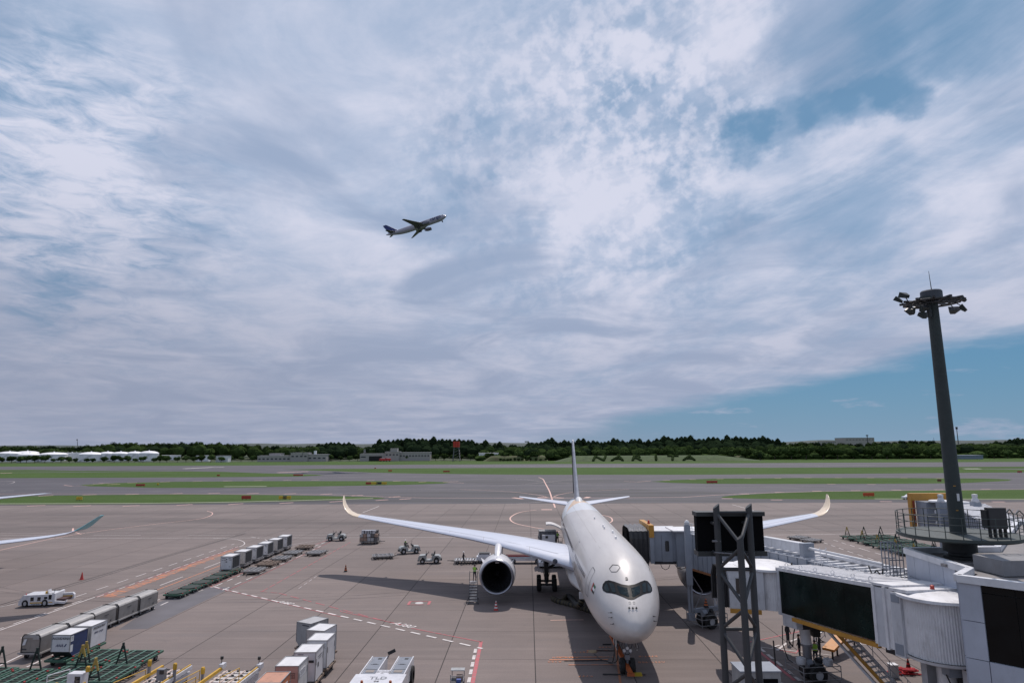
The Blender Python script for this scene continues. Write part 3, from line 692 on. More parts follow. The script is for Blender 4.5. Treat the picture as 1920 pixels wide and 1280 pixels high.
# the mass of the wood itself
def wood():
    b = MB(); r = random.Random(11)
    bm = bmesh.new(); bmesh.ops.create_icosphere(bm, subdivisions=2, radius=1); V0 = [v.co.copy() for v in bm.verts]; F0 = [tuple(v.index for v in f.verts) for f in bm.faces]; bm.free()
    def lump(X, Y, z, w_, h, c):
        b.cur = c; s_ = r.random()*50
        b.add([Vector((X, Y, z))+Vector((v.x*w_, v.y*w_, v.z*h))*(1+.35*noise.noise(v*2.3+Vector((s_, 0, 0)))+.12*noise.noise(v*7+Vector((s_, 3, 0)))) for v in V0], F0)
        for k in range(46):
            v = r.choice(V0); v = Vector(v); v.rotate(Euler((r.random(), r.random(), r.random())))
            if v.z < -.2: continue
            p = Vector((X, Y, z))+Vector((v.x*w_, v.y*w_, v.z*h))*1.08; t = v.orthogonal().normalized(); u = v.cross(t); q = r.uniform(.35, .9)
            b.add([p-t*q-u*q, p+t*q-u*q*.8, p+t*q*.8+u*q, p-t*q+u*q], [(0, 1, 2, 3)])
    for row, (Y, step, fr) in enumerate(((752, 11, .30), (772, 11, .45), (795, 11, .62), (820, 11, .8), (843, 11, .93))):
        X = -860
        while X < 800:
            x = xpix(X, Y); skip = False
            if x < 560 and row < 3: skip = True
            if x < 905 and row < 2: skip = True
            if 664 < x < 702 and row < 4: skip = row < 3
            if not skip:
                z = hill_h(X*860/Y, Y); h = r.uniform(11, 16)
                c = 1 if (is_con(x) and row > 1) else 0 if r.random() < .8 else 1
                zt = z+h; cap = CAM_H+(topz(x, 860)-CAM_H)*Y/860*1.0-.2
                zt = min(zt, cap)
                lump(X+r.uniform(-4, 4), Y+r.uniform(-6, 6), zt-h*.5, r.uniform(5.5, 9), h*.5, c)
            X += step*r.uniform(.8, 1.2)
    for X in range(-860, 800, 14):     # scrub at the edge
        Y = 735 if X > -40 else 760
        if X > -40: lump(X, Y, 2.5, 9, r.uniform(3, 5.5), 2 if r.random() < .4 else 0)
    return b
tag(wood().build('woodland', [LB, LC, LG], fix=False), kind='stuff')
# far blue ridge seen through the gaps
hb = MB(); hb.grid([[Vector((X, 2600+dy, zz*(1+.35*noise.noise(Vector((X*.004, dy, 0)))) if zz else -.02)) for X in range(-2400, 2401, 40)] for dy, zz in ((0, 0), (60, 22), (260, 30), (500, 0))])
tag(hb.build('far_hills', mat('distant_wood', (.040, .055, .050), .9, scale=.02), smooth=180), kind='structure')

# --- buildings across the field
WALL = mat('far_wall', (.33, .31, .30), .8, dirt=.3); WIN = mat('far_window', (.03, .035, .045), .3); ROOF = mat('far_roof', (.30, .30, .32), .7); WHT = mat('tank_white', (.74, .74, .76), .6, dirt=.12, scale=.2)
def bld(label, x0, x1, y0, Y, depth=14, nwin=0, wy=.5, roofm=None, wallm=None, zb=0, cat='building', name='building', group=None):
    a, c = PY(x0, y0, Y), PY(x1, y0, Y); h = (a.z+c.z)/2-zb; wd = c.x-a.x
    t = thing(name, label, cat, ((a.x+c.x)/2, Y, zb), 0, group)
    box('wall', (0, depth/2, h/2), (wd, depth, h), wallm or WALL, t)
    box('roof', (0, depth/2, h+.2), (wd+.8, depth+.8, .4), roofm or ROOF, t)
    if nwin:
        me = MB().box((0, -.06, 0), (wd/nwin*.55, .1, min(1.5, h*.3))).mesh('window', WIN)
        for k in range(nwin):
            o = link('window', me, t); o.location = (-wd/2+wd*(k+.5)/nwin, 0, h*wy)
    return t, wd, h
bld('long low white block with a flat roof far left of the fire station', 483, 545, 854.5, 742, nwin=8)
bld('small rooftop-like hut behind the long low block', 505, 525, 850.5, 752, nwin=3, zb=0)
bld('taller cream two-storey block in the middle of the far buildings', 545, 577, 849, 740, nwin=4, wy=.62)
t, wd, h = bld('grey flat-roofed block with a white chimney beside the cream block', 577, 612, 852, 742, nwin=4)
box('chimney', (-wd/2+wd*.36, 3, h+2.2), (2.4, 2.4, 4.5), WHT, t)
bld('open carport roof at the left end of the far buildings', 405, 428, 854.5, 742, depth=8, wallm=WHT)
t, wd, h = bld('low grey fire station with a wide dark garage door', 675, 722, 850.8, 742, nwin=0)
box('garage_door', (3.5, -.12, h*.36), (wd*.52, .2, h*.7), mat('dark_garage', (.01, .01, .012), .8), t); box('band', (-wd*.37, -.1, h*.6), (wd*.2, .16, 1.2), WIN, t)
t, wd, h = bld('cream control block with stepped top beside the fire station', 722, 748, 847, 740, nwin=4, wy=.7); box('tower', (2, 4, h+2), (8, 7, 4.4), WALL, t)
bld('long pale two-storey block right of the fire station', 749, 806, 848.2, 744, nwin=10, wy=.62)
bld('small grey houses seen through the gap in the ridge', 682, 702, 842.5, 820, nwin=3, zb=4)
bld('white low shed in front of the wood near the red radar tower', 898, 934, 849.4, 735, nwin=0, wallm=WHT, roofm=WHT)
bld('blue-grey steel shed at the edge of the right-hand wood', 1800, 1843, 853.6, 690, nwin=0, wallm=mat('blue_shed', (.16, .20, .26), .7), roofm=mat('blue_shed_roof', (.22, .26, .32), .6))
bld('small distant block on the skyline left of the larger one', 1548, 1567, 826.6, 1500, 40, 6, .8, zb=10)
bld('large beige hotel-like block on the far skyline', 1585, 1639, 820.5, 1500, 50, 9, .8, zb=10, roofm=mat('dark_roof', (.08, .09, .11), .7))
bld('tiny pale hilltop building above the ridge gap', 984, 992, 826.8, 2500, 20, 0, zb=30)
# mounds of brown earth with clipped shrubs in front
for (x0, x1, y0, lab) in ((905, 990, 854.5, 'long brown grassy earth mound near the white shed'), (990, 1028, 853.8, 'short brown earth mound at the right end of the long one'), (1370, 1398, 854, 'small brown heap of earth right of the clipped letters')):
    a, c = PY(x0, y0, 716), PY(x1, y0, 716); wd = c.x-a.x; h = a.z
    mb = MB(); rows = []
    for j in range(7):
        u = j/6; rows.append([Vector(((i/16-.5)*wd, (u-.5)*14, max(-.05, h*math.sin(PI*u)**.6*min(1, 5*min(i/16, 1-i/16))*(1+.15*noise.noise(Vector((i*.6, j, x0)))))) ) for i in range(17)])
    mb.grid(rows); o = mb.build('earth_mound', mat('brown_grass', (.10, .085, .045), .95, var=.4, scale=.3, c2=(.07, .10, .03)), smooth=180); o.location = ((a.x+c.x)/2, 716, 0); tag(o, lab, 'mound')
# hedge letters on a grass bank
bank = MB(); bank.grid([[Vector((X, Y, z*min(1, max(.0, (X-44)/22))*min(1, max(.0, (262-X)/44)) if z > 0 else z)) for X in range(44, 264, 6)] for Y, z in ((668, -.05), (684, 5.4), (692, 5.6), (712, -.05))])
tag(bank.build('turf_bank', mat('bank_grass', (.034, .064, .014), .95, var=.3, scale=.2, c2=(.052, .084, .024)), smooth=180), kind='structure')
tilt = math.atan2(5.4, 16)
for ch, x in zip('NARITA', (1120, 1155, 1190, 1227, 1257, 1288)):
    p = PY(x, 864, 678); M = Matrix.Translation(Vector((p.x, 675.4, 3.0))) @ Matrix.Rotation(tilt, 4, 'X')
    o = words('hedge_letter', ch, 20, LH, None, Matrix.Identity(4), .9, shear=.3 if ch != 'I' else .2); o.matrix_world = M
    dm = o.modifiers.new('rough', 'REMESH'); dm.mode = 'VOXEL'; dm.voxel_size = .55
    dp = o.modifiers.new('lump', 'DISPLACE'); tx = bpy.data.textures.get('lump') or bpy.data.textures.new('lump', 'CLOUDS'); tx.noise_scale = .9; dp.texture = tx; dp.strength = 1.3
    tag(o, 'letter %s clipped in dark hedge on the grass bank, %s' % (ch, {1120: 'first of the row', 1155: 'second of the row', 1190: 'third of the row', 1227: 'fourth of the row', 1257: 'fifth of the row', 1288: 'last of the row'}[x]), 'hedge')
for i, x in enumerate((937, 943, 950, 957, 964, 971, 978, 985, 994, 1003, 1012, 1022)):
    tree(x, 690, rt.uniform(3.0, 4.6), 'h', 'dark clipped shrub in front of the brown mound', 'clipped shrubs before the mound', z=-.5, w_=4.4)
for i, x in enumerate((1312, 1322, 1333, 1345, 1354, 1366, 1376, 1386)):
    tree(x, 690, rt.uniform(2.6, 4.4), 'h', 'low dark clipped shrub right of the hedge letters', 'clipped shrubs right of the letters', z=-.5, w_=5)
tree(1422, 700, 8, 'd', 'lone dark bushy tree standing apart on the turf right of the letters', None, z=-.02, w_=6)

# --- tank farm
def tank(x0, x1, ydome, ywall, Y, lab, flat=False):
    a, c = PY(x0, ywall, Y), PY(x1, ywall, Y); r = (c.x-a.x)/2; h = a.z; hd = PY((x0+x1)/2, ydome, Y).z-h
    t = thing('storage_tank', lab, 'tank', ((a.x+c.x)/2, Y, 0), 0, 'white storage tanks across the airfield')
    MB().lathe([(r, 0), (r, h)], n=40).build('shell', WHT, t, smooth=40)
    if flat:
        MB().lathe([(r+.1, h-.3), (r+.1, h+.05), (0, h+.1)], n=40).build('roof', WHT, t, smooth=30)
        rl = MB()
        for k in range(26):
            q = k*2*PI/26; rl.tube((r*math.cos(q), r*math.sin(q), h), (r*math.cos(q), r*math.sin(q), h+1.4), .12, n=4)
        rl.build('railing', WHT, t)
    else:
        MB().lathe([(r+.2, h-.25), (r+.2, h)]+[(r*math.cos(u*PI/2/6), h+hd*math.sin(u*PI/2/6)) for u in range(1, 7)], n=40).build('dome', WHT, t, smooth=40)
    MB().tube((0, 0, h+hd*.9), (0, 0, h+hd+1.0), .7, n=8).build('vent', WHT, t)
    st = MB()
    for k in range(14): q = -2.2+k*.09; st.box((math.cos(q)*(r+.4), math.sin(q)*(r+.4), h*k/14), (.9, .9, .25), q)
    st.build('stair', mat('tank_stair', (.4, .4, .42), .6), t)
tank(0, 36, 846, 850, 790, 'white domed tank at the far left end of the tank farm'); tank(33, 70, 845.2, 849, 812, 'white domed tank behind the second one from the left')
tank(37, 74, 848.5, 852.5, 776, 'white domed tank second from the left, in front of another'); tank(79, 123, 847.6, 851.5, 782, 'wide white domed tank third from the left')
tank(107, 164, 848.5, 848.5, 815, 'very wide flat-roofed white tank with a railing round its top', True)
tank(151, 191, 847, 852, 778, 'white domed tank just right of the flat-roofed one'); tank(188, 216, 846.5, 850.5, 786, 'white domed tank in the middle of the right-hand group')
tank(211, 242, 846.5, 850.5, 780, 'white domed tank third from the right end'); tank(239, 267, 846, 850, 786, 'white domed tank second from the right end'); tank(263, 296, 845, 850, 780, 'white domed tank at the right end of the row')
bld('low white wall-like shed right of the tanks', 297, 333, 853.5, 790, 8, 0, wallm=WHT, roofm=WHT); bld('small white gatehouse right of the tank sheds', 368, 378, 854.5, 770, 6, 0, wallm=WHT, roofm=WHT); bld('second small white hut beside the gatehouse', 381, 391, 854, 770, 6, 0, wallm=WHT, roofm=WHT)

# --- masts and the red radar tower
DK = mat('dark_steel', (.05, .05, .055), .6)
def mast(x, yt, yb, Y, r, lab, head=True, tilt=0):
    a, c = PY(x, yt, Y), PY(x, yb, Y); t = thing('antenna_mast', lab, 'mast', (c.x, Y, c.z))
    h = a.z-c.z; MB().tube((0, 0, 0), (tilt, 0, h), r, r*.6, n=8).build('pole', DK, t)
    if head: MB().tube((tilt, 0, h*.86), (tilt, 0, h), r*2.1, n=8).build('antenna', DK, t)
mast(1797, 800, 832, 900, .65, 'tall thin antenna mast on the skyline right of the lamp mast'); mast(145.5, 823, 836, 900, .4, 'small leaning mast above the wood behind the tanks', tilt=-1.6); mast(1627, 815, 830, 1480, 1.2, 'mast beside the far skyline block')
for i, (x, yt) in enumerate(((435, 829), (459, 830), (542, 843), (567, 842), (1752, 820))): mast(x, yt, yt+13, 860 if x != 542 and x != 567 else 738, .25, 'thin pole against the wood, %s' % ('left end of the ridge poles', 'second pole on the left ridge', 'behind the long low block', 'behind the cream block', 'left of the tall antenna mast')[i], False)
t = thing('radar_tower', 'red panelled tower on steel legs rising before the central wood', 'tower', (PY(856, 850, 725).x, 725, 0)); zt = PY(856, 827, 725).z; zm = PY(856, 838, 725).z
lg = MB()
for sx in (-1, 1):
    for sy in (-1, 1): lg.tube((sx*4, sy*4, 0), (sx*2.6, sy*2.6, zm), .3, n=6)
for k in range(5):
    z0 = zm*k/5; q = 4-1.4*k/5
    for s_ in (-1, 1): lg.tube((-q, s_*q, z0), (q-.3, s_*q, z0+zm/5), .15, n=5); lg.tube((s_*q, -q, z0), (s_*q, q-.3, z0+zm/5), .15, n=5)
lg.build('lattice_leg', mat('grey_lattice', (.12, .12, .13), .6), t)
RP = mat('red_panel', (.45, .035, .02), .6); 
for k in range(3):
    for j in range(3): box('panel', (-2.5+2.5*j, -2.9, zm+(zt-zm)*(k+.5)/3), (2.3, .3, (zt-zm)/3-.2), RP, t)
box('cabin', (0, 0, (zt+zm)/2), (7, 5, zt-zm-.4), mat('dark_red', (.2, .02, .015), .7), t)
# fire engines outside the station
for i, (x, s_) in enumerate(((716.5, 1), (727.5, 1.1))):
    p = PY(x, 861, 730); t = thing('fire_engine', ('red fire engine outside the station, left of the pair', 'larger red fire engine outside the station, right of the pair')[i], 'fire engine', (p.x, 730, 0))
    rd = mat('fire_red', (.5, .03, .03), .35); bb = MB(); bb.box((0, 0, 1.9*s_), (6.2, 2.5, 2.2)); bb.box((-2.2, 0, 2.9*s_), (1.8, 2.4, 1.0)); bb.build('body', rd, t); box('cab_window', (-2.3, -1.28, 2.7*s_), (1.3, .06, .8), WIN, t); box('ladder', (.6, 0, 3.4*s_), (4.6, .7, .25), WHT, t)
    for sx in (-1.9, 1.9): MB().tube((sx, -1.35, .55), (sx, 1.35, .55), .55, n=12).build('wheel', mat('tyre', (.015, .015, .016), .85), t)

# --- taxiway signs
def sign(x0, x1, y0, y1, label, c, txt=None, tc=(.02, .02, .02), panels=1):
    a = P((x0+x1)/2, y1); Zc = a.y*.987+2.6; wd = (x1-x0)*Zc/FOC; h = (y1-y0)*Zc/FOC
    t = thing('taxiway_sign', label, 'sign', (a.x, a.y, 0)); lg = MB()
    for s_ in (-.4, 0, .4): lg.box((s_*wd, .1, h*.15), (.12, .12, h*.3+.1))
    lg.build('leg', DK, t); n = len(c)
    for i in range(n):
        m_ = mat('sign_%s' % '_'.join(str(int(q*99)) for q in c[i]), c[i], .5)
        box('face', ((i+.5)/n*wd-wd/2, 0, h*.6), (wd/n-.05, .35, h*.78), m_, t)
    if txt: words('lettering', txt, h*.6, mat('sign_ink', tc, .5), t, frame((0, -.19, h*.6), (1, 0, 0), (0, -1, 0)))
SR = (.35, .04, .025); SY = (.55, .36, .03); SK = (.03, .03, .03)
sign(453, 470, 929, 936.5, 'red mandatory sign on the near left turf, tilted face', [SR]); sign(523, 545, 929.5, 936.5, 'yellow and black taxiway sign on the near turf before the wingtip', [SY, SK, SY], 'C12', (.6, .4, .04))
sign(143, 153.5, 931, 938, 'small yellow taxiway sign on the turf at far left', [SY], 'C10'); sign(255, 271, 907, 911.5, 'dark red sign on the middle turf strip at left', [SR]); sign(294.5, 297.5, 905.5, 909.5, 'tiny yellow sign just right of the dark red one', [SY])
sign(686, 725, 903.5, 908.6, 'long red and yellow taxiway sign on the middle turf strip', [SR, SY, SK, SY], 'C10'); sign(1325, 1345, 901, 906, 'red sign on the middle turf strip right of the fin', [SR, SR]); sign(1619, 1639, 923.5, 931, 'bright orange-red sign on the near right turf', [(.5, .07, .02)])
sign(550, 568, 888.6, 891.8, 'dark red sign on the far turf beyond the exit', [SR]); sign(831, 843, 882, 885.2, 'red sign on the far turf beside the runway, centre', [SR]); sign(728, 735, 880.6, 883.8, 'small red sign left of the runway strip', [(.5, .1, .04)]); sign(1758, 1765, 898, 903, 'dark sign partly hidden left of the lamp mast', [(.15, .05, .03)]); sign(407, 412, 889.4, 892.4, 'tiny dark red sign on the far left turf', [SR]); sign(702, 705, 876.4, 878.4, 'tiny red marker at the runway edge', [SR]); sign(1908, 1916, 882.5, 886, 'red sign at the right edge of the far turf', [SR])
# ================================================================== AIRLINER
def sup(t, e=2.0):
    c, s = math.cos(t), math.sin(t)
    return math.copysign(abs(c)**(2/e), c), math.copysign(abs(s)**(2/e), s)
def fus_tab(st, s):
    """stations (s, half width, top, bottom, z of widest) -> smooth interpolation"""
    if s <= st[0][0]: return st[0][1:]
    for i in range(len(st)-1):
        a, c = st[i], st[i+1]
        if s <= c[0]:
            t = (s-a[0])/(c[0]-a[0]); p, q = st[max(i-1, 0)], st[min(i+2, len(st)-1)]
            r = []
            for k in range(1, 5):
                m0 = (c[k]-p[k])/(c[0]-p[0])*(c[0]-a[0]); m1 = (q[k]-a[k])/(q[0]-a[0])*(c[0]-a[0])
                r.append((2*t**3-3*t*t+1)*a[k]+(t**3-2*t*t+t)*m0+(-2*t**3+3*t*t)*c[k]+(t**3-t*t)*m1)
            return tuple(r)
    return st[-1][1:]
def fus_pt(st, s, t):
    hw, top, bot, zm = fus_tab(st, s)
    c, q = math.cos(t), math.sin(t)
    return Vector((hw*c, s, zm+(top-zm)*q if q >= 0 else zm+(zm-bot)*q))
def fus_mesh(st, n=64, ds=.5, s1=None):
    S = []; s = st[0][0]+.004
    while s < 1.0: S.append(s); s += .04+s*.12
    while s < 8: S.append(s); s += .3
    while s < st[-1][0]: S.append(s); s += ds*3
    S.append(st[-1][0])
    b = MB(); b.grid([[fus_pt(st, s, 2*PI*i/n) for i in range(n)] for s in S], closed=True, capends=True); return b
A350 = [(0, .02, 4.12, 4.08, 4.10), (.12, .38, 4.48, 3.74, 4.10), (.4, .74, 4.84, 3.50, 4.12), (1.0, 1.20, 5.38, 3.15, 4.22), (1.8, 1.64, 5.92, 2.84, 4.40), (2.6, 1.98, 6.42, 2.60, 4.58), (3.4, 2.20, 6.95, 2.44, 4.74), (4.3, 2.42, 7.45, 2.32, 4.90), (5.4, 2.60, 7.84, 2.23, 5.04),
        (7, 2.76, 8.10, 2.17, 5.14), (9, 2.87, 8.22, 2.15, 5.19), (14, 2.98, 8.25, 2.15, 5.2), (30, 2.98, 8.25, 2.15, 5.2), (43, 2.98, 8.25, 2.17, 5.2), (49, 2.86, 8.24, 2.75, 5.35), (54, 2.45, 8.18, 3.7, 5.75), (59, 1.75, 8.0, 4.85, 6.3), (63, 1.0, 7.75, 5.9, 6.75), (65.6, .5, 7.45, 6.6, 7.0), (66.8, .2, 7.25, 6.9, 7.05)]
def surf_nose(st, u, z, smax=9.0, rear=False):
    """s of the nose surface for a front-view point (u, z)"""
    lo, hi = .01, smax
    def inside(s):
        hw, top, bot, zm = fus_tab(st, s); h = (top-zm) if z >= zm else (zm-bot)
        return (u/hw)**2+((z-zm)/h)**2 <= 1
    if not inside(hi): return None
    for _ in range(40):
        m_ = (lo+hi)/2
        if inside(m_): hi = m_
        else: lo = m_
    return hi
def decal(st, poly, m, name, parent, off=.012, nsub=10, sign=1):
    """front-view polygon (u,z) laid on the nose surface: triangulated finely"""
    bm = bmesh.new(); vs = [bm.verts.new((u, z, 0)) for u, z in poly]; f = bm.faces.new(vs)
    bmesh.ops.triangulate(bm, faces=bm.faces)
    for _ in range(4):
        es = [e for e in bm.edges if e.calc_length() > .13]
        if not es: break
        bmesh.ops.subdivide_edges(bm, edges=es, cuts=1); bmesh.ops.triangulate(bm, faces=bm.faces)
    V = []
    for v in bm.verts:
        u, z = v.co.x, v.co.y; s = surf_nose(st, u, z) or 3.0
        e = .02; p = Vector((u, s, z))
        su = surf_nose(st, u+e, z) or s; sz = surf_nose(st, u, z+e) or s
        n = Vector(((su-s)/e, -1, (sz-s)/e)).normalized()
        if n.y > 0: n = -n
        V.append(p+n*off)
    b = MB(); b.add(V, [tuple(v.index for v in f.verts) for f in bm.faces]); bm.free()
    o = b.build(name, m, parent, smooth=180, fix=False)
    return o
def ring_decal(st, poly, wd, m, name, parent, off=.010):
    n = len(poly); b = MB()
    def lift(u, z):
        s = surf_nose(st, u, z) or 3.0; e = .02; su = surf_nose(st, u+e, z) or s; sz = surf_nose(st, u, z+e) or s
        nn = Vector(((su-s)/e, -1, (sz-s)/e)).normalized(); return Vector((u, s, z))+nn*off
    for i in range(n):
        a, c = poly[i], poly[(i+1) % n]; L_ = math.hypot(c[0]-a[0], c[1]-a[1]); k = max(1, int(L_/.12))
        nx, nz = -(c[1]-a[1])/L_*wd/2, (c[0]-a[0])/L_*wd/2; rows = []
        for j in range(k+1):
            u = a[0]+(c[0]-a[0])*j/k; z = a[1]+(c[1]-a[1])*j/k; rows.append([lift(u+nx, z+nz), lift(u-nx, z-nz)])
        b.grid(rows)
    return b.build(name, m, parent, fix=False)
def side_strip(st, side, pts, wd, m, name, parent, off=.012):
    """line on the fuselage side through (s, theta) points"""
    b = MB(); P_ = []
    for (s0, t0), (s1, t1) in zip(pts, pts[1:]):
        for k in range(8): P_.append((s0+(s1-s0)*k/8, t0+(t1-t0)*k/8))
    P_.append(pts[-1]); rows = []
    for i, (s, t) in enumerate(P_):
        p = fus_pt(st, s, t); q = fus_pt(st, P_[min(i+1, len(P_)-1)][0], P_[min(i+1, len(P_)-1)][1]); r_ = fus_pt(st, P_[max(0, i-1)][0], P_[max(0, i-1)][1])
        d = (q-r_).normalized(); n = (fus_pt(st, s, t+.01)-fus_pt(st, s, t-.01)).cross(fus_pt(st, s+.01, t)-fus_pt(st, s-.01, t)).normalized()
        if n.dot(Vector((p.x, 0, p.z-5.0))) < 0: n = -n
        w_ = n.cross(d)*wd/2
        rows.append([Vector((side*(v.x), v.y, v.z)) for v in (p+n*off+w_, p+n*off-w_)])
    b.grid(rows); return b.build(name, m, parent, fix=False)
def foil(nu=9, t=.12):
    xs = [0, .012, .04, .10, .20, .35, .52, .70, .86, 1.0]
    yt = lambda x: 5*t*(.2969*math.sqrt(x)-.126*x-.3516*x*x+.2843*x**3-.1015*x**4)
    cam_ = lambda x: .018*math.sin(PI*x)
    up = [(x, cam_(x)+yt(x)) for x in xs]; lo = [(x, cam_(x)-yt(x)*.85) for x in xs[1:-1]]
    return up+[(1.0, cam_(1)-.002)]+lo[::-1]
def wing_mesh(stations, side, split=None):
    stations = [(y*(1+.022*min(1, max(0, (y-12)/16))),)+tuple(r_) for y, *r_ in stations]
    """stations (y, s_le, z, chord, t, cant) -> loft. side=+1/-1 along local x"""
    b = MB(); rows = []
    for y, s, z, c, t, cant in stations:
        n = Vector((-math.sin(cant), 0, math.cos(cant))); rows.append([Vector((side*(y+n.x*h*c), s+x*c, z+n.z*h*c)) for x, h in foil(t=t)])
    b.grid(rows, closed=True, capends=True); return b
W350 = [(1.5, 21.3, 3.9, 15.6, .13, 0), (2.9, 22.5, 4.12, 14.3, .13, .03), (4.4, 23.6, 4.40, 12.9, .125, .10), (8, 26.2, 5.05, 10.6, .115, .12), (10.5, 28.0, 5.42, 9.1, .11, .11), (14, 30.45, 5.78, 7.6, .105, .09), (20, 34.7, 6.28, 5.8, .10, .08),
        (26, 38.9, 6.78, 4.0, .10, .09), (29.2, 41.1, 7.08, 3.0, .10, .12)]
WL350 = [(29.2, 41.1, 7.08, 3.0, .10, .12), (30.1, 41.75, 7.2, 2.65, .09, .28), (30.9, 42.4, 7.5, 2.3, .085, .6), (31.5, 43.0, 7.98, 1.95, .08, .95), (31.9, 43.6, 8.55, 1.55, .075, 1.2), (32.15, 44.3, 9.1, 1.1, .07, 1.32), (32.3, 45.0, 9.55, .55, .06, 1.4)]
S350 = [(.6, 56.9, 7.0, 6.3, .10, .1), (1.8, 58.0, 7.1, 5.6, .10, .1), (5, 60.6, 7.42, 3.9, .09, .1), (8.4, 63.2, 7.78, 2.2, .08, .1), (9.1, 63.9, 7.86, 1.5, .06, .1)]
def fin_mesh(tab, t=.10):
    b = MB(); rows = []
    for z, s, c in tab: rows.append([Vector((h*c, s+x*c, z)) for x, h in [(x, y-.018*math.sin(PI*x)) for x, y in foil(t=t)]])
    b.grid(rows, closed=True, capends=True); return b
def body_mats(pal):
    m = bpy.data.materials.new(pal+'_body'); m.use_nodes = True; g = NG(m.node_tree); b = m.node_tree.nodes['Principled BSDF']
    co = g.n('ShaderNodeTexCoord').outputs['Object']; x, y, z = g.sep(co)
    n = g.noise(g.v('MULTIPLY', co, (1, .12, 1)), 1.2, 5, .65)
    c = g.mix(g.lin(n, .3, .7), (.47, .445, .435), (.54, .515, .50))
    if pal == 'main':
        # tail livery: pale blue-white field, with a tan facet and a soft arc edge
        arc = g.m('ADD', y, g.m('MULTIPLY', g.m('MULTIPLY', x, x), -.95)); fld = g.m('GREATER_THAN', arc, 38.5)
        c = g.mix(fld, c, (.60, .62, .65))
        fac = g.m('GREATER_THAN', g.m('ADD', y, g.m('MULTIPLY', x, -1.6)), 49.0); fac = g.m('MULTIPLY', fac, g.m('LESS_THAN', g.m('ADD', y, g.m('MULTIPLY', x, -5.5)), 58))
        c = g.mix(fac, c, (.62, .43, .27))
        fc2 = g.m('GREATER_THAN', g.m('ADD', y, g.m('MULTIPLY', x, 2.5)), 57); c = g.mix(fc2, c, (.34, .33, .34))
        # belly grime
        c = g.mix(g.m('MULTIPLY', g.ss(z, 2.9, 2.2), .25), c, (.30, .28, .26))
        c = g.mix(g.m('MULTIPLY', g.ss(g.noise(g.v('MULTIPLY', co, (2, .5, 2)), 1.5, 6, .7), .6, .8), .15), c, (.28, .25, .23))
    g.put(b.inputs['Base Color'], c); b.inputs['Roughness'].default_value = .40; b.inputs['Coat Weight'].default_value = .32; b.inputs['Coat Roughness'].default_value = .12
    return m
def wing_mat(name='wing_paint', c=(.56, .59, .68)):
    if name in MATS: return MATS[name]
    m = bpy.data.materials.new(name); m.use_nodes = True; g = NG(m.node_tree); b = m.node_tree.nodes['Principled BSDF']
    co = g.n('ShaderNodeTexCoord').outputs['Object']
    n = g.noise(g.v('MULTIPLY', co, (.3, 2, 1)), 1.0, 6, .65)
    g.put(b.inputs['Base Color'], g.mix(g.lin(n, .3, .7), tuple(q*.88 for q in c), c)); b.inputs['Roughness'].default_value = .38; b.inputs['Coat Weight'].default_value = .3
    MATS[name] = m; return m
BLK = mat('gear_black', (.018, .018, .02), .5); TYRE = mat('tyre', (.015, .015, .016), .85); GREYM = mat('gear_grey', (.22, .22, .24), .5, .4); HUB = mat('wheel_hub', (.45, .46, .48), .4, .5)
LINE = mat('panel_line', (.06, .06, .065), .7); GLASSD = mat('cockpit_glass', (.006, .014, .017), .14, var=.5, scale=3, spec=.35); MASK = mat('window_mask', (.004, .004, .006), .5, spec=.2)
LIP = mat('polished_lip', (.34, .34, .38), .34, .7, var=.05); DARKIN = mat('intake_dark', (.012, .012, .014), .5); FANM = mat('fan_metal', (.030, .030, .035), .35, .7)
def wheel(parent, x, y, z, r, w_, name='wheel', hub=True):
    b = MB(); b.cur = 0
    b.lathe([(r*.45, -w_/2), (r*.86, -w_/2), (r, -w_*.32), (r*1.0, w_*.32), (r*.86, w_/2), (r*.45, w_/2)], (x, y, z), 'X', 22)
    b.cur = 1; b.lathe([(0, -w_*.40), (r*.46, -w_*.40)], (x, y, z), 'X', 16); b.lathe([(r*.46, w_*.40), (0, w_*.40)], (x, y, z), 'X', 16)
    return b.build(name, [TYRE, HUB], parent, smooth=50)
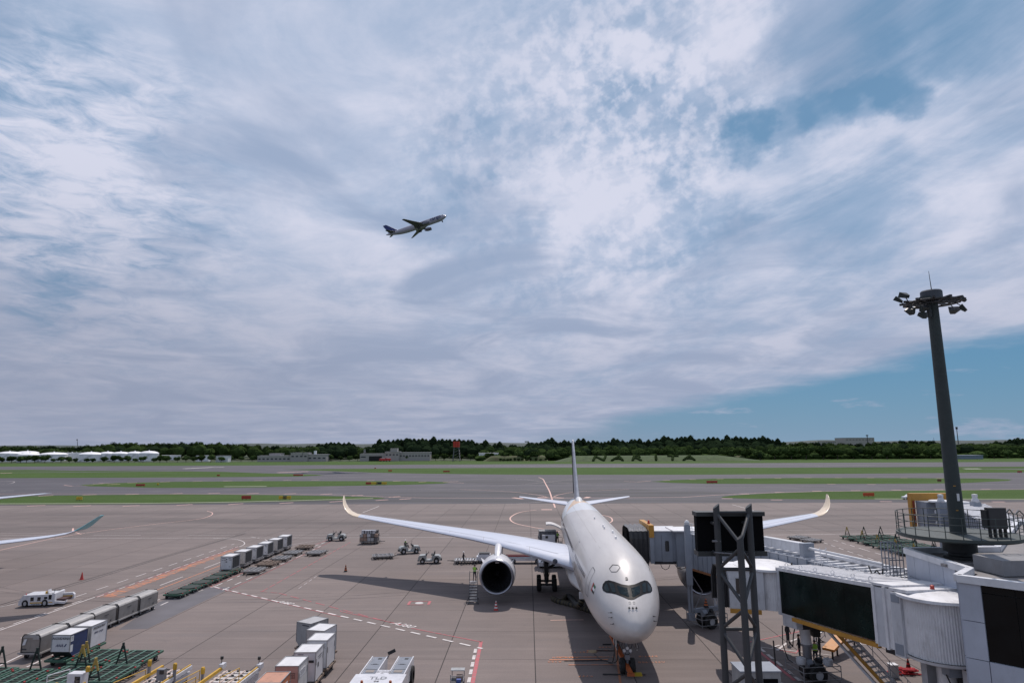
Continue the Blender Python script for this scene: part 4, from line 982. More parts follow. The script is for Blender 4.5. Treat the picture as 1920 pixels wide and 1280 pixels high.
def engine(par, side, W, ex=10.6, s0=24.2, z0=2.82, R_=1.93, body=None):
    e = thing('engine', None, None, (side*ex, s0, z0)); e.parent = par; CH.setdefault(par.name, []).append(e.name)
    ys = 1.0
    n = 48
    MB().lathe([(R_*.80, .42), (R_*.795, .12), (R_*.82, .02), (R_*.86, -.03), (R_*.905, .05), (R_*.935, .30)], axis='Y', n=n).build('intake_lip', LIP, e, smooth=60)
    MB().lathe([(R_*.935, .30), (R_*.985, 1.0), (R_, 1.8), (R_*.985, 3.0), (R_*.90, 4.3), (R_*.79, 5.35), (R_*.765, 5.35), (R_*.86, 4.2)], axis='Y', n=n).build('nacelle', W, e, smooth=60)
    MB().lathe([(R_*.80, .42), (R_*.775, 1.4), (R_*.78, 2.1)], axis='Y', n=n).build('intake_duct', DARKIN, e, smooth=60)
    MB().lathe([(R_*.60, 4.2), (R_*.52, 5.6), (R_*.36, 6.7), (R_*.33, 6.65), (.2, 6.6), (.02, 7.6)], axis='Y', n=28).build('exhaust', mat('exhaust_metal', (.20, .19, .18), .4, .8), e, smooth=40)
    MB().lathe([(.02, 1.35), (.16, 1.5), (.34, 1.9), (.36, 2.0)], axis='Y', n=20).build('spinner', FANM, e, smooth=60)
    fb = MB(); fb.lathe([(R_*.8, 2.35), (0, 2.35)], axis='Y', n=n)
    fb.build('fan_housing', DARKIN, e)
    bl = MB(); rows = []
    for k in range(5):
        q = k/4; r = .34+(R_*.775-.34)*q; tw = .5+.6*q; cw = .34+.12*q
        rows.append([Vector((r, 2.0-cw*math.cos(tw)*.5+.1*q, -cw*math.sin(tw)*.5)), Vector((r, 2.0+.02, 0)), Vector((r, 2.0+cw*math.cos(tw)*.5, cw*math.sin(tw)*.5))])
    bl.grid(rows); bm_ = bl.mesh('fan_blade', FANM, smooth=180, fix=False)
    for k in range(22):
        o = link('fan_blade', bm_, e); o.rotation_euler = (0, k*2*PI/22, 0)
    # pylon
    rows = []
    for (s, z, hw, hh) in ((1.2, 1.72, .18, .05), (2.2, 2.02, .34, .22), (3.6, 2.32, .42, .42), (5.0, 2.45, .42, .5), (7.5, 2.6, .30, .5), (9.5, 2.6, .1, .2)):
        rows.append([Vector((hw*x, s, z+hh*y_-(0 if y_ > 0 else .5))) for x, y_ in ((-1, -1), (-.9, .6), (-.4, 1), (.4, 1), (.9, .6), (1, -1))])
    p_ = MB(); p_.grid(rows, closed=True, capends=True); p_.build('pylon', W, e, smooth=50)
    for s_ in (-1, 1):      # nacelle strakes
        q = R(38) if s_ > 0 else R(142); c = Vector((math.cos(q), 0, math.sin(q)))
        st_ = MB(); a = c*R_*.99+Vector((0, 1.5, 0)); st_.add([a, a+Vector((0, 1.6, 0)), a+Vector((0, 1.5, 0))+c*.42, a+Vector((0, .9, 0))+c*.30, a+Vector((.03, 0, 0)), a+Vector((.03, 1.6, 0)), a+Vector((.03, 1.5, 0))+c*.42, a+Vector((.03, .9, 0))+c*.3], [(0, 1, 2, 3), (7, 6, 5, 4), (0, 3, 7, 4), (3, 2, 6, 7), (2, 1, 5, 6), (0, 4, 5, 1)]); st_.build('strake', W, e)
    MB().tube((0, .65, R_*.95), (0, .66, R_*.965), .05, n=8).build('sensor', BLK, e)
    return e
def airliner(label, loc, rz, pal='main', tip=None, tailc=None, group=None, full=True, WB=None, WT=None, tail=(0, 0)):
    a = thing('airliner', label, 'airliner', loc, rz, group); st = [(s+tail[0]*min(1, max(0, s-43)/13)*.6, h, t+tail[1]*max(0, s-43)/23*(s < 64), b_+tail[1]*max(0, s-43)/16, m_+tail[1]*max(0, s-43)/18) for s, h, t, b_, m_ in A350]; body = body_mats(pal); W = wing_mat()
    f = fus_mesh(st).build('fuselage', body, a, smooth=180)
    # wing-body fairing under the root
    fr = MB(); rows = []
    for s, hw, zb, zt in ((17.5, .8, 2.5, 2.6), (19.5, 2.3, 2.1, 3.0), (22, 3.15, 1.85, 4.0), (26, 3.35, 1.72, 4.5), (32, 3.35, 1.72, 4.5), (37, 3.0, 1.85, 4.2), (41, 2.0, 2.1, 3.2), (43.5, .6, 2.5, 2.7)):
        rows.append([Vector((hw*math.cos(t), s, (zb+zt)/2+(zt-zb)/2*math.sin(t))) for t in [2*PI*i/28 for i in range(28)]])
    fr.grid(rows, closed=True, capends=True); fr.build('belly_fairing', body, a, smooth=180)
    for sd_ in (-1, 1):
        w_ = wing_mesh(WB or W350, sd_).build('wing', W, a, smooth=40)
        wing_mesh(WT or WL350, sd_).build('winglet', tip or mat('tan_winglet', (.66, .54, .40), .4, coat=.3), w_, smooth=50)
        # flap and slat joints, as thin raised strips of sealant on the wing
        def wp(y, fx, up=True, off=.012):
            for p_, q_ in zip(W350, W350[1:]):
                if y <= q_[0]:
                    t = (y-p_[0])/(q_[0]-p_[0]); v = [p_[k]+(q_[k]-p_[k])*t for k in range(6)]; break
            xs = fx; tt = v[4]; h = .018*math.sin(PI*xs)+5*tt*(.2969*math.sqrt(xs)-.126*xs-.3516*xs*xs+.2843*xs**3-.1015*xs**4)
            return Vector((sd_*(v[0]-math.sin(v[5])*h*v[3]), v[1]+xs*v[3], v[2]+math.cos(v[5])*h*v[3]+off))
        def wline(pts, wd=.05):
            b = MB(); V = []
            for (y0, f0), (y1, f1) in zip(pts, pts[1:]):
                for k in range(10): V.append(wp(y0+(y1-y0)*k/10, f0+(f1-f0)*k/10))
            V.append(wp(*pts[-1])); rows = []
            for i, p_ in enumerate(V):
                d = (V[min(i+1, len(V)-1)]-V[max(0, i-1)]).normalized(); n = Vector((-d.y, d.x, 0)).normalized()*wd/2; rows.append([p_+n, p_-n])
            b.grid(rows); return b
        lm = mat('wing_joint', (.30, .31, .35), .6)
        wline([(4.2, .10), (29, .12)]).build('slat_joint', lm, w_, fix=False); wline([(4.2, .74), (11, .70), (22, .70)]).build('flap_joint', lm, w_, fix=False); wline([(22.3, .73), (28.8, .72)]).build('aileron_joint', lm, w_, fix=False)
        for y in (7.2, 12.4, 16.6, 20.8, 25.0): wline([(y, .01), (y+.05, .11)], .04).build('slat_gap', lm, w_, fix=False)
        for y in (11.2, 16.6, 22.1): wline([(y, .71), (y, .985)], .04).build('flap_gap', lm, w_, fix=False)
        for y, L_ in ((7.5, 4.2), (14.6, 3.6), (19.6, 3.0), (24.5, 2.2)):     # flap track fairings
            p_ = wp(y, .8, off=-.55); ff = MB(); rows = []
            for k in range(7):
                q = k/6; r = .30*math.sin(PI*min(.98, max(.03, q)))**.6; rows.append([Vector((p_.x+r*math.cos(t)*.8, p_.y-L_*.5+L_*q, p_.z+r*math.sin(t)*1.1)) for t in [2*PI*i/10 for i in range(10)]])
            ff.grid(rows, closed=True, capends=True); ff.build('track_fairing', W, w_, smooth=180)
        engine(a, sd_, wing_mat('nacelle_paint', (.60, .60, .63)))
        wing_mesh([(y, s+tail[0], z+tail[1]*.9, *r_) for y, s, z, *r_ in S350], sd_).build('tailplane', W, a, smooth=40)
        MB().lathe([(0, -.02), (.26, 0)], (sd_*4.55, 23.35, 4.55), 'Y', 16).build('landing_light', mat('lamp_glass', (.05, .06, .09), .1, coat=1), w_)
    TB = [(7.9, 54.4, 8.9), (9.5, 56.4, 7.7), (12, 58.9, 6.2), (15, 61.9, 4.6), (17.0, 63.9, 3.5), (17.25, 64.5, 2.7)]
    fin = fin_mesh(TB, .09).build('fin', tailc or mat('fin_paint', (.40, .40, .44), .4, coat=.3, c2=(.50, .50, .54)), a, smooth=40); fin.location = (0, tail[0]*.2, tail[1]*.2)
    MB().box((0, 64.7, 12.6), (.42, .06, 8.6), rot=Matrix.Rotation(R(-19), 3, 'X')).build('rudder_edge', LINE, fin)
    sp = MB(); rows = []
    for s, hw, h in ((50.8, .25, 8.15), (51.8, .55, 8.62), (53.2, .60, 8.72), (54.4, .45, 8.62), (55.4, .1, 8.2)):
        rows.append([Vector((hw*math.cos(t), s, 7.9+(h-7.9)*max(0, math.sin(t))-.2*(math.sin(t) < 0))) for t in [2*PI*i/16 for i in range(16)]])
    sp.grid(rows, closed=True, capends=True); sp.build('antenna_dome', mat('dome_white', (.68, .68, .68), .4, coat=.3), f, smooth=60)
    for s, t in ((17, 1.35), (19.5, 1.52), (21, 1.5), (13, 1.42), (28, 1.57)):
        p_ = fus_pt(st, s, t); MB().box(p_+Vector((0, 0, .10)), (.12, .5, .22)).build('blade_antenna', WHT, f)
    # cockpit
    msk = [(0, 6.46), (.45, 6.50), (.95, 6.61), (1.28, 6.63), (1.52, 6.54), (1.70, 6.34), (1.78, 6.12), (1.74, 5.97), (1.55, 5.92), (1.25, 5.95), (.95, 5.94), (.55, 5.86), (.20, 5.75), (0, 5.73)]
    full_m = msk+[(-u, z) for u, z in msk[-2:0:-1]]
    dm = decal(st, full_m, MASK, 'windscreen', f, .010)
    for s_ in (1, -1):
        panes = [[(.13, 6.32), (.50, 6.36), (.80, 6.42), (.76, 6.18), (.68, 6.02), (.42, 5.95), (.18, 5.87), (.11, 5.90)], [(.99, 6.46), (1.20, 6.50), (1.31, 6.47), (1.25, 6.22), (1.17, 6.04), (1.02, 6.03), (.93, 6.06)], [(1.43, 6.44), (1.54, 6.35), (1.66, 6.16), (1.64, 6.05), (1.50, 5.99), (1.32, 6.03), (1.38, 6.25)]]
        for pl in panes: decal(st, [(s_*u, z) for u, z in (pl if s_ > 0 else pl[::-1])], GLASSD, 'window_pane', dm, .022)
        wp0 = [(s_*.04, 5.46), (s_*.12, 5.95), (s_*.10, 5.96), (s_*.02, 5.46)]
    # crew hatch, doors, probes, letter and flag
    ring_decal(st, [(-1.12, 7.24), (-.84, 7.48), (-.48, 7.50), (-.36, 7.38), (-.66, 7.14), (-1.02, 7.10)], .035, LINE, 'escape_hatch_outline', f)
    s_ = surf_nose(st, -.12, 6.78); words('registration_letter', 'B', .34, LINE, f, frame((-.06, s_-.05, 6.80), (1, 0, 0), (0, -.85, .52)), .01)
    for k, u in enumerate((-.22, 0, .22)):
        s_ = surf_nose(st, u*1.1, 5.36); pr = MB(); pr.tube((u*1.1, s_, 5.36), (u*1.1, s_-.10, 5.36), .05, n=8); pr.tube((u*1.1-.10, s_-.1, 5.36), (u*1.1+.10, s_-.1, 5.36), .012, n=5); pr.tube((u*1.1, s_-.1, 5.29), (u*1.1, s_-.1, 5.46), .012, n=5); pr.build('pitot_probe', BLK, f)
    for u, z in ((-1.38, 4.92), (-1.38, 4.64), (-1.30, 4.28), (1.42, 4.7), (1.45, 4.4)):
        s_ = surf_nose(st, u, z); pr = MB(); pr.tube((u, s_, z), (u*1.06, s_-.10, z), .035, n=6); pr.tube((u*1.1-.12, s_-.1, z), (u*1.1+.06, s_-.1, z), .014, n=5); pr.build('sensor_probe', BLK, f)
    for u in (-.14, .14):
        ring_decal(st, [(u-.06, 5.64), (u+.06, 5.64), (u+.06, 5.54), (u-.06, 5.54)], .014, LINE, 'wiper_panel', f)
    for sd_ in (-1, 1):
        for s0, wd in ((5.7, 1.07), (18.3, 1.07), (43, 1.07), (54.0, .9)):
            side_strip(st, sd_, [(s0, .02), (s0, .62), (s0+.08, .68), (s0+wd-.08, .68), (s0+wd, .62), (s0+wd, .02), (s0+wd-.08, -.03), (s0+.08, -.03), (s0, .02)], .045, LINE, 'door_outline', f)
        s = 8.0; wins = MB()
        me = None
        while s < 52:
            if not (17.8 < s < 19.9 or 42.6 < s < 44.5):
                p_ = fus_pt(st, s, .30); n = Vector((math.cos(.30), 0, math.sin(.30)))
                if me is None: me = MB().box((0, 0, 0), (.02, .22, .30)).mesh('cabin_window', mat('cabin_window', (.03, .03, .04), .15))
                o = link('cabin_window', me, f); o.location = (sd_*(p_.x+.003), p_.y, p_.z); o.rotation_euler = (0, -sd_*.30, 0)
            s += .56
        # open cargo door outline aft, closed forward
        side_strip(st, sd_, [(13, -.62), (13, -.12), (15.8, -.12), (15.8, -.62), (13, -.62)], .04, LINE, 'cargo_door_outline', f)
        sj = mat('skin_joint', (.34, .32, .31), .6)
        for s0 in (10.4, 16.2, 22.4, 28.6, 34.8, 41, 47.5, 52.5): side_strip(st, sd_, [(s0, -.7), (s0, PI/2)], .028, sj, 'skin_joint', f, .006)
        side_strip(st, sd_, [(9.5, 1.12), (50, 1.12)], .030, sj, 'skin_joint', f, .006); side_strip(st, sd_, [(8.5, .72), (50, .72)], .022, sj, 'skin_joint', f, .006)
    # national flag beside the left-hand front door (seen at photo left)
    fl = MB()
    def fp(s, t, off=.02): p_ = fus_pt(st, s, t); n = Vector((math.cos(t), 0, math.sin(t))); p_ = p_+n*off; return Vector((-p_.x, p_.y, p_.z))
    def flq(s0, s1, t0, t1, c): fl.cur = c; fl.grid([[fp(s0, t0), fp(s0, t1)], [fp(s1, t0), fp(s1, t1)]])
    flq(4.95, 4.70, .24, .46, 0); flq(4.70, 4.25, .386, .46, 1); flq(4.70, 4.25, .313, .386, 2); flq(4.70, 4.25, .24, .313, 3)
    fl.build('flag', [mat('flag_red', (.35, .02, .02), .5), mat('flag_green', (.01, .09, .03), .5), mat('flag_white', (.7, .7, .7), .5), mat('flag_black', (.01, .01, .01), .5)], f, fix=False)
    # large faint title low on the right-hand side ahead of the wing
    for sd_ in (-1,):
        t_ = .10; 
        for i, ch in enumerate('ETIHAD'):
            s = 16.6-i*1.45; p_ = fus_pt(st, s, -.05); words('title_letter', ch, 1.7, mat('title_grey', (.38, .34, .31), .5), f, frame((-(p_.x+.03), s, p_.z), (0, 1 if sd_ > 0 else -1, 0), (-1, 0, -.0)), .004)
    if not full: return a
    # nose gear
    ng = thing('nose_gear', None, None, (0, 4.65, 0)); ng.parent = a; CH.setdefault(a.name, []).append(ng.name)
    for s_ in (-1, 1): wheel(ng, s_*.36, 0, .53, .53, .36)
    b = MB(); b.tube((0, 0, .5), (0, .25, 2.9), .13, .17, n=12); b.tube((-.55, 0, .53), (.55, 0, .53), .09, n=8); b.tube((0, .1, 1.2), (0, 1.8, 2.6), .07, n=8); b.box((0, -.1, 1.15), (.34, .28, .34)); b.box((0, -.05, 1.5), (.62, .2, .22)); b.build('strut', GREYM, ng, smooth=40)
    b = MB(); b.tube((-.22, -.16, 1.62), (-.22, -.26, 1.6), .11, n=12); b.tube((.22, -.16, 1.62), (.22, -.26, 1.6), .11, n=12); b.tube((0, -.18, 1.78), (0, -.28, 1.78), .11, n=12); b.build('taxi_light', mat('taxi_lamp', (.7, .7, .72), .15, coat=1), ng)
    b = MB(); b.path([(-.25, -.1, 2.4), (-.4, -.2, 1.9), (-.12, -.15, 1.4), (-.3, -.1, 1.0)], .022); b.path([(.2, -.1, 2.5), (.35, -.22, 2.0), (.1, -.15, 1.3)], .022); b.build('hydraulic_hose', BLK, ng)
    for s_ in (-1, 1):
        box('gear_door', (s_*.72, .9, 1.95), (.05, 2.0, .75), body, ng, rz=0)
        b = MB(); b.path([(s_*.62, -.3, 2.35), (s_*.82, -.35, 1.85), (s_*.66, -.33, 1.75), (s_*.55, -.3, 2.3)], .02); b.build('door_link', BLK, ng)
    for s_ in (-1, 1):
        mg = thing('main_gear', None, None, (s_*5.3, 32.2, 0)); mg.parent = a; CH.setdefault(a.name, []).append(mg.name)
        for yy in (-1.02, 1.02):
            for xx in (-.88, .88): wheel(mg, xx, yy, .70, .70, .52)
        b = MB(); b.tube((0, -1.1, .72), (0, 1.1, .72), .17, n=10); b.tube((-.9, -1.02, .7), (.9, -1.02, .7), .12, n=8); b.tube((-.9, 1.02, .7), (.9, 1.02, .7), .12, n=8); b.tube((0, 0, .75), (0, .1, 4.3), .26, .30, n=14); b.tube((0, 0, 2.2), (-s_*2.6, .2, 3.6), .13, n=8); b.tube((0, 0, 1.9), (0, 2.6, 3.8), .10, n=8); b.box((0, -.3, 2.4), (.5, .4, .9)); b.build('strut', mat('gear_dark', (.03, .03, .033), .5, .3), mg, smooth=40)
        box('gear_door', (s_*1.05, .2, 3.2), (.07, 1.7, 1.9), W, mg)
        b = MB(); b.path([(-.3, -.3, 3.4), (-.42, -.5, 2.2), (-.2, -.4, 1.2)], .03); b.path([(.3, -.3, 3.2), (.4, -.45, 2.0), (.2, -.4, 1.3)], .03); b.build('hydraulic_hose', BLK, mg)
    return a
NOSE = Vector((8.06, 44.75, 0)); YAW = -R(1.9)
plane = airliner('pearl white wide-body airliner parked nose-on with dark cockpit mask and tan winglets', NOSE, YAW)
def AL(x, s, z): return NOSE+Vector((x*math.cos(YAW)-s*math.sin(YAW), x*math.sin(YAW)+s*math.cos(YAW), z))   # airliner frame -> world
# neighbour on the left stand: the same type, teal tips; only wingtip, tailplane and fin reach into the photo
TEAL = mat('teal_paint', (.10, .42, .50), .35, coat=.4)
plane2 = airliner('neighbouring airliner at the left edge, showing a silver wing with a teal upturned tip', (0, 0, 0), YAW, 'plain', TEAL, mat('bright_teal', (.0, .30, .38), .4), WB=W350+[(30.2, 41.9, 7.2, 2.7, .09, .12), (31.3, 43.0, 7.4, 2.2, .09, .3), (31.8, 43.6, 7.65, 1.9, .08, .6)], WT=[(31.8, 43.6, 7.65, 1.9, .08, .6), (32.2, 44.1, 8.0, 1.7, .07, .75), (33.1, 45.4, 9.0, .8, .06, .75)], tail=(5.5, 2.0))
q = P(191, 964, 9.1); tipm = AL(33.8, 45.8, 9.1)-NOSE
plane2.location = (q.x-tipm.x, q.y-tipm.y, 0)
print('plane2', plane2.location)

# ------------------------------------------------------------------ departing freighter
def freighter():
    st = [(0, .02, .3, .26, .28), (.4, .62, .85, -.3, .2), (1.3, 1.25, 1.4, -.95, .1), (2.4, 1.75, 1.95, -1.5, .1), (4, 2.2, 2.42, -2.1, .05), (6.5, 2.48, 2.62, -2.62, 0), (10, 2.52, 2.66, -2.7, 0), (34, 2.52, 2.66, -2.7, 0), (41, 2.3, 2.64, -2.0, .2), (47, 1.6, 2.5, -.6, .7), (51, .9, 2.3, .6, 1.3), (53.6, .25, 2.0, 1.5, 1.75)]
    c = ray(783, 424); t0 = 520/(c.y); pos = Vector((0, 0, CAM_H))+c*t0
    a = thing('cargo_airliner', 'white freighter with dark blue tail climbing away through the clouds', 'freighter', pos)
    body = mat('freighter_white', (.30, .285, .34), .35, coat=.4); Wg = mat('freighter_wing', (.08, .08, .10), .45); BL = mat('freighter_blue', (.010, .022, .13), .4); DKB = mat('title_navy', (.012, .03, .10), .5)
    off = Vector((0, -26, 0))
    f = fus_mesh(st, 32).build('fuselage', body, a, smooth=180); f.location = off
    wt = [(1.5, 17, -1.9, 11.5, .12, .1), (7.5, 21.5, -1.3, 7.4, .11, .1), (15, 27.3, -.5, 4.8, .10, .1), (23.5, 33.8, .4, 2.0, .09, .1)]
    for s_ in (-1, 1):
        wing_mesh(wt, s_).build('wing', Wg, a, smooth=40).location = off
        wing_mesh([(.5, 43.5, 1.2, 6.0, .1, .1), (4.5, 47, 1.6, 3.6, .09, .1), (9.2, 50.6, 2.1, 1.9, .08, .1)], s_).build('tailplane', Wg, a, smooth=40).location = off
        e = thing('engine', None, None, off+Vector((s_*7.9, 15.6, -2.9))); e.parent = a
        MB().lathe([(1.05, .1), (1.25, 0), (1.42, .4), (1.5, 1.6), (1.42, 3.2), (1.15, 4.3), (.75, 5.2), (.2, 6.2)], axis='Y', n=24).build('nacelle', mat('freighter_nacelle', (.14, .14, .18), .4), e, smooth=50); MB().lathe([(1.05, .12), (1.0, .9), (0, .9)], axis='Y', n=20).build('intake', DARKIN, e)
        box('pylon', (0, 4.2, 1.35), (.35, 4.8, 1.0), Wg, e)
        gd = MB(); gd.box((s_*4.6, -.5, -3.2), (.12, 2.0, 1.4)); gd.box((s_*4.2, -.6, -3.6), (1.3, 2.6, 1.2)); gd.build('main_gear', BLK, a)
    fin_mesh([(2.2, 42.6, 8.4), (5, 45.4, 6.4), (8, 48.5, 4.5), (10.2, 50.8, 3.0)]).build('fin', BL, a, smooth=40).location = off
    gb = MB(); gb.box((0, 4.9-26, -3.3), (.5, 1.0, 1.4)); gb.build('nose_gear', BLK, a)
    words('title', 'cargo', 4.4, DKB, a, frame((-2.60, 9.6-26, .95), (0, -1, 0), (-1, 0, .25)), .02)
    decal_w = box('cockpit_window', (0, 3.0-26, 1.55), (3.3, .5, .5), MASK, a)
    dr = MB()
    for s0, z0, z1, s1 in ((14.5, -1.4, 1.4, 17.3),): 
        for p_, q_ in (((2.56, s0-26, z0), (2.56, s0-26, z1)), ((2.56, s0-26, z1), (2.56, s1-26, z1)), ((2.56, s1-26, z1), (2.56, s1-26, z0))): dr.bar(p_, q_, .12)
    dr.build('cargo_door_outline', LINE, a)
    # nose towards +x and up, seen from its right side
    hd = Vector((1.0, .0, .36)).normalized(); yv = -hd; up = Vector((-.25, 0, 1)); zv = (up-yv*up.dot(yv)).normalized(); xv = yv.cross(zv)
    a.rotation_euler = Matrix((xv, yv, zv)).transposed().to_euler()
    return a
freighter()
# ================================================================== GROUND EQUIPMENT
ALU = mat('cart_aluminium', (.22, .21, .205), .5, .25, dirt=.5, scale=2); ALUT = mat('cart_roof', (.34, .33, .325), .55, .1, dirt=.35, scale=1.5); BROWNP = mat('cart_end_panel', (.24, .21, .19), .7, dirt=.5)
GRN = mat('dolly_green', (.038, .105, .072), .6, dirt=.35, scale=2); GRN2 = mat('dolly_green_light', (.060, .140, .108), .6, dirt=.25, scale=2); DGRN = mat('dolly_dark', (.012, .022, .018), .7); YEL = mat('safety_yellow', (.52, .30, .025), .5, dirt=.2)
ROLL = mat('roller_steel', (.20, .19, .185), .45, .5, dirt=.3); CWHITE = mat('container_white', (.55, .55, .57), .5, dirt=.25, scale=1.2); CTOP = mat('container_top', (.60, .60, .62), .6, dirt=.15, scale=.8); CGREY = mat('container_grey', (.30, .31, .32), .5, .2, dirt=.4); CDARK = mat('container_dark', (.022, .024, .028), .6)
ALUF = mat('container_frame', (.32, .32, .33), .4, .5); NAVY = mat('container_navy', (.018, .035, .11), .5, var=.25); CORG = mat('container_orange', (.42, .13, .055), .55, dirt=.25); CORGT = mat('container_orange_top', (.44, .22, .15), .65, dirt=.5, scale=.8); SALM = mat('container_salmon', (.46, .27, .23), .55, dirt=.2)
INK = mat('print_ink', (.04, .04, .05), .6); NAVI = mat('print_navy', (.02, .03, .10), .6); VW = mat('vehicle_white', (.58, .58, .61), .35, dirt=.15, coat=.3); GLS = mat('dark_glass', (.010, .012, .016), .06, coat=1, var=.1); REDM = mat('reflector_red', (.40, .02, .02), .4)
def whl(t, xs, ys, r, w_=.14, n=10):
    me = None
    for x in xs:
        for y in ys:
            if me is None:
                b = MB(); b.lathe([(r*.5, -w_/2), (r, -w_/2), (r, w_/2), (r*.5, w_/2)], axis='X', n=n+4); b.cur = 1; b.lathe([(0, -w_*.42), (r*.5, -w_*.42)], axis='X', n=n); b.lathe([(r*.5, w_*.42), (0, w_*.42)], axis='X', n=n); me = b.mesh('wheel', [TYRE, GREYM], 50)
            o = link('wheel', me, t); o.location = (x, y, r)

def baggage_cart():
    t = thing('baggage_cart', '-', 'baggage cart', (0, 0, 0)); W_, L_, z0, z1 = 1.5, 2.95, .52, 1.86
    box('floor', (0, 0, z0-.06), (W_+.12, L_+.15, .12), ALUT, t)
    for s_ in (-1, 1):
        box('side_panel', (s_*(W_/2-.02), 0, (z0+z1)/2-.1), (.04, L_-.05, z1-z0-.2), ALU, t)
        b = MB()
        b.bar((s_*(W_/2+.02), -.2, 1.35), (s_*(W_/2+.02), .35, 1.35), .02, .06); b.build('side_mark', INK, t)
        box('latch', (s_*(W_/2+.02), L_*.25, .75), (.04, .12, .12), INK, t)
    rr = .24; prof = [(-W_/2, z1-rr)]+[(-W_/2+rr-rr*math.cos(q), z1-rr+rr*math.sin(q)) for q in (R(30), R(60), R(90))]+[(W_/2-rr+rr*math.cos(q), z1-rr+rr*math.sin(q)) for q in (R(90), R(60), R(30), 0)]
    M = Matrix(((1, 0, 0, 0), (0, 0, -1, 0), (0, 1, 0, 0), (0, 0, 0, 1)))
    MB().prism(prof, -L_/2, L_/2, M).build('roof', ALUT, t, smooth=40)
    box('roof_seam', (-.32, 0, z1+.012), (.09, L_, .03), mat('cart_seam', (.10, .10, .10), .6), t)
    for s_ in (-1, 1):
        box('end_panel', (0, s_*(L_/2-.03), (z0+z1)/2-.06), (W_-.08, .04, z1-z0-.24), BROWNP, t)
        for sx in (-1, 1):
            b = MB(); b.path([(sx*(W_/2-.03), s_*(L_/2+.03), z0), (sx*(W_/2-.03), s_*(L_/2+.03), z1-.2), (sx*(W_/2-.18), s_*(L_/2+.03), z1+.02), (sx*(W_/2-.42), s_*(L_/2+.03), z1+.02)], .03, 6); b.build('corner_post', BLK, t)
    box('corner_plate', (.38, -L_/2-.02, z1-.22), (.5, .03, .28), ALUT, t)
    b = MB(); b.prism([(-.20, -.3), (.02, -.28), (.14, .16), (-.06, .14)], -.015, .015, Matrix.Translation((-.46, -L_/2-.03, 1.38)) @ Matrix.Rotation(PI/2, 4, 'X')); b.build('document_holder', CTOP, t)
    box('number', (-.5, -L_/2-.01, .78), (.36, .01, .09), INK, t)
    box('bumper', (0, -L_/2-.1, z0-.02), (W_+.3, .08, .10), ALUF, t); whl(t, (-.55, .55), (-1.05, 1.05), .21)
    b = MB(); b.bar((0, L_/2, .35), (0, L_/2+.35, .35), .07); b.build('towbar', DK, t)
    return t
cart = baggage_cart()
cl = ['grey baggage cart at the near end of the row, its end panel facing the camera', 'grey baggage cart second from the camera, half behind the lettered container', 'grey baggage cart in the middle of the row', 'grey baggage cart second from the far end of the row', 'grey baggage cart at the far end of the row']
u0, _ = uv(60, 1240); uc = -38.9
for i in range(5):
    p = G(uc+.0*i, 53.6+3.22*i); dx = [0, .05, -.05, .03, .1][i]
    if i == 0: cart.location = p; cart.rotation_euler.z = -SL; cart['label'] = cl[0]; cart['group'] = 'grey baggage carts parked in a row'
    else: copy_thing(cart, p+Vector((dx, 0, 0)), -SL+.01*dx, cl[i])

def roller_dolly(name, cat, W_, L_, h, fm, rm, nroll=6, nlong=3, towbar=True, up=False, wr=.2):
    t = thing(name, '-', cat); b = MB()
    for s_ in (-1, 1): b.box((s_*W_/2, 0, h), (.12, L_, .14)); b.box((0, s_*L_/2, h-.003), (W_-.13, .12, .132))
    b.box((0, 0, h-.14), (W_*.5, L_*.9, .10)); b.build('frame', fm, t)
    me = MB().box((0, 0, 0), (W_-.2, .16, .05)).mesh('roller', rm)
    for k in range(nroll): o = link('roller', me, t); o.location = (0, -L_/2+L_*(k+.5)/nroll, h+.03)
    m2 = MB().box((0, 0, 0), (.13, L_-.14, .035)).mesh('deck_strip', GRN2 if fm is GRN else rm)
    for k in range(nlong): o = link('deck_strip', m2, t); o.location = ((k+.5)/nlong*W_-W_/2, 0, h+.075)
    m3 = MB().box((0, 0, 0), (.09, .14, .06)).mesh('stop', REDM if fm is GRN else DK)
    for sx in (-1, 1):
        for yy in (-.32, .32): o = link('stop', m3, t); o.location = (sx*W_/2, yy*L_, h+.11)
    whl(t, (-W_*.38, W_*.38), (-L_*.36, L_*.36), wr)
    if towbar:
        b = MB(); y0 = L_/2
        if up:
            b.tube((-.42, y0-.1, h), (-.06, y0-.12, h+1.3), .06, n=6); b.tube((.42, y0-.1, h), (.06, y0-.12, h+1.3), .06, n=6); b.tube((-.3, y0-.1, h+.35), (.3, y0-.1, h+.35), .05, n=6); b.tube((0, y0-.12, h+1.1), (0, y0-.12, h+1.52), .085, n=8)
        else: b.tube((-.4, y0, h-.12), (0, y0+.8, .36), .04, n=6); b.tube((.4, y0, h-.12), (0, y0+.8, .36), .04, n=6); b.tube((0, y0+.75, .36), (0, y0+1.05, .36), .05, n=6)
        b.build('towbar', (DGRN if fm is GRN else DK), t)
        if up == 'y': b = MB(); b.tube((-.22, y0-.11, h+.72), (-.06, y0-.12, h+1.32), .068, n=6); b.tube((.22, y0-.11, h+.72), (.06, y0-.12, h+1.32), .068, n=6); b.tube((0, y0-.12, h+1.1), (0, y0-.12, h+1.54), .092, n=8); b.build('towbar_tip', mat('faded_yellow', (.34, .23, .05), .6, dirt=.4), t)
    return t
def place(proto, used, p, rz, label, group=None):
    if not used.get(proto.name):
        used[proto.name] = 1; proto.location = p; proto.rotation_euler = (0, 0, rz); proto['label'] = label
        if group: proto['group'] = group
        return proto
    return copy_thing(proto, p, rz, label, group)
USED = {}
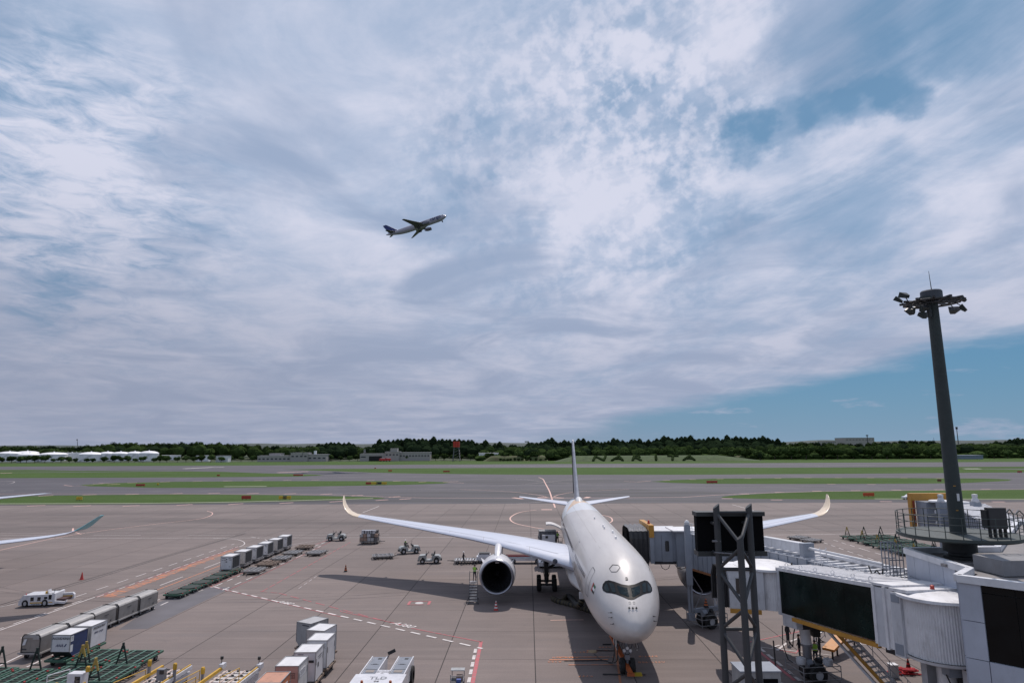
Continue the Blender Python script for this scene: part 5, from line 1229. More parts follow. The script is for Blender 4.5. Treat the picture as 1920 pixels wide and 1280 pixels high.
# green dolly train behind the carts
gt = roller_dolly('container_dolly', 'dolly', 1.9, 2.2, .42, GRN, DGRN, 4, 1)
MB().prism([(-.95, -.4), (-.4, -1.0), (.4, -1.0), (.95, -.4), (.95, .4), (.4, 1.0), (-.4, 1.0), (-.95, .4)], .5, .56).build('turntable', DGRN, gt)
ordn = ['nearest', 'second', 'third', 'fourth', 'fifth', 'farthest']
for i in range(6): place(gt, USED, G(-38.8+.05*(i % 2), 73.2+2.62*i), -SL+[0, .05, -.04, .06, -.03, .02][i], 'low empty green dolly, %s of the train by the tarmac patch' % ordn[i], 'empty green dollies in a train')
# large green pallet dollies in front, drawbars up
gd = roller_dolly('pallet_dolly', 'dolly', 2.5, 3.3, .56, GRN, DGRN, 9, 3, up=True)
gy = roller_dolly('pallet_dolly', 'dolly', 2.5, 3.3, .56, GRN, DGRN, 9, 3, up='y')
def gp(x, y, rz, pr, lab): place(pr, USED, G(x, y), -SL+rz, lab, 'green pallet dollies in the front left corner')
gp(-29.9, 50.9, PI, gd, 'green pallet dolly at the right end, black drawbar standing up at its near side')
gp(-32.8, 51.1, PI, gy, 'green pallet dolly beside the lettered container, yellow-topped drawbar up')
gp(-29.6, 47.4, PI, gy, 'green pallet dolly in the front row, right, with yellow-topped drawbar'); gp(-32.5, 47.2, 0, gy, 'green pallet dolly in the front row, second from the right'); gp(-35.4, 46.6, 0, gd, 'green pallet dolly in the front row, second from the left'); gp(-38.2, 46.9, 0, gd, 'green pallet dolly cut off at the left edge of the front row')
# far green dollies with A-frame drawbars
GB = roller_dolly('pallet_dolly', 'dolly', 2.5, 3.4, .5, GRN, DGRN, 5, 2, up=True); GBy = roller_dolly('pallet_dolly', 'dolly', 2.5, 3.4, .5, GRN, DGRN, 5, 2, up='y')
rn = ['nearest', 'second', 'third', 'fourth', 'fifth']
for i in range(5):
    for j in range(3):
        place(GB if (i*3+j) % 3 else GBy, USED, G(55.4+j*3.1+.1*(i % 2), 95.5+i*4.9+.4*j), -SL, 'green dolly with raised drawbar beyond the far bridge, %s row, %s' % (rn[i], ('left column', 'middle column', 'right column')[j]), 'green dollies with raised drawbars')
# grey steel pallet dollies in rows
pd = roller_dolly('pallet_dolly', 'dolly', 2.4, 3.0, .40, ROLL, ALUF, 5, 4)
RUST = mat('rusty_roller', (.17, .125, .10), .7, .2, dirt=.4); pdr = roller_dolly('pallet_dolly', 'dolly', 2.4, 3.0, .40, RUST, RUST, 5, 4)
for i, (x, y, rz, pr, lab) in enumerate(((-33.9, 87.6, .05, pd, 'grey steel pallet dolly nearest the camera in the double row'), (-33.9, 92.4, -.05, pdr, 'rust-brown pallet dolly second in the double row'), (-33.6, 96.8, .03, pd, 'grey steel pallet dolly third in the double row'), (-33.6, 101.6, .0, pd, 'grey steel pallet dolly fourth in the double row'), (-33.6, 107.4, .06, pdr, 'brownish pallet dolly at the far end of the double row'), (-30.0, 101.6, -.1, pd, 'grey pallet dolly standing alone right of the double row'))):
    q = Vector((x, y, 0)); place(pr, USED, q, -SL+PI+rz, lab, 'steel pallet dollies beside the open container train')

# containers
def container(lab, W_=1.5, L_=2.0, h=1.6, side=CWHITE, front=CWHITE, top=CTOP, openx=False, ch=0, group=None, cat='cargo container', chx=0, z=.55):
    """ch: chamfer cut at the bottom of the -y end; chx: chamfer on the -x side"""
    t = thing('cargo_container', lab, cat, (0, 0, 0), 0, group); x0, x1 = -W_/2, W_/2
    b = MB(); vs = []
    c = ch; cx_ = chx
    b.cur = 0
    V = [Vector(v) for v in ((x0+cx_, -L_/2+c, 0), (x1, -L_/2+c, 0), (x1, L_/2, 0), (x0+cx_, L_/2, 0), (x0, -L_/2, max(c, cx_)), (x1, -L_/2, c if c else 0), (x1, L_/2, 0.0), (x0, L_/2, cx_), (x0, -L_/2, h), (x1, -L_/2, h), (x1, L_/2, h), (x0, L_/2, h))]
    V = [v+Vector((0, 0, z)) for v in V]
    if not c and not cx_:
        b.box((0, 0, z+h/2), (W_, L_, h-.02)); b.mi = [0, 2, 1, 0, 1, 0]
    elif c:
        b.add([V[0], V[1], V[2], V[3], V[4], V[5], V[8], V[9], V[10], V[11], ], [(3, 2, 1, 0), (0, 1, 5, 4)]); b.mi = [3, 3]
        b.cur = 1; b.add([V[4], V[5], V[9], V[8]], [(0, 1, 2, 3)]); b.cur = 0; b.add([V[1], V[2], V[10], V[9], V[5]], [(0, 1, 2, 3, 4)]); b.add([V[3], V[0], V[4], V[8], V[11]], [(0, 1, 2, 3, 4)]); b.cur = 1; b.add([V[2], V[3], V[11], V[10]], [(0, 1, 2, 3)]); b.cur = 2; b.add([V[8], V[9], V[10], V[11]], [(0, 1, 2, 3)])
    else:
        a_ = [Vector((x0, -L_/2, z+cx_)), Vector((x0+cx_, -L_/2, z)), Vector((x1, -L_/2, z)), Vector((x1, -L_/2, z+h)), Vector((x0, -L_/2, z+h))]; c_ = [v+Vector((0, L_, 0)) for v in a_]
        b.add(a_+c_, [(0, 1, 2, 3, 4), (9, 8, 7, 6, 5), (0, 5, 6, 1), (1, 6, 7, 2), (2, 7, 8, 3), (3, 8, 9, 4), (4, 9, 5, 0)]); b.mi = [1, 1, 3, 3, 0, 2, 0]
    b.build('shell', [side, front, top, CDARK], t)
    e = MB(); r = .03
    for y_ in (-L_/2, L_/2):
        e.bar((x0, y_, z+h), (x1, y_, z+h), .05)
        for x_ in (x0, x1): e.bar((x_, y_, z+(max(c, cx_) if (x_ < 0 or (c and y_ < 0)) else 0)), (x_, y_, z+h), .05)
    for x_ in (x0, x1): e.bar((x_, -L_/2, z+h), (x_, L_/2, z+h), .05); e.bar((x_, -L_/2+c, z+.02), (x_, L_/2, z+.02), .05)
    e.build('frame', ALUF, t)
    if openx:
        box('curtain', (x1+.012, .0, z+h*.5), (.02, L_-.35, h-.22), CDARK, t); box('curtain_rail', (x1+.03, 0, z+h-.10), (.03, L_-.2, .06), ALUF, t)
        for k in range(3): box('strap', (x1+.028, -L_/2+L_*(k+1)/4, z+h*.5), (.012, .05, h-.3), mat('strap_grey', (.10, .10, .11), .8), t)
    return t
def print_lines(t, org, x, zdir, rows, m=INK, name='print'):
    b = MB(); M = frame(org, x, zdir)
    for (cx_, cy_, w_, h_) in rows: b.add([M @ Vector(q) for q in ((cx_-w_/2, cy_-h_/2, 0), (cx_+w_/2, cy_-h_/2, 0), (cx_+w_/2, cy_+h_/2, 0), (cx_-w_/2, cy_+h_/2, 0))], [(0, 1, 2, 3)])
    return b.build(name, m, t, fix=False)
# open-sided white train: containers ride on their own dollies
ot = roller_dolly('container_dolly', 'dolly', 1.55, 2.7, .42, ALUF, DK, 3, 1)
oc = container('-', 1.5, 2.35, 1.62, CWHITE, CWHITE, CTOP, openx=True, z=0)
print_lines(oc, (0, -1.19, .95), (1, 0, 0), (0, -1, 0), [(-.35, .45, .5, .05), (.4, .45, .3, .05), (0, .3, .18, .12), (0, 0, .2, .13), (-.5, .2, .2, .05), (.5, .25, .3, .05), (.45, -.6, .2, .05), (-.2, .2, .25, .04)])
occ = container('-', 1.5, 2.35, 1.62, mat('container_cream', (.50, .46, .42), .6, dirt=.45, scale=1.5), mat('container_cream', (.50, .46, .42), .6), CTOP, openx=True, z=0)
for i in range(6):
    p = G(-39.4+.04*i, 87.1+3.72*i); rz = -SL+[0, .02, -.02, .03, 0, .04][i]
    place(ot, USED, p, rz, 'steel dolly carrying the %s open-sided white container' % ordn[i], 'dollies under the open-sided containers')
    place(occ if i in (1, 4) else oc, USED, p+Vector((0, 0, .58)), rz, 'open-sided white container with dark curtain, %s from the camera in the long train' % ordn[i], 'open-sided containers in the long train')

# two lettered containers on a green dolly
kd = roller_dolly('container_dolly', 'dolly', 1.6, 4.6, .48, GRN, DGRN, 8, 2); kd.location = G(-35.55, 52.6); kd.rotation_euler = (0, 0, -SL); kd['label'] = 'long green dolly under the two lettered containers'
def lettered(y, lab, side, front, num, ch):
    c = container(lab, 1.42, 1.95, 1.62, side, front, CTOP, ch=ch, z=0); c.location = G(-35.55, y)+Vector((0, 0, .60)); c.rotation_euler = (0, 0, -SL); return c
ka = lettered(51.7, 'white and navy container lettered AKE58240NH with a logo, nearest on the green dolly', NAVY, CWHITE, '', .42)
FM = lambda x, z: frame((x, -.985, z), (1, 0, 0), (0, -1, 0))
words('container_number', 'AKE58240NH', .235, INK, ka, FM(0, 1.36), .002); words('logo', 'ANA', .27, NAVI, ka, FM(-.10, .86), .002, shear=.35)
print_lines(ka, (.30, -.986, .87), (1, 0, 0), (0, -1, 0), [], INK)
b = MB(); M = FM(.34, .86); b.add([M @ Vector(q) for q in ((-.10, -.09, 0), (.0, -.09, 0), (.14, .12, 0), (.04, .12, 0))], [(0, 1, 2, 3)]); b.build('logo_stripe', NAVI, ka, fix=False)
SM = lambda y, z: frame((.722, y, z), (0, 1, 0), (1, 0, 0))
box('side_placard', (.716, -.78, 1.32), (.012, .30, .40), CTOP, ka); box('side_placard', (.716, -.78, .62), (.012, .28, .5), CTOP, ka); 
print_lines(ka, (.724, -.78, 1.32), (0, 1, 0), (1, 0, 0), [(0, .1, .2, .03), (0, .02, .2, .03), (0, -.08, .16, .03)])
kb = lettered(54.05, 'white container lettered AKE58264NH behind the navy one on the green dolly', CWHITE, CGREY, '', .0)
words('container_number', 'AKE58264NH', .25, INK, kb, SM(0, 1.36), .002); words('logo', 'ANA Cargo', .22, NAVI, kb, SM(-.05, 1.02), .002, shear=.3)

# curved container train at front centre
fr = [('c1', -16.2, 54.6, -.48, CGREY, CGREY, mat('container_grey_top', (.36, .36, .37), .6, dirt=.3), 'grey box container at the far end of the curved train'),
      ('c2', -14.85, 52.5, -.22, CWHITE, mat('container_dusty', (.42, .38, .36), .6, dirt=.3), CTOP, 'white container with a dusty face, second from the far end of the curved train'),
      ('c3', -14.15, 50.0, -.03, CWHITE, CWHITE, CTOP, 'white container with a small square print, third from the far end'),
      ('c4', -14.2, 47.3, .02, CWHITE, CWHITE, CTOP, 'white container with a dark vent in its face, middle of the curved train'),
      ('c5', -14.45, 44.55, .0, mat('container_offwhite', (.50, .50, .50), .5, dirt=.2), SALM, CTOP, 'container with salmon front panel, second from the camera in the curved train'),
      ('c6', -14.6, 41.6, .02, CORG, CORG, CORGT, 'orange container nearest the camera in the curved train')]
dd = roller_dolly('container_dolly', 'dolly', 1.6, 2.0, .46, RUST, ALUF, 4, 2)
for i, (n_, x, y, rz, sd_, ff, tp, lab) in enumerate(fr):
    place(dd, USED, Vector((x, y, 0)), rz, 'rusty steel dolly under the %s' % lab.split(',')[0].replace(' in the curved train', ''), 'dollies under the curved container train')
    c = container(lab, 1.48, 1.92, 1.86, sd_, ff, tp, z=0, chx=.4 if i < 2 else 0, group='containers in the curved train'); c.location = (x, y, .58); c.rotation_euler = (0, 0, rz)
    Fm = frame((0, -.975, 0), (1, 0, 0), (0, -1, 0))
    if i == 0: box('curtain', (-.752, 0, 1.05), (.02, 1.6, 1.5), CDARK, c); print_lines(c, (0, -.974, 0), (1, 0, 0), (0, -1, 0), [(.2, 1.68, .7, .07)])
    if i == 2: print_lines(c, (0, -.974, 0), (1, 0, 0), (0, -1, 0), [(.48+dx*.06, 1.5+dy*.07, .045, .045) for dx in range(-2, 3) for dy in range(-2, 3) if (dx+dy) % 2 == 0])
    if i == 3: box('vent', (.45, -.975, 1.28), (.34, .03, .15), CDARK, c); print_lines(c, (0, -.974, 0), (1, 0, 0), (0, -1, 0), [(-.3, 1.72, .4, .05)]); print_lines(c, (.752, 0, 0), (0, 1, 0), (1, 0, 0), [(-.3, .9, .3, .3), (.1, 1.4, .9, .05), (.1, 1.25, .7, .04)])
    if i >= 4:
        box('placard', (0, -.97, 1.5 if i == 4 else 1.48), (1.15 if i == 5 else .01, .012, .26), CTOP, c); 
        words('lettering', 'unitherm', .24 if i == 5 else .22, INK, c, frame((-.12, -.985, 1.46 if i == 5 else 1.33), (1, 0, 0), (0, -1, 0)), .002)
        box('side_placard', (.746, -.1, 1.3), (.012, 1.1, .42), CTOP, c); print_lines(c, (.754, -.1, 1.3), (0, 1, 0), (1, 0, 0), [(0, .1, .9, .05), (0, 0, .8, .05), (0, -.1, .9, .05)], mat('print_grey', (.2, .2, .22), .6))
        print_lines(c, (.40, -.978, 1.3), (1, 0, 0), (0, -1, 0), [(dx*.06, dy*.07, .04, .045) for dx in range(-2, 3) for dy in range(-2, 3) if (dx*dy) % 2 == 0])
    for k in (-1, 1): box('hinge', (.75, k*.8, 1.2), (.03, .05, .4), ALUF, c)

# tow tractors
def tow_tractor():
    t = thing('tow_tractor', '-', 'tow tractor'); g_ = mat('tractor_grey', (.30, .315, .31), .45, dirt=.2, coat=.2)
    def side(poly, w_, m, name):   # poly in (y,z)
        M = Matrix(((0, 0, 1, 0), (1, 0, 0, 0), (0, 1, 0, 0), (0, 0, 0, 1))); return MB().prism(poly, -w_/2, w_/2, M).build(name, m, t, smooth=25)
    side([(-1.55, .35), (-1.6, .85), (-1.45, 1.1), (-.55, 1.18), (-.45, .5), (-.62, .5), (-.75, .78), (-1.0, .88), (-1.25, .78), (-1.38, .5), (-1.4, .35)], 1.35, g_, 'bonnet')
    side([(-.62, .3), (.4, .3), (.4, .52), (-.62, .52)], 1.3, g_, 'floor')
    side([(.28, .35), (.28, .95), (.45, 1.12), (1.25, 1.12), (1.5, .9), (1.55, .45), (1.35, .45), (1.25, .8), (.95, .95), (.65, .8), (.5, .4)], 1.4, g_, 'rear_body')
    box('dashboard', (0, -.5, 1.2), (1.1, .16, .28), DK, t); b = MB(); b.tube((-.3, -.42, 1.2), (-.3, -.25, 1.42), .025, n=6); b.lathe([(.16, 0), (.18, .02), (.16, .04)], (-.3, -.22, 1.42), 'Y', 12); b.build('steering_wheel', BLK, t)
    for s_ in (-.32, .32): b = MB(); b.box((s_, .42, 1.2), (.46, .46, .12)); b.box((s_, .66, 1.42), (.46, .10, .42)); b.build('seat', BLK, t)
    for s_ in (-.45, .45): MB().tube((s_, -1.58, .78), (s_, -1.62, .78), .09, n=10).build('headlight', mat('lamp_lens', (.6, .6, .6), .1, coat=1), t)
    box('bumper', (0, -1.62, .45), (1.3, .1, .18), DK, t); box('rear_plate', (0, 1.62, .55), (.9, .12, .3), DK, t)
    b = MB(); b.tube((.5, -.45, 1.3), (.5, -.5, 1.75), .02, n=5); b.box((.5, -.52, 1.75), (.16, .04, .12)); b.build('mirror', DK, t)
    for x in (-.62, .62): wheel(t, x, -1.0, .34, .34, .22); wheel(t, x, .95, .40, .40, .26)
    return t
tt = tow_tractor()
place(tt, USED, P(631, 1013), R(-90)+.05, 'grey open tow tractor facing left beside the wrapped cargo pallet', 'grey tow tractors')
place(tt, USED, P(767, 1037), R(90)+.35, 'grey tow tractor with a driver, pulling an empty pallet dolly', 'grey tow tractors')
place(tt, USED, P(806, 1055), R(-90)+.04, 'grey tow tractor facing left in front of the white-roller dolly', 'grey tow tractors')
# single dollies near the tractors
wd = roller_dolly('pallet_dolly', 'dolly', 2.4, 3.2, .45, ROLL, mat('white_roller', (.5, .5, .52), .4, .3), 8, 2)
place(pd, USED, P(718, 1046), R(-90)+.25, 'empty steel pallet dolly hitched behind the tractor with a driver'); place(wd, USED, P(874, 1055), R(90)+.02, 'dolly with white rollers hitched to the left-facing tractor'); place(pd, USED, P(694, 1018), R(-90), 'steel dolly under the plastic-wrapped cargo pallet')
place(pd, USED, P(1498, 1011), R(-60), 'empty steel dolly left of the green dollies, nearer one', 'two empty dollies behind the bridge'); place(pd, USED, P(1522, 1016), R(-60), 'empty steel dolly left of the green dollies, right one', 'two empty dollies behind the bridge')
# wrapped pallet
wp = thing('wrapped_pallet', 'plastic-wrapped pallet of brown and grey boxes on a steel dolly', 'cargo pallet', P(694, 1018)+Vector((0, 0, .50)))
rp = random.Random(5); cm = [mat('carton_brown', (.26, .18, .14), .7), mat('carton_grey', (.34, .33, .33), .5), mat('wrapped_film', (.42, .42, .44), .3, coat=.6), mat('carton_dark', (.10, .09, .09), .6)]
for k in range(26):
    x = -1.3+(k % 5)*.62+rp.uniform(-.05, .05); y = -.7+((k//5) % 2)*.75; z = .0+(k//10)*.62
    if k >= 20: x = -1.0+(k-20)*.42; z = 1.2
    box('carton', (x, y, z+.28), (rp.uniform(.5, .62), .72, rp.uniform(.45, .62)), rp.choice(cm), wp)
box('film_cover', (0, -.3, 1.62), (2.2, 1.5, .10), cm[2], wp)
# vehicles behind the engine
bl_ = thing('belt_loader', 'low white belt loader standing behind the left engine', 'belt loader', P(985, 1055), -R(90))
b = MB(); b.box((0, 0, .62), (1.5, 5.2, .35)); b.box((-.55, 1.7, 1.0), (.4, 1.2, .5)); b.build('body', VW, bl_); box('belt', (.1, 0, .98), (.8, 6.4, .12), BLK, bl_); 
for s_ in (-.34, .54): box('belt_rail', (s_, 0, 1.05), (.06, 6.4, .14), mat('rail_red', (.35, .05, .05), .5), bl_)
whl(bl_, (-.65, .65), (-1.7, 1.7), .36, .22, 14)
bv = thing('service_cart', 'small white cart half hidden behind the left engine', 'service cart', P(911, 1054), R(90)); b = MB(); b.box((0, 0, .65), (1.5, 2.6, .5)); b.box((0, .2, 1.05), (1.3, 1.7, .3)); b.build('body', VW, bv); box('top_frame', (0, .2, 1.3), (1.1, 1.5, .15), DK, bv); whl(bv, (-.6, .6), (-.8, .8), .3, .2)

# aircraft tug, far left
tg = thing('aircraft_tug', 'long white aircraft tug with yellow stripes driving at far left', 'aircraft tug', P(67, 1136.5)+Vector((.2, .8, 0)), R(7))
def xz(poly, y0, y1, m, name, par, sm=None):
    M = Matrix(((1, 0, 0, 0), (0, 0, -1, 0), (0, 1, 0, 0), (0, 0, 0, 1))); return MB().prism(poly, -y1, -y0, M).build(name, m, par, smooth=sm)
def arch(cx_, r, n=9): return [(cx_-r*math.cos(PI*k/(n-1)), .42+r*math.sin(PI*k/(n-1))*.92) for k in range(n)]
poly = [(-3.05, .22), (-3.05, .7), (-2.55, 1.32), (-2.4, 1.42), (1.05, 1.46), (1.9, 1.46), (2.2, 1.62), (2.45, 1.55), (2.45, .22)]
low = [(2.45, .22)]+[(1.42-.0, .22)]+arch(.95, .50)[::-1]+[(.45, .22), (-1.6, .22)]+arch(-2.05, .50)[::-1]+[(-2.55, .22)]
pl = poly[:-1]+[(2.45, .22), (1.46, .22)]+[(p[0], p[1]) for p in arch(.95, .51)[::-1]]+[(.44, .22), (-1.54, .22)]+[(p[0], p[1]) for p in arch(-2.05, .51)[::-1]]+[(-2.56, .22)]
xz(pl, -1.1, 1.1, VW, 'body', tg)
for x0, x1, z0, z1 in ((-1.25, -.75, .72, 1.18), (-.2, .3, .72, 1.18), (.85-.02, 1.3, .92, 1.2), (1.5, 1.95, .85, 1.42)): box('side_grille', ((x0+x1)/2, -1.11, (z0+z1)/2), (x1-x0, .03, z1-z0), GLS, tg)
box('yellow_stripe', (-.35, -1.112, .50), (1.9, .02, .13), YEL, tg); box('yellow_stripe', (1.85, -1.112, .52), (.6, .02, .09), YEL, tg)
words('side_lettering', 'Airport Service', .22, INK, tg, frame((-.4, -1.115, .33), (1, 0, 0), (0, -1, 0)), .002)
xz([(2.46, .35), (2.46, 1.2), (3.9, 1.25), (4.2, 1.0), (4.2, .5), (3.9, .4)], .75, 1.1, VW, 'rear_arm', tg); xz([(2.46, .35), (2.46, .65), (4.0, .55), (4.25, .75), (4.25, .5), (4.0, .3)], -1.1, -.8, VW, 'rear_arm', tg)
box('cradle', (3.2, 0, .7), (1.3, 1.6, .25), mat('cradle_dark', (.05, .02, .02), .6), tg); box('yellow_bar', (3.2, .72, .82), (1.5, .05, .22), YEL, tg)
b = MB(); b.box((1.15, -.5, 1.72), (.12, .7, .5), rot=Matrix.Rotation(R(-22), 3, 'Y')); b.box((1.35, -.5, 1.52), (.5, .7, .06)); b.build('windshield_cowl', VW, tg); box('seat_yellow', (.75, -.2, 1.58), (.5, .6, .26), YEL, tg)
b = MB(); b.tube((1.85, -.4, 1.5), (1.85, -.4, 1.8), .03, n=6); b.lathe([(.16, 0), (.2, .03), (.16, .06)], (1.85, -.4, 1.8), n=12); b.box((2.1, .1, 1.75), (.5, .1, .08)); b.build('steering_wheel', BLK, tg); MB().lathe([(.09, 0), (.08, .12), (0, .16)], (-2.35, -.6, 1.42), n=10).build('beacon', REDM, tg, smooth=40)
tg.scale = (.63, .85, .82)
for x in (-2.05, .95):
    for y in (-.98, .98):
        b = MB(); b.lathe([(.25, -.15), (.40, -.15), (.43, -.08), (.43, .15), (.25, .15)], (x, y, .43), 'Y', 20); b.cur = 1; b.lathe([(0, -.13), (.25, -.13)], (x, y, .43), 'Y', 16); b.build('wheel', [TYRE, HUB], tg, smooth=40)

# towbarless tractor, front centre: lettered bonnet
tl = thing('aircraft_tractor', 'white towbarless aircraft tractor lettered TLD with two grey-decked arms', 'aircraft tractor', P(722, 1262, 1.5)*1.0, -.02); tl.location = Vector((-8.62, 44.9, 0))
GD = mat('deck_grey', (.17, .19, .23), .7, dirt=.25, scale=1.2)
for s_, x0, x1 in ((-1, -1.45, -.42), (1, .42, 1.45)):
    box('arm', ((x0+x1)/2, 1.45, .95), (x1-x0+.06, 4.2, 1.0), VW, tl); box('deck', ((x0+x1)/2, 1.65, 1.475), (x1-x0-.16, 3.7, .05), GD, tl)
    b = MB(); b.bar((x0, -.4, 1.50), (x0, 3.5, 1.50), .07, .12); b.bar((x1, -.4, 1.50), (x1, 3.5, 1.50), .07, .12); b.build('deck_edge', VW, tl)
    box('deck_slot', ((x0+x1)/2, .55, 1.51), (.55, .42, .02), BROWNP, tl); box('deck_joint', ((x0+x1)/2, .95, 1.506), (x1-x0-.2, .04, .015), BLK, tl)
    box('deck_hatch', ((x0+x1)/2+.1, 3.1, 1.51), (.25, .25, .02), BLK, tl)
    print_lines(tl, ((x0+x1)/2, 1.9, 1.512), (1, 0, 0), (0, 0, 1), [(0, .1, .3, .05), (0, 0, .55, .05)])
box('bonnet', (0, -1.2, 1.02), (3.3, 1.75, 1.2), VW, tl); 
b = MB(); b.add([(-1.65, -2.1, 1.63), (1.65, -2.1, 1.63), (1.35, -.42, 1.66), (-1.35, -.42, 1.66), (-1.65, -2.1, 1.5), (1.65, -2.1, 1.5), (1.35, -.42, 1.5), (-1.35, -.42, 1.5)], [(0, 1, 2, 3), (0, 4, 5, 1), (1, 5, 6, 2), (2, 6, 7, 3), (3, 7, 4, 0)]); b.build('bonnet_top', VW, tl)
words('lettering', 'TLD', .62, mat('logo_grey', (.16, .17, .19), .5), tl, frame((0, -1.15, 1.655), (1, 0, 0), (0, 0, 1)), .004); words('fleet_number', '06', .34, INK, tl, frame((0, -1.7, 1.648), (1, 0, 0), (0, 0, 1)), .004)
box('warning_plate', (0, .08, 1.30), (.8, .9, .6), VW, tl); 
for k, tx_ in enumerate(('HIGH VOLTAGE', 'HIGH VOLTAGE', '106')): words('warning_text', tx_, .15, INK, tl, frame((0, .3-.22*k, 1.605), (1, 0, 0), (0, 0, 1)), .003)
b = MB(); b.tube((-.35, 3.3, 1.45), (-.25, 3.5, 1.75), .03, n=6); b.build('mirror_arm', DK, tl); MB().box((-.12, 3.55, 1.82), (.55, .10, .22), rot=Matrix.Rotation(R(-25), 3, 'Y')).build('mirror', BLK, tl)
for s_ in (-.85, .95): b = MB(); b.lathe([(.09, 0), (.085, .15), (0, .2)], (s_, -2.0, 1.63), n=10); b.build('beacon', mat('beacon_orange', (.35, .08, .02), .4), tl)
for y in (2.6, -.9): b = MB(); b.lathe([(.3, -.2), (.56, -.2), (.6, -.1), (.6, .2), (.3, .2)], (1.42, y, .6), 'X', 20); b.build('wheel', TYRE, tl, smooth=40); b = MB(); b.lathe([(.3, -.2), (.56, -.2), (.6, -.1), (.6, .2), (.3, .2)], (-1.42, y, .6), 'X', 20); b.build('wheel', TYRE, tl, smooth=40)
# small tool trolley at the bottom edge
tc = thing('tool_trolley', 'small open steel trolley with a grey lid at the bottom edge', 'trolley', (-3.85, 46.9, 0)); b = MB()
for x in (-.42, .42):
    for y in (-.6, .6): b.tube((x, y, .1), (x, y, 1.0), .03, n=6)
b.bar((-.42, -.6, .9), (.42, -.6, .9), .04); b.bar((-.42, -.6, .5), (-.42, .6, .5), .04); b.bar((.42, -.6, .5), (.42, .6, .5), .04); b.build('frame', ALUF, tc); box('lid', (0, .35, 1.03), (.95, .55, .05), CGREY, tc); box('shelf', (0, 0, .45), (.82, 1.15, .04), DK, tc); box('carton', (.15, 0, .62), (.45, .4, .3), cm[0], tc); box('blue_bag', (.12, -.4, .56), (.3, .25, .18), mat('blue_cloth', (.06, .10, .30), .7), tc); whl(tc, (-.4, .4), (-.5, .5), .1, .06)

# cargo loaders at the bottom edge
def loader(lab, x, y, W_, L_, deck=CTOP, ctrl=True):
    t = thing('cargo_loader', lab, 'cargo loader', (x, y, 0), -SL-.02, 'cargo loaders along the bottom edge'); h = 1.0
    b = MB(); b.box((0, 0, .62), (W_, L_, .42)); b.build('chassis', VW, t)
    for k in range(7): box('roller_bed', (0, -L_/2+L_*(k+.5)/7, .90), (W_-.2, L_/7*.55, .10), mat('roller_bed_white', (.50, .47, .45), .5, dirt=.35, scale=3), t)
    for k in range(4): box('guide_strip', (-W_/2+W_*(k+.5)/4, 0, .97), (.10, L_-.2, .05), mat('guide_pale', (.46, .36, .32), .6), t)
    me = MB().box((0, 0, 0), (.16, .10, .08)).mesh('caster', BLK)
    for k in range(5):
        for j in range(4): o = link('caster', me, t); o.location = (-W_/2+W_*(j+.5)/4+.22, -L_/2+L_*(k+.7)/5, .99)
    b = MB(); b.bar((-W_/2-.08, -L_/2, 1.12), (-W_/2-.08, L_/2, 1.12), .14, .2); b.build('side_rail', YEL, t); b = MB(); b.bar((W_/2+.08, -L_/2, 1.10), (W_/2+.08, L_/2, 1.10), .10, .24); b.build('side_rail', VW, t); b = MB(); b.bar((W_/2+.0, -L_/2, 1.26), (W_/2+.0, L_/2, 1.26), .08, .07); b.build('rail_cap', YEL, t)
    whl(t, (-W_*.4, W_*.4), (L_*.38,), .3, .2)
    return t
l2 = loader('cargo loader with yellow rails and white roller bed, between green dollies and containers', -23.6, 46.0, 1.9, 3.6); 
for (x, y, c_) in ((-1.05, .2, 1), (1.05, -.4, 1)):
    box('control_post', (x, y, 1.25), (.16, .16, .8), GREYM, l2); b = MB(); b.lathe([(.0, -.20), (.13, -.19), (.145, -.07), (.145, .13), (.10, .20), (0, .21)], (x, y, 1.85), n=6); b.build('yellow_lamp_box', YEL, l2)
box('control_box', (.35, -.7, 1.45), (.5, .35, .7), GREYM, l2); box('control_screen', (.45, -.88, 1.62), (.3, .02, .24), GLS, l2)
l3 = loader('cargo loader with white roller bed beside the orange container', -19.0, 45.4, 2.5, 4.2)
for x in (-1.35, 1.3): b = MB(); b.box((x, 2.1, 1.25), (.30, .5, .3)); b.build('corner_guide', VW, l3); b = MB(); b.tube((x-.12, 2.2, 1.3), (x-.12, 2.2, 1.65), .03, n=6); b.lathe([(0, -.1), (.11, -.08), (.11, .1), (0, .12)], (x-.12, 2.2, 1.72), n=8); b.build('work_lamp', BLK, l3)
b = MB(); b.lathe([(.0, -.22), (.14, -.2), (.15, .1), (.10, .2), (0, .21)], (-1.45, -.4, 1.75), n=6); b.build('yellow_lamp_box', YEL, l3); box('control_post', (-1.45, -.4, 1.25), (.14, .14, .7), GREYM, l3)
def railing(t, pts, h=1.0, m=YEL, name='railing', z0=1.2, mid=True):
    b = MB()
    for a, c in zip(pts, pts[1:]):
        a, c = Vector(a), Vector(c); b.tube(a+Vector((0, 0, h)), c+Vector((0, 0, h)), .028, n=6)
        if mid: b.tube(a+Vector((0, 0, h*.5)), c+Vector((0, 0, h*.5)), .022, n=6)
    for p in pts: b.tube(p, Vector(p)+Vector((0, 0, h)), .026, n=6)
    return b.build(name, m, t)
railing(l2, [(-2.3, -1.6, .2), (-1.7, .9, .2)], 1.0); railing(l2, [(1.9, -1.8, .2), (2.25, .6, .2)], 1.1); railing(l3, [(.5, -2.0, .9), (.9, -.2, .9)], .95); railing(l3, [(-2.5, -2.0, .2), (-2.1, .0, .2)], 1.0)
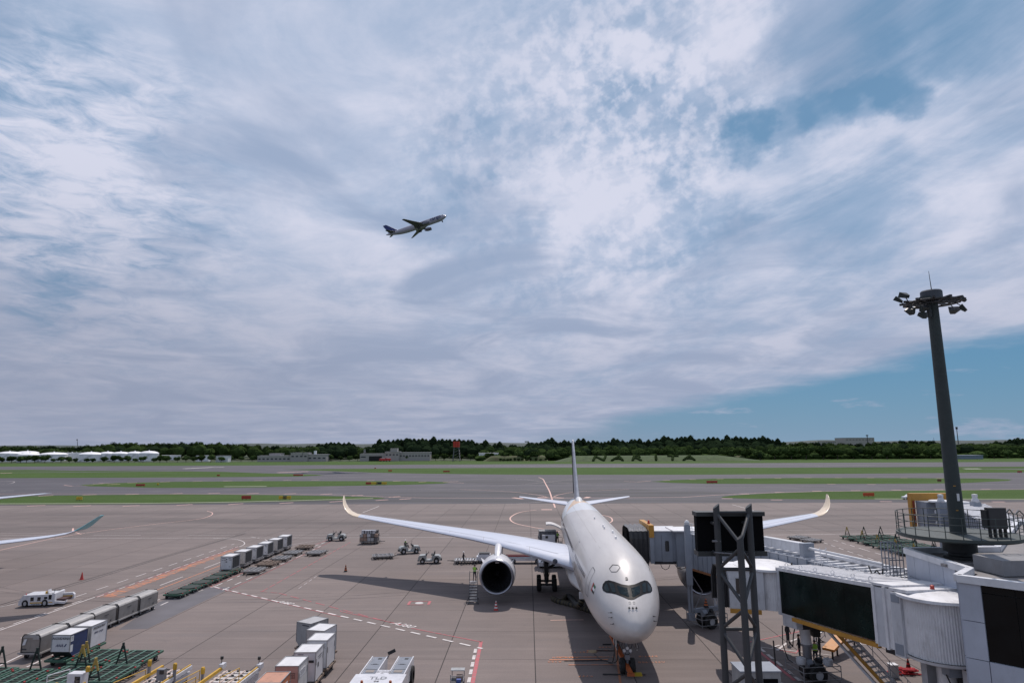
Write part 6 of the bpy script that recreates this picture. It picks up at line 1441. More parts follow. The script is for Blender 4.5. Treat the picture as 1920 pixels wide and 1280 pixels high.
l1 = loader('cargo loader at the left of the bottom edge, white cabinet with a yellow lamp', -28.7, 43.4, 1.8, 2.2); box('control_cabinet', (.35, 1.1, 1.45), (1.0, .6, .8), VW, l1); box('cabinet_window', (.55, .79, 1.5), (.36, .02, .4), GLS, l1); b = MB(); b.lathe([(.0, -.16), (.14, -.15), (.14, .12), (.10, .18), (0, .2)], (.98, 1.1, 2.05), n=6); b.build('yellow_lamp_box', YEL, l1); railing(l1, [(-1.1, .3, 1.2), (-.5, 1.5, 1.2)], .7, VW)

# traffic cones
def cone(lab, p, h, w1, w2, s_=1):
    t = thing('traffic_cone', lab, 'traffic cone', p); box('base', (0, 0, .02), (.42, .42, .04), w1, t); b = MB(); 
    for k in range(6):
        b.cur = k % 2; z0 = .04+h*k/6; z1 = .04+h*(k+1)/6; r0 = .17*(1-k/6)+.035; r1 = .17*(1-(k+1)/6)+.035; b.lathe([(r0, z0), (r1, z1)], n=14)
    b.cur = 0; b.lathe([(.035, h+.04), (0, h+.045)], n=14); b.build('body', [w1, w2], t, smooth=60); t.scale = (s_, s_, s_); return t
CR = mat('cone_red', (.42, .035, .03), .5); CW = mat('cone_white', (.6, .58, .58), .5); CBk = mat('cone_black', (.02, .02, .02), .6); COr = mat('cone_orange', (.5, .12, .03), .5)
cone('red and white cone standing below the left engine', P(930, 1143), .85, CR, CW); cone('red cone with one white band alone on the left apron', P(153, 1086), .85, CR, CR); cone('black and orange striped cone on open concrete left of the wing shadow', P(648, 1071), .85, CBk, COr)
# ================================================================== TERMINAL SIDE: bridges, building, mast, guidance sign
BG_ = mat('bridge_grey', (.22, .245, .29), .5, dirt=.15, scale=.8, coat=.1); BGL = mat('bridge_light', (.50, .51, .54), .5, dirt=.28, scale=.8); BW = mat('bridge_white', (.62, .62, .64), .5, dirt=.32, scale=.7); BRD = mat('bridge_dark', (.025, .025, .03), .7); RUSTY = mat('rust_orange', (.24, .10, .04), .7); BEL = mat('bellows_black', (.030, .030, .033), .75); BELT = mat('bellows_top', (.16, .16, .17), .7, var=.3); YHOOD = mat('hood_yellow', (.44, .215, .03), .45, dirt=.12)
PANE = mat('tunnel_glass', (.003, .009, .008), .22, var=.9, scale=.35, spec=.14); BLUEG = mat('roof_membrane', (.20, .19, .19), .85, var=.2, dirt=.3, scale=.5)
def seg(t, name, a, c, off0, off1, z0a, z1a, z0c, z1c, m, off_n=0):
    """prism between ground points a->c, lateral offsets (right positive), heights at each end"""
    a, c = Vector((a[0], a[1], 0)), Vector((c[0], c[1], 0)); d = (c-a).normalized(); n = Vector((-d.y, d.x, 0)) # left of travel
    V = [a-n*(-off0)+Vector((0, 0, z0a)), a-n*(-off1)+Vector((0, 0, z0a)), c-n*(-off1)+Vector((0, 0, z0c)), c-n*(-off0)+Vector((0, 0, z0c))]
    V += [v+Vector((0, 0, dz)) for v, dz in zip(V, (z1a-z0a, z1a-z0a, z1c-z0c, z1c-z0c))]
    b = MB(); b.add(V, [(0, 3, 2, 1), (4, 5, 6, 7), (0, 1, 5, 4), (1, 2, 6, 5), (2, 3, 7, 6), (3, 0, 4, 7)]); return b.build(name, m, t, world=True)
class Line:
    """a sloping bridge axis; travel runs towards the terminal; s metres along, o metres sideways (+ = away from camera-left side)"""
    def __init__(s, a, c, z0, z1, h): s.a = Vector(a); s.c = Vector(c); s.L = (s.c-s.a).length; s.d = (s.c-s.a)/s.L; s.n = Vector((-s.d.y, s.d.x)); s.z0 = z0; s.z1 = z1; s.h = h
    def p(s, q, o, dz=0, top=False): v = s.a+s.d*q+s.n*o; return Vector((v.x, v.y, s.z0+(s.z1-s.z0)*q/s.L+(s.h if top else 0)+dz))
    def box(s, t, name, q0, q1, o0, o1, d0, d1, m):
        V = [s.p(q0, o0, d0), s.p(q0, o1, d0), s.p(q1, o1, d0), s.p(q1, o0, d0), s.p(q0, o0, d1), s.p(q0, o1, d1), s.p(q1, o1, d1), s.p(q1, o0, d1)]
        b = MB(); b.add(V, [(0, 3, 2, 1), (4, 5, 6, 7), (0, 1, 5, 4), (1, 2, 6, 5), (2, 3, 7, 6), (3, 0, 4, 7)]); return b.build(name, m, t, world=True)
def section(t, ln, q0, q1, hw, m, mr, wallm=None, rib=.9, ribs=True, d0=0, h=None, facerib=None):
    h = h or ln.h
    ln.box(t, 'tunnel_shell', q0, q1, -hw, hw, d0, h, m)
    ln.box(t, 'roof', q0, q1, -hw-.05, hw+.05, h+.003, h+.06, mr)
    if ribs:
        n = int((q1-q0)/rib)
        for k in range(n): q = q0+(q1-q0)*(k+.5)/n; ln.box(t, 'roof_rib', q-.14, q+.14, -hw-.06, hw+.06, h+.063, h+.16, mr)
    if facerib:
        n = int((q1-q0)/facerib)
        for k in range(n+1):
            q = q0+(q1-q0)*k/n
            for s_ in (-1, 1): ln.box(t, 'wall_rib', max(q0, q-.07), min(q1, q+.07), s_*(hw+.002), s_*(hw+.07), d0+.06, h-.04, m)
def bogie(t, x, y, rz, ztop, m=BLK):
    M = Matrix.Translation((x, y, 0)) @ Matrix.Rotation(rz, 4, 'Z')
    g = thing('wheel_bogie', None, None, (x, y, 0)); 
    inv = wm(t).inverted() @ M; g.parent = t; g.location = inv.translation; g.rotation_euler = inv.to_euler(); CH.setdefault(t.name, []).append(g.name)
    for s_ in (-.62, .62):
        b = MB(); b.lathe([(.28, -.2), (.58, -.2), (.62, -.1), (.62, .1), (.58, .2), (.28, .2)], (0, s_, .62), 'Y', 22); b.cur = 1; b.lathe([(0, -.16), (.30, -.16)], (0, s_, .62), 'Y', 16); b.lathe([(.30, .16), (0, .16)], (0, s_, .62), 'Y', 16); b.build('wheel', [TYRE, BGL], g, smooth=40)
    b = MB(); b.box((0, 0, .7), (1.5, .7, .5)); b.box((.1, 0, 1.05), (.9, .9, .35)); b.tube((-.5, -.3, 1.2), (-.1, -.3, 1.25), .22, n=10); b.tube((.45, .2, 1.25), (.75, .2, 1.25), .25, n=10); b.build('drive_unit', m, g)
    b = MB(); b.tube((-.65, -.25, 1.25), (-.2, -.25, 1.3), .26, n=12); b.build('motor', BG_, g, smooth=40)
    b = MB(); pts = [(-1.35, -1.15), (1.35, -1.15), (1.35, 1.15), (-1.35, 1.15), (-1.35, -1.15)]
    for z in (.45, .95, 1.3):
        for (a0, a1), (c0, c1) in zip(pts, pts[1:]): b.tube((a0, a1, z), (c0, c1, z), .028, n=5)
    for a0, a1 in pts[:4]: b.tube((a0, a1, .3), (a0, a1, 1.3), .032, n=5)
    b.build('guard_cage', mat('cage_grey', (.20, .20, .21), .5), g)
    return g

# ---------- far bridge (serving the airliner)
A_ = thing('jet_bridge', 'blue-grey jet bridge docked to the airliner with black bellows and a yellow hood', 'jet bridge', (19, 60, 0))
LA = Line((18.05, 65.9), (25.1, 42.4), 4.55, 4.95, 3.15)
section(A_, LA, 1.2, 9.6, 1.5, BG_, BGL, facerib=.75, rib=.9); LA.box(A_, 'edge_beam', .6, 9.7, -1.62, -1.49, -.16, .02, RUSTY)
section(A_, LA, 9.6, 17.0, 1.32, BG_, BGL, facerib=1.05, rib=.85, d0=.12, h=3.0); section(A_, LA, 17.0, 24.3, 1.2, BG_, BGL, facerib=1.05, rib=.85, d0=.22, h=2.88)
LA.box(A_, 'roof_girder', 11.6, 16.3, -1.1, -.55, 3.35, 4.05, BGL); LA.box(A_, 'roof_girder_front', 16.3, 16.7, -1.3, -.3, 3.1, 4.1, BG_); b = MB(); b.tube(LA.p(16.5, -.8, 3.75), LA.p(23.4, -.9, 3.6), .10, n=8); b.build('roof_pipe', BGL, A_, world=True)
LA.box(A_, 'cable_tray', 11.5, 24, .35, .75, 3.12, 3.3, BW)
# bellows: folded hoops from the fuselage to the hood
rows = []; FX = 11.55
for k in range(9):
    x = FX+.05+k*.235; g_ = .16 if k % 2 else 0; y0, y1, zb, zt = 66.0-.0*k, 70.4, 4.7, 7.95
    prof = [(y0-g_, zb), (y0-g_, zt-.9), (y0+.25-g_*.5, zt-.25+g_*.3), (y0+1.0, zt+g_), (y1-1.0, zt+g_), (y1-.25, zt-.25), (y1+g_, zt-.9), (y1+g_, zb)]
    rows.append([Vector((x-(.35 if zz > 7.2 and k < 2 else 0)*0, yy, zz)) for yy, zz in prof])
b = MB(); b.grid(rows); b.build('bellows', BEL, A_, world=True)
b = MB(); rows2 = [[v+Vector((0, 0, .03)) for v in r_[2:6]] for r_ in rows]; b.grid(rows2); b.build('bellows_cover', BELT, A_, world=True)
hb_ = MB(); x0 = FX+2.0
hb_.box((x0+.2, 68.2, 8.1), (.5, 5.0, .55)); hb_.box((x0+.2, 65.75, 7.75), (.45, .22, 1.1)); hb_.box((x0+.2, 70.65, 6.5), (.45, .22, 3.6)); hb_.build('hood', YHOOD, A_, world=True)
MB().box((x0+.2, 65.78, 5.95), (.40, .18, 2.45)).build('hood_post', BG_, A_, world=True)
bc = MB(); bc.lathe([(.14, 0), (.14, .12), (.10, .14), (.10, .3), (0, .38)], (x0+.2, 67.0, 8.38), n=10); bc.build('warning_lamp', mat('beacon_red', (.35, .03, .02), .4), A_, world=True)
# cab: nearer box with door and window
cb = MB(); cb.prism([(x0+.45, 66.0), (x0+3.2, 66.0), (x0+3.2, 69.9), (x0+.45, 69.9)], 4.6, 7.72); cb.build('cab', BG_, A_, world=True)
MB().box((x0+1.82, 67.9, 7.76), (2.9, 3.95, .08)).build('cab_roof', BGL, A_, world=True)
MB().box((x0+1.75, 65.95, 6.1), (1.05, .08, 2.5)).build('cab_door', BG_, A_, world=True)
wn = MB(); wn.prism([(-.19, -.42), (-.12, -.5), (.12, -.5), (.19, -.42), (.19, .42), (.12, .5), (-.12, .5), (-.19, .42)], -.02, .02, Matrix.Translation((x0+1.72, 65.9, 6.35)) @ Matrix.Rotation(PI/2, 4, 'X')); wn.build('door_window', GLS, A_, world=True)
MB().box((x0+1.8, 65.97, 4.75), (2.7, .1, .25)).build('cab_sill', BRD, A_, world=True)
MB().box((x0+3.0, 65.75, 6.1), (.85, .5, 3.3)).build('corner_post', BG_, A_, world=True); MB().box((x0+4.1, 65.1, 6.0), (1.15, .5, 2.55)).build('equipment_box', BG_, A_, world=True); MB().box((x0+4.9, 65.3, 6.2), (2.0, 1.4, 3.0)).build('tunnel_head', BG_, A_, world=True)
MB().box((x0+4.3, 66.8, 7.85), (4.2, 3.4, .1)).build('head_roof', BW, A_, world=True)
for i, (xa, xb, dz) in enumerate(((x0+1.0, x0+1.9, .5), (x0+2.4, x0+3.6, .45), (x0+3.6, x0+5.0, .4))): cable_pts = [Vector((xa, 65.85, 4.62)), Vector(((xa+xb)/2, 65.8, 4.62-dz)), Vector((xb, 65.8, 4.6))]; b = MB(); b.path([cable_pts[0], cable_pts[0].lerp(cable_pts[1], .5)+Vector((-.08, 0, -.1)), cable_pts[1], cable_pts[1].lerp(cable_pts[2], .5)+Vector((.08, 0, -.1)), cable_pts[2]], .03); b.build('hanging_cable', BLK, A_, world=True)
# roof-top rails
b = MB()
for k in range(7):
    p = LA.p(.4+k*1.1, .9, 3.2); b.tube(p, p+Vector((0, 0, .9)), .03, n=5); q = LA.p(.4+k*1.1, -1.2, 3.2); b.tube(q, q+Vector((0, 0, .9)), .03, n=5)
for dz in (4.1, 3.65): b.tube(LA.p(.4, .9, dz), LA.p(7, .9, dz), .025, n=5); b.tube(LA.p(.4, -1.2, dz), LA.p(7, -1.2, dz), .025, n=5)
b.build('roof_railing', BGL, A_, world=True)
b = MB(); b.box(LA.p(3.0, -.2, 3.5), (.8, .7, .5)); b.box(LA.p(1.2, .3, 3.45), (1.2, .6, .35)); b.tube(LA.p(2.0, .6, 3.5), LA.p(5.0, .6, 3.5), .12, n=8); b.build('roof_plant', BGL, A_, world=True)
# lift columns and bogie
for i, (x, y, z1_) in enumerate(((16.15, 61.4, 8.9), (18.7, 62.0, 7.4))):
    b = MB(); b.box((x, y, (z1_+3.6)/2), (.50, .42, z1_-3.6)); b.build('lift_column', BG_, A_, world=True); b = MB(); b.box((x-.13, y, 2.4), (.17, .22, 3.6)); b.box((x+.13, y, 2.4), (.17, .22, 3.6)); b.build('lift_leg', BGL if i else BG_, A_, world=True)
b = MB(); b.lathe([(.2, 0), (.24, .1), (.24, .25), (.12, .4), (0, .45)], (16.15, 61.4, 8.9), n=10); b.build('column_cap', BGL, A_, world=True)
b = MB(); b.box((16.15, 61.4, .85), (.6, .6, .55)); b.bar((16.4, 61.4, 1.35), (18.9, 61.9, 1.5), .3, .35); b.build('axle_beam', BG_, A_, world=True)
b = MB(); b.bar((16.3, 61.4, 4.6), (17.3, 61.5, 3.0), .07); b.bar((17.3, 61.5, 3.0), (16.4, 61.4, 1.3), .07); b.build('brace', GREYM, A_, world=True)
bogie(A_, 17.5, 61.2, .35, 1.5); cone('small black and orange cone standing on the axle beam of the far bridge', Vector((17.6, 61.6, 1.62)), .7, CBk, COr)

# ---------- near bridge
B_ = thing('jet_bridge', 'near jet bridge with dark glass side and white ribbed roof', 'jet bridge', (21, 43, 0))
LB_ = Line((20.7, 48.9), (22.25, 37.2), 4.2, 5.25, 3.16)
LB_.box(B_, 'floor_deck', 0, 10.4, -1.5, 1.5, -.02, .16, BGL); section(B_, LB_, 0, 10.4, 1.38, BRD, BW, ribs=True, rib=.62, d0=.17)
LB_.box(B_, 'roof_edge', -.1, 10.5, -1.56, -1.40, 2.98, 3.20, BW)
for k in range(4): LB_.box(B_, 'glass_pane', .32+k*2.46, .32+(k+1)*2.46-.02, -1.52, -1.45, .10, 3.02, PANE)
LB_.box(B_, 'end_frame', -.1, .30, -1.56, 1.5, -.05, 3.13, BGL); LB_.box(B_, 'edge_beam', 1.8, 10.6, -1.66, -1.46, -.22, .02, YHOOD); LB_.box(B_, 'edge_beam', 1.8, 10.6, -1.50, -1.44, -.02, .10, RUSTY)
for q in (.8, 2.6, 4.3, 6.2, 8.2, 9.8):
    for o_ in (-1.2, 1.1):
        c_ = LB_.p(q, o_, 3.42); b = MB(); n = 10
        for k in range(n): t0, t1 = 2*PI*k/n, 2*PI*(k+1)/n; b.tube(c_+Vector((.11*math.cos(t0), 0, .11*math.sin(t0))), c_+Vector((.11*math.cos(t1), 0, .11*math.sin(t1))), .022, n=4)
        b.build('lifting_eye', BGL, B_, world=True)
# outer sleeve sections near the rotunda
LB_.box(B_, 'sleeve', 10.4, 10.62, -1.66, 1.6, -.12, 3.12, BW); LB_.box(B_, 'sleeve', 10.62, 11.35, -1.60, 1.55, -.08, 3.08, BGL); LB_.box(B_, 'sleeve', 11.35, 11.55, -1.70, 1.65, -.12, 3.16, BW); LB_.box(B_, 'sleeve', 11.55, 12.15, -1.62, 1.6, -.05, 3.1, BW)
LB_.box(B_, 'sleeve_roof', 10.4, 12.1, -1.6, 1.6, 3.17, 3.3, BW); LB_.box(B_, 'under_box', 10.7, 12.1, -1.3, 1.0, -.42, -.13, BRD)
RC = Vector((22.45, 35.65)); rb = MB(); R0 = 1.72; n = 168
for z0_, z1_ in ((5.35, 8.2),):
    rb.grid([[Vector((RC.x+(R0+(.035 if k % 2 else -.02))*math.cos(2*PI*k/n), RC.y+(R0+(.035 if k % 2 else -.02))*math.sin(2*PI*k/n), z)) for k in range(n)] for z in (z0_, z1_)], closed=True)
rb.build('rotunda_curtain', BW, B_, world=True)
rr = MB(); rr.lathe([(0, 8.52), (1.3, 8.46), (1.98, 8.34), (2.0, 8.2), (0, 8.2)], (RC.x, RC.y, 0), n=48); rr.build('rotunda_roof', BW, B_, world=True, smooth=25)
LB_.box(B_, 'rotunda_apron', 12.0, 13.4, -1.75, 1.7, 3.05, 3.2, BW); 
for s_, q in ((-1, 12.2),):
    LB_.box(B_, 'rotunda_jamb', q, q+.75, -1.86, -1.55, -.25, 3.0, BGL); LB_.box(B_, 'jamb_patch', q+.08, q+.68, -1.885, -1.865, 2.5, 2.9, BG_); LB_.box(B_, 'jamb_patch', q+.08, q+.68, -1.885, -1.865, -.15, .4, BG_)
b = MB(); b.lathe([(1.85, 5.35), (1.8, 5.2), (1.2, 5.0), (0, 5.0)], (RC.x, RC.y, 0), n=40); b.build('rotunda_base', BGL, B_, world=True, smooth=25)
b = MB(); b.tube((RC.x+.1, RC.y, 0), (RC.x+.1, RC.y, 5.0), .42, n=24); b.build('rotunda_column', BW, B_, world=True, smooth=40); b = MB(); b.box((RC.x+.2, RC.y-.5, 4.7), (1.0, .6, .45)); b.build('column_box', BG_, B_, world=True)
b = MB(); b.path([Vector((RC.x-.4, RC.y-.7, 4.6)), Vector((RC.x-.2, RC.y-.7, 4.1)), Vector((RC.x+.3, RC.y-.7, 3.9)), Vector((RC.x+.5, RC.y-.7, 4.3)), Vector((RC.x+.8, RC.y-.7, 4.0)), Vector((RC.x+.4, RC.y-.7, 3.3)), Vector((RC.x+.7, RC.y-.7, 2.6))], .035); b.build('pipe_run', BLK, B_, world=True)
bc = MB(); bc.lathe([(.13, 0), (.13, .08), (.10, .12), (.10, .26), (0, .32)], (RC.x-.15, RC.y+.1, 8.5), n=10); bc.build('warning_lamp', mat('beacon_red', (.35, .03, .02), .4), B_, world=True); b = MB(); b.box((RC.x-.15, RC.y+.05, 8.485), (.75, .12, .03), .3); b.build('lamp_foot', BRD, B_, world=True)
b = MB(); b.bar((RC.x-1.7, RC.y+.9, 8.40), (RC.x+.2, RC.y+.3, 8.53), .1, .04); b.build('roof_seam', BRD, B_, world=True)
# rotating cab at the outer end
CB = Vector((19.55, 50.6)); b = MB(); n = 72
b.grid([[Vector((CB.x+1.75*math.cos(a)+(.03 if k % 2 else 0), CB.y+1.75*math.sin(a)-(.03 if k % 2 else 0), z)) for k, a in enumerate([R(170)+R(190)*i/n for i in range(n+1)])] for z in (4.3, 7.0)]); b.build('curtain_wall', BW, B_, world=True)
b = MB(); 
for k in range(11): a = R(262)+R(5)*k; b.box((CB.x+1.79*math.cos(a), CB.y+1.79*math.sin(a), 5.35), (.05, .08, .5), a)
b.build('louvre', BLK, B_, world=True)
b = MB(); b.lathe([(0, 7.42), (1.9, 7.30), (2.35, 7.18), (2.37, 7.03), (0, 7.03)], (CB.x-.3, CB.y+.4, 0), n=48); b.build('cab_roof', BW, B_, world=True, smooth=25)
b = MB(); b.prism([(15.95, 49.6), (18.3, 49.0), (18.6, 52.2), (16.1, 52.5)], 4.35, 7.05); b.build('cab', BGL, B_, world=True); b = MB(); b.prism([(15.85, 49.5), (18.5, 48.9), (18.7, 52.3), (16.0, 52.6)], 7.06, 7.15); b.build('cab_top', BW, B_, world=True)
b = MB(); b.add([Vector((16.4, 49.44, 5.4)), Vector((17.1, 49.26, 5.4)), Vector((17.1, 49.26, 6.5)), Vector((16.4, 49.44, 6.5))], [(0, 1, 2, 3)]); b.build('cab_window', GLS, B_, world=True, fix=False)
b = MB(); b.bar((15.9, 49.50, 4.22), (18.0, 48.95, 4.22), .14, .3); b.build('bumper', YHOOD, B_, world=True)
b = MB(); rows = []
for k in range(6):
    x = 15.95-k*.08; g_ = .14*(k % 2); rows.append([Vector((x, yy, zz)) for yy, zz in ((49.8-g_, 4.4), (49.8-g_, 6.2), (50.3, 6.95+g_), (52.1, 6.95+g_), (52.6+g_, 6.2), (52.6+g_, 4.4))])
b.grid(rows); b.build('bellows', BEL, B_, world=True)
b = MB(); b.box(LB_.p(-.9, .2, 3.2), (.6, .1, .05), .3); b.box(LB_.p(-.9, .2, 3.3), (.1, .1, .2)); b.build('roof_fitting', DK, B_, world=True)
b = MB(); pl_ = LB_.p(1.2, 1.3, 3.05)
for dx in (0, .45): b.tube(pl_+Vector((dx, 0, 0)), pl_+Vector((dx, .2, 1.5)), .03, n=5)
for k in range(5): b.tube(pl_+Vector((0, .04*k, .3*k+.15)), pl_+Vector((.45, .04*k, .3*k+.15)), .022, n=5)
b.build('roof_ladder', BW, B_, world=True)
# column, bracket, bogie, service stairs
LB_.box(B_, 'bracket', .25, 2.0, -1.45, -1.0, -.75, -.03, BGL); LB_.box(B_, 'bracket', .5, 1.9, -1.0, .9, -.8, -.03, BRD)
b = MB(); b.tube((20.75, 48.2, 2.2), (20.65, 48.2, 3.7), .36, n=24); b.tube((20.65, 48.2, 3.7), (20.3, 48.1, 4.1), .5, .62, n=20); b.build('column', BW, B_, world=True, smooth=40); b = MB(); b.tube((20.75, 48.2, .8), (20.75, 48.2, 2.2), .30, n=24); b.tube((20.75, 48.2, 2.15), (20.75, 48.2, 2.3), .40, n=24); b.build('column_lower', GREYM, B_, world=True, smooth=40)
b = MB(); b.path([Vector((19.2, 47.9, 3.5)), Vector((19.3, 47.8, 2.7)), Vector((19.6, 47.8, 2.2)), Vector((19.7, 47.8, 3.0)), Vector((19.9, 47.9, 3.5))], .04); b.path([Vector((19.0, 47.9, 3.6)), Vector((18.9, 47.8, 2.4)), Vector((19.2, 47.8, 1.4)), Vector((19.5, 47.8, 1.2))], .035); b.tube((18.35, 47.9, .6), (18.3, 47.9, 2.6), .05, n=6); b.build('hanging_cable', BLK, B_, world=True)
b = MB(); b.box((21.7, 48.6, 3.5), (1.1, .9, .8)); b.box((21.5, 48.4, 3.0), (.5, .6, .5)); b.build('hydraulic_pack', BLK, B_, world=True)
bogie(B_, 20.8, 47.6, .12, 1.3); b = MB(); b.lathe([(0, -.3), (.30, -.2), (.34, 0), (.3, .2), (0, .3)], (19.9, 47.3, 1.45), n=14); b.lathe([(0, -.3), (.30, -.2), (.34, 0), (.3, .2), (0, .3)], (21.75, 47.3, 1.35), n=14); b.build('tank', BGL, B_, world=True, smooth=60)
ST = thing('service_stairs', 'steep steel service stairs with yellow stringers under the near bridge', 'stairs', (22, 45, 0)); s0, s1 = Vector((21.85, 46.0, 4.1)), Vector((24.2, 41.0, .1)); d = (s1-s0); dn = Vector((d.x, d.y, 0)).normalized(); sn = Vector((-dn.y, dn.x, 0))
for s_ in (-.48, .48): b = MB(); b.bar(s0+sn*s_, s1+sn*s_, .07, .24); b.build('stringer', YHOOD if s_ < 0 else BW, ST, world=True)
b = MB(); b.bar(s0+sn*-.75+Vector((0, 0, -.3)), s1+sn*-.75+Vector((0, 0, -.3)), .12, .16); b.build('support_beam', BGL, ST, world=True)
me = MB().box((0, 0, 0), (.88, .22, .04), math.atan2(sn.y, sn.x)).mesh('step', mat('step_white', (.55, .55, .57), .5))
i0 = wm(ST).inverted()
for k in range(18): o = link('step', me, ST); o.location = i0 @ s0.lerp(s1, (k+.5)/18)
for s_ in (-.5, .55):
    b = MB(); 
    for h_ in (.5, 1.0): b.tube(s0+sn*s_+Vector((0, 0, h_)), s1+sn*s_+Vector((0, 0, h_)), .022, n=5)
    for k in range(6): q = s0.lerp(s1, k/5)+sn*s_; b.tube(q, q+Vector((0, 0, 1.0)), .022, n=5)
    b.build('handrail', BG_, ST, world=True)
# orange belt chute and its cage behind the stairs
oc_ = thing('lifting_ramp', 'orange inclined ramp on legs behind the service stairs', 'ramp', (25.5, 53, 0)); b = MB(); b.bar((24.0, 52.0, .75), (28.0, 55.5, 1.8), .9, .18); b.build('ramp_deck', mat('ramp_orange', (.46, .18, .02), .5, dirt=.2), oc_, world=True); b = MB()
for x, y, z in ((24.4, 52.2, .8), (25.2, 53.1, 1.0), (27.6, 55.1, 1.7)): b.tube((x, y, 0), (x, y, z), .07, n=6)
b.build('leg', BLK, oc_, world=True); b = MB()
for k in range(6): b.tube((23.3+.0*k, 52.6+.1*k, 1.0+.28*k), (24.6, 53.6+.1*k, 1.4+.28*k), .025, n=5)
b.tube((23.3, 52.6, .8), (23.3, 53.1, 2.5), .03, n=5); b.tube((24.6, 53.6, 1.2), (24.6, 54.1, 2.9), .03, n=5); b.build('cage', GREYM, oc_, world=True)
rh = thing('fire_hose', 'heap of bright red hose on the dark concrete at lower right', 'hose', P(1695, 1262)); b = MB(); r_ = random.Random(2)
for k in range(16): a = r_.uniform(0, 6); b.path([Vector((r_.uniform(-1.1, 1.1), r_.uniform(-.5, .5), .08+.02*k % .3)) for _ in range(3)], .06)
b.build('coil', mat('hose_red', (.5, .03, .04), .5), rh); bx_ = thing('valve_box', 'pale grey valve box standing by the red hose', 'box', P(1676, 1268)); box('cabinet', (0, 0, .4), (.5, .5, .8), BGL, bx_); box('lid', (0, 0, .83), (.56, .56, .06), BW, bx_)
cone('dark cone standing behind the red hose', P(1704, 1257), .8, CBk, CR)

# ---------- terminal building corner
TP = mat('terminal_panel', (.38, .41, .48), .45, dirt=.14, scale=.5, coat=.1); TJ = mat('panel_joint', (.03, .03, .035), .8); TC = mat('coping', (.58, .59, .62), .45); TG = mat('terminal_glass', (.004, .005, .006), .10, var=.4, scale=.6, spec=.22)
TB_ = thing('terminal_building', 'terminal corner with pale metal panels, dark glass and a flat grey roof', 'building', (26, 36, 0))
ZR = 9.9; ZB = 5.0
out = [(24.15, 40.9), (23.55, 34.45), (21.65, 32.65), (24.7, 29.2), (29.0, 24.6), (40, 30), (42, 55), (30, 41.2)]
b = MB(); b.prism([(x+(.25 if i < 3 else 0), y) for i, (x, y) in enumerate(out)], ZB+.1, ZR-.35); b.build('core', TJ, TB_, world=True)
b = MB(); b.prism([(24.3, 40.7), (23.8, 34.3), (22.05, 32.65), (23.75, 30.9), (29.1, 25.2), (39.5, 30.3), (41.5, 54), (29.9, 41.0)], ZR-.348, ZR-.30); b.build('roof', BLUEG, TB_, world=True)
def parapet(p0, p1, wdt=.34):
    a, c = Vector((*p0, 0)), Vector((*p1, 0)); b = MB(); b.bar(a+Vector((0, 0, ZR-.15)), c+Vector((0, 0, ZR-.15)), wdt, .34); return b.build('parapet', TC, TB_, world=True)
for i in range(len(out)): p0, p1 = out[i], out[(i+1) % len(out)]; parapet(p0, p1)
def panels(p0, p1, cuts, zc, m=TP, mats=None, out_=.06):
    a, c = Vector((*p0, 0)), Vector((*p1, 0)); d = c-a; L_ = d.length; d.normalize(); n = Vector((d.y, -d.x, 0))
    mid = (a+c)/2
    if n.dot(mid-Vector((28, 37, 0))) < 0: n = -n
    for i, (u0, u1) in enumerate(zip(cuts, cuts[1:])):
        for j, (z0, z1) in enumerate(zip(zc, zc[1:])):
            m_ = mats[i][j] if mats else m
            q0 = a+d*(L_*u0+.015); q1 = a+d*(L_*u1-.015); b = MB(); o_ = n*(out_ if m_ is TP else -.04)
            b.prism([((q0)+n*-.25).xy[:], (q1+n*-.25).xy[:], (q1+o_).xy[:], (q0+o_).xy[:]], z0+.015, z1-.015); b.build('panel' if m_ is TP else 'glass_pane', m_, TB_, world=True)
panels(out[0], out[1], [0, .15, .40, .62, .80, 1.0], [ZB, 6.7, 8.3, ZR-.33], mats=[[TP]*3, [TP]*3, [TP]*3, [TP]*3, [TG]*3])
panels(out[1], out[2], [0, 1.0], [ZB, 6.2, 7.9, ZR-.33]); 
panels(out[2], out[3], [0, .20], [ZB, 6.15, 7.85, ZR-.33]); panels(out[2], out[3], [.20, .62, 1.0], [ZB, 6.15], mats=[[TP]]*2); panels(out[2], out[3], [.20, .48, .74, 1.0], [6.15, 9.2, ZR-.33], mats=[[TG, TG]]*3); panels(out[3], (29.0, 24.6), [0, .5, 1.0], [ZB, 6.15, ZR-.33], mats=[[TP, TG]]*2)
b = MB(); b.prism([(24.6, 40.5), (24.3, 34.6), (22.9, 33.0), (24.3, 31.2), (29.4, 25.6), (40, 31), (41, 54), (30, 41)], 0, ZB+.09); b.build('ground_storey', mat('dark_wall', (.05, .05, .055), .8), TB_, world=True)
for (x, y) in ((23.2, 36.9), (23.4, 38.6), (22.9, 34.3)): MB().box((x, y, 2.5), (.55, .55, 4.95)).build('column', BGL, TB_, world=True)
MB().box((26.0, 34.55, 10.02), (3.0, 2.0, .75), .05).build('roof_plinth', mat('plinth_grey', (.20, .20, .21), .8, dirt=.2), TB_, world=True)
MB().box((25.6, 36.6, 9.68), (4.4, .35, .15), .1).build('roof_kerb', BLUEG, TB_, world=True)

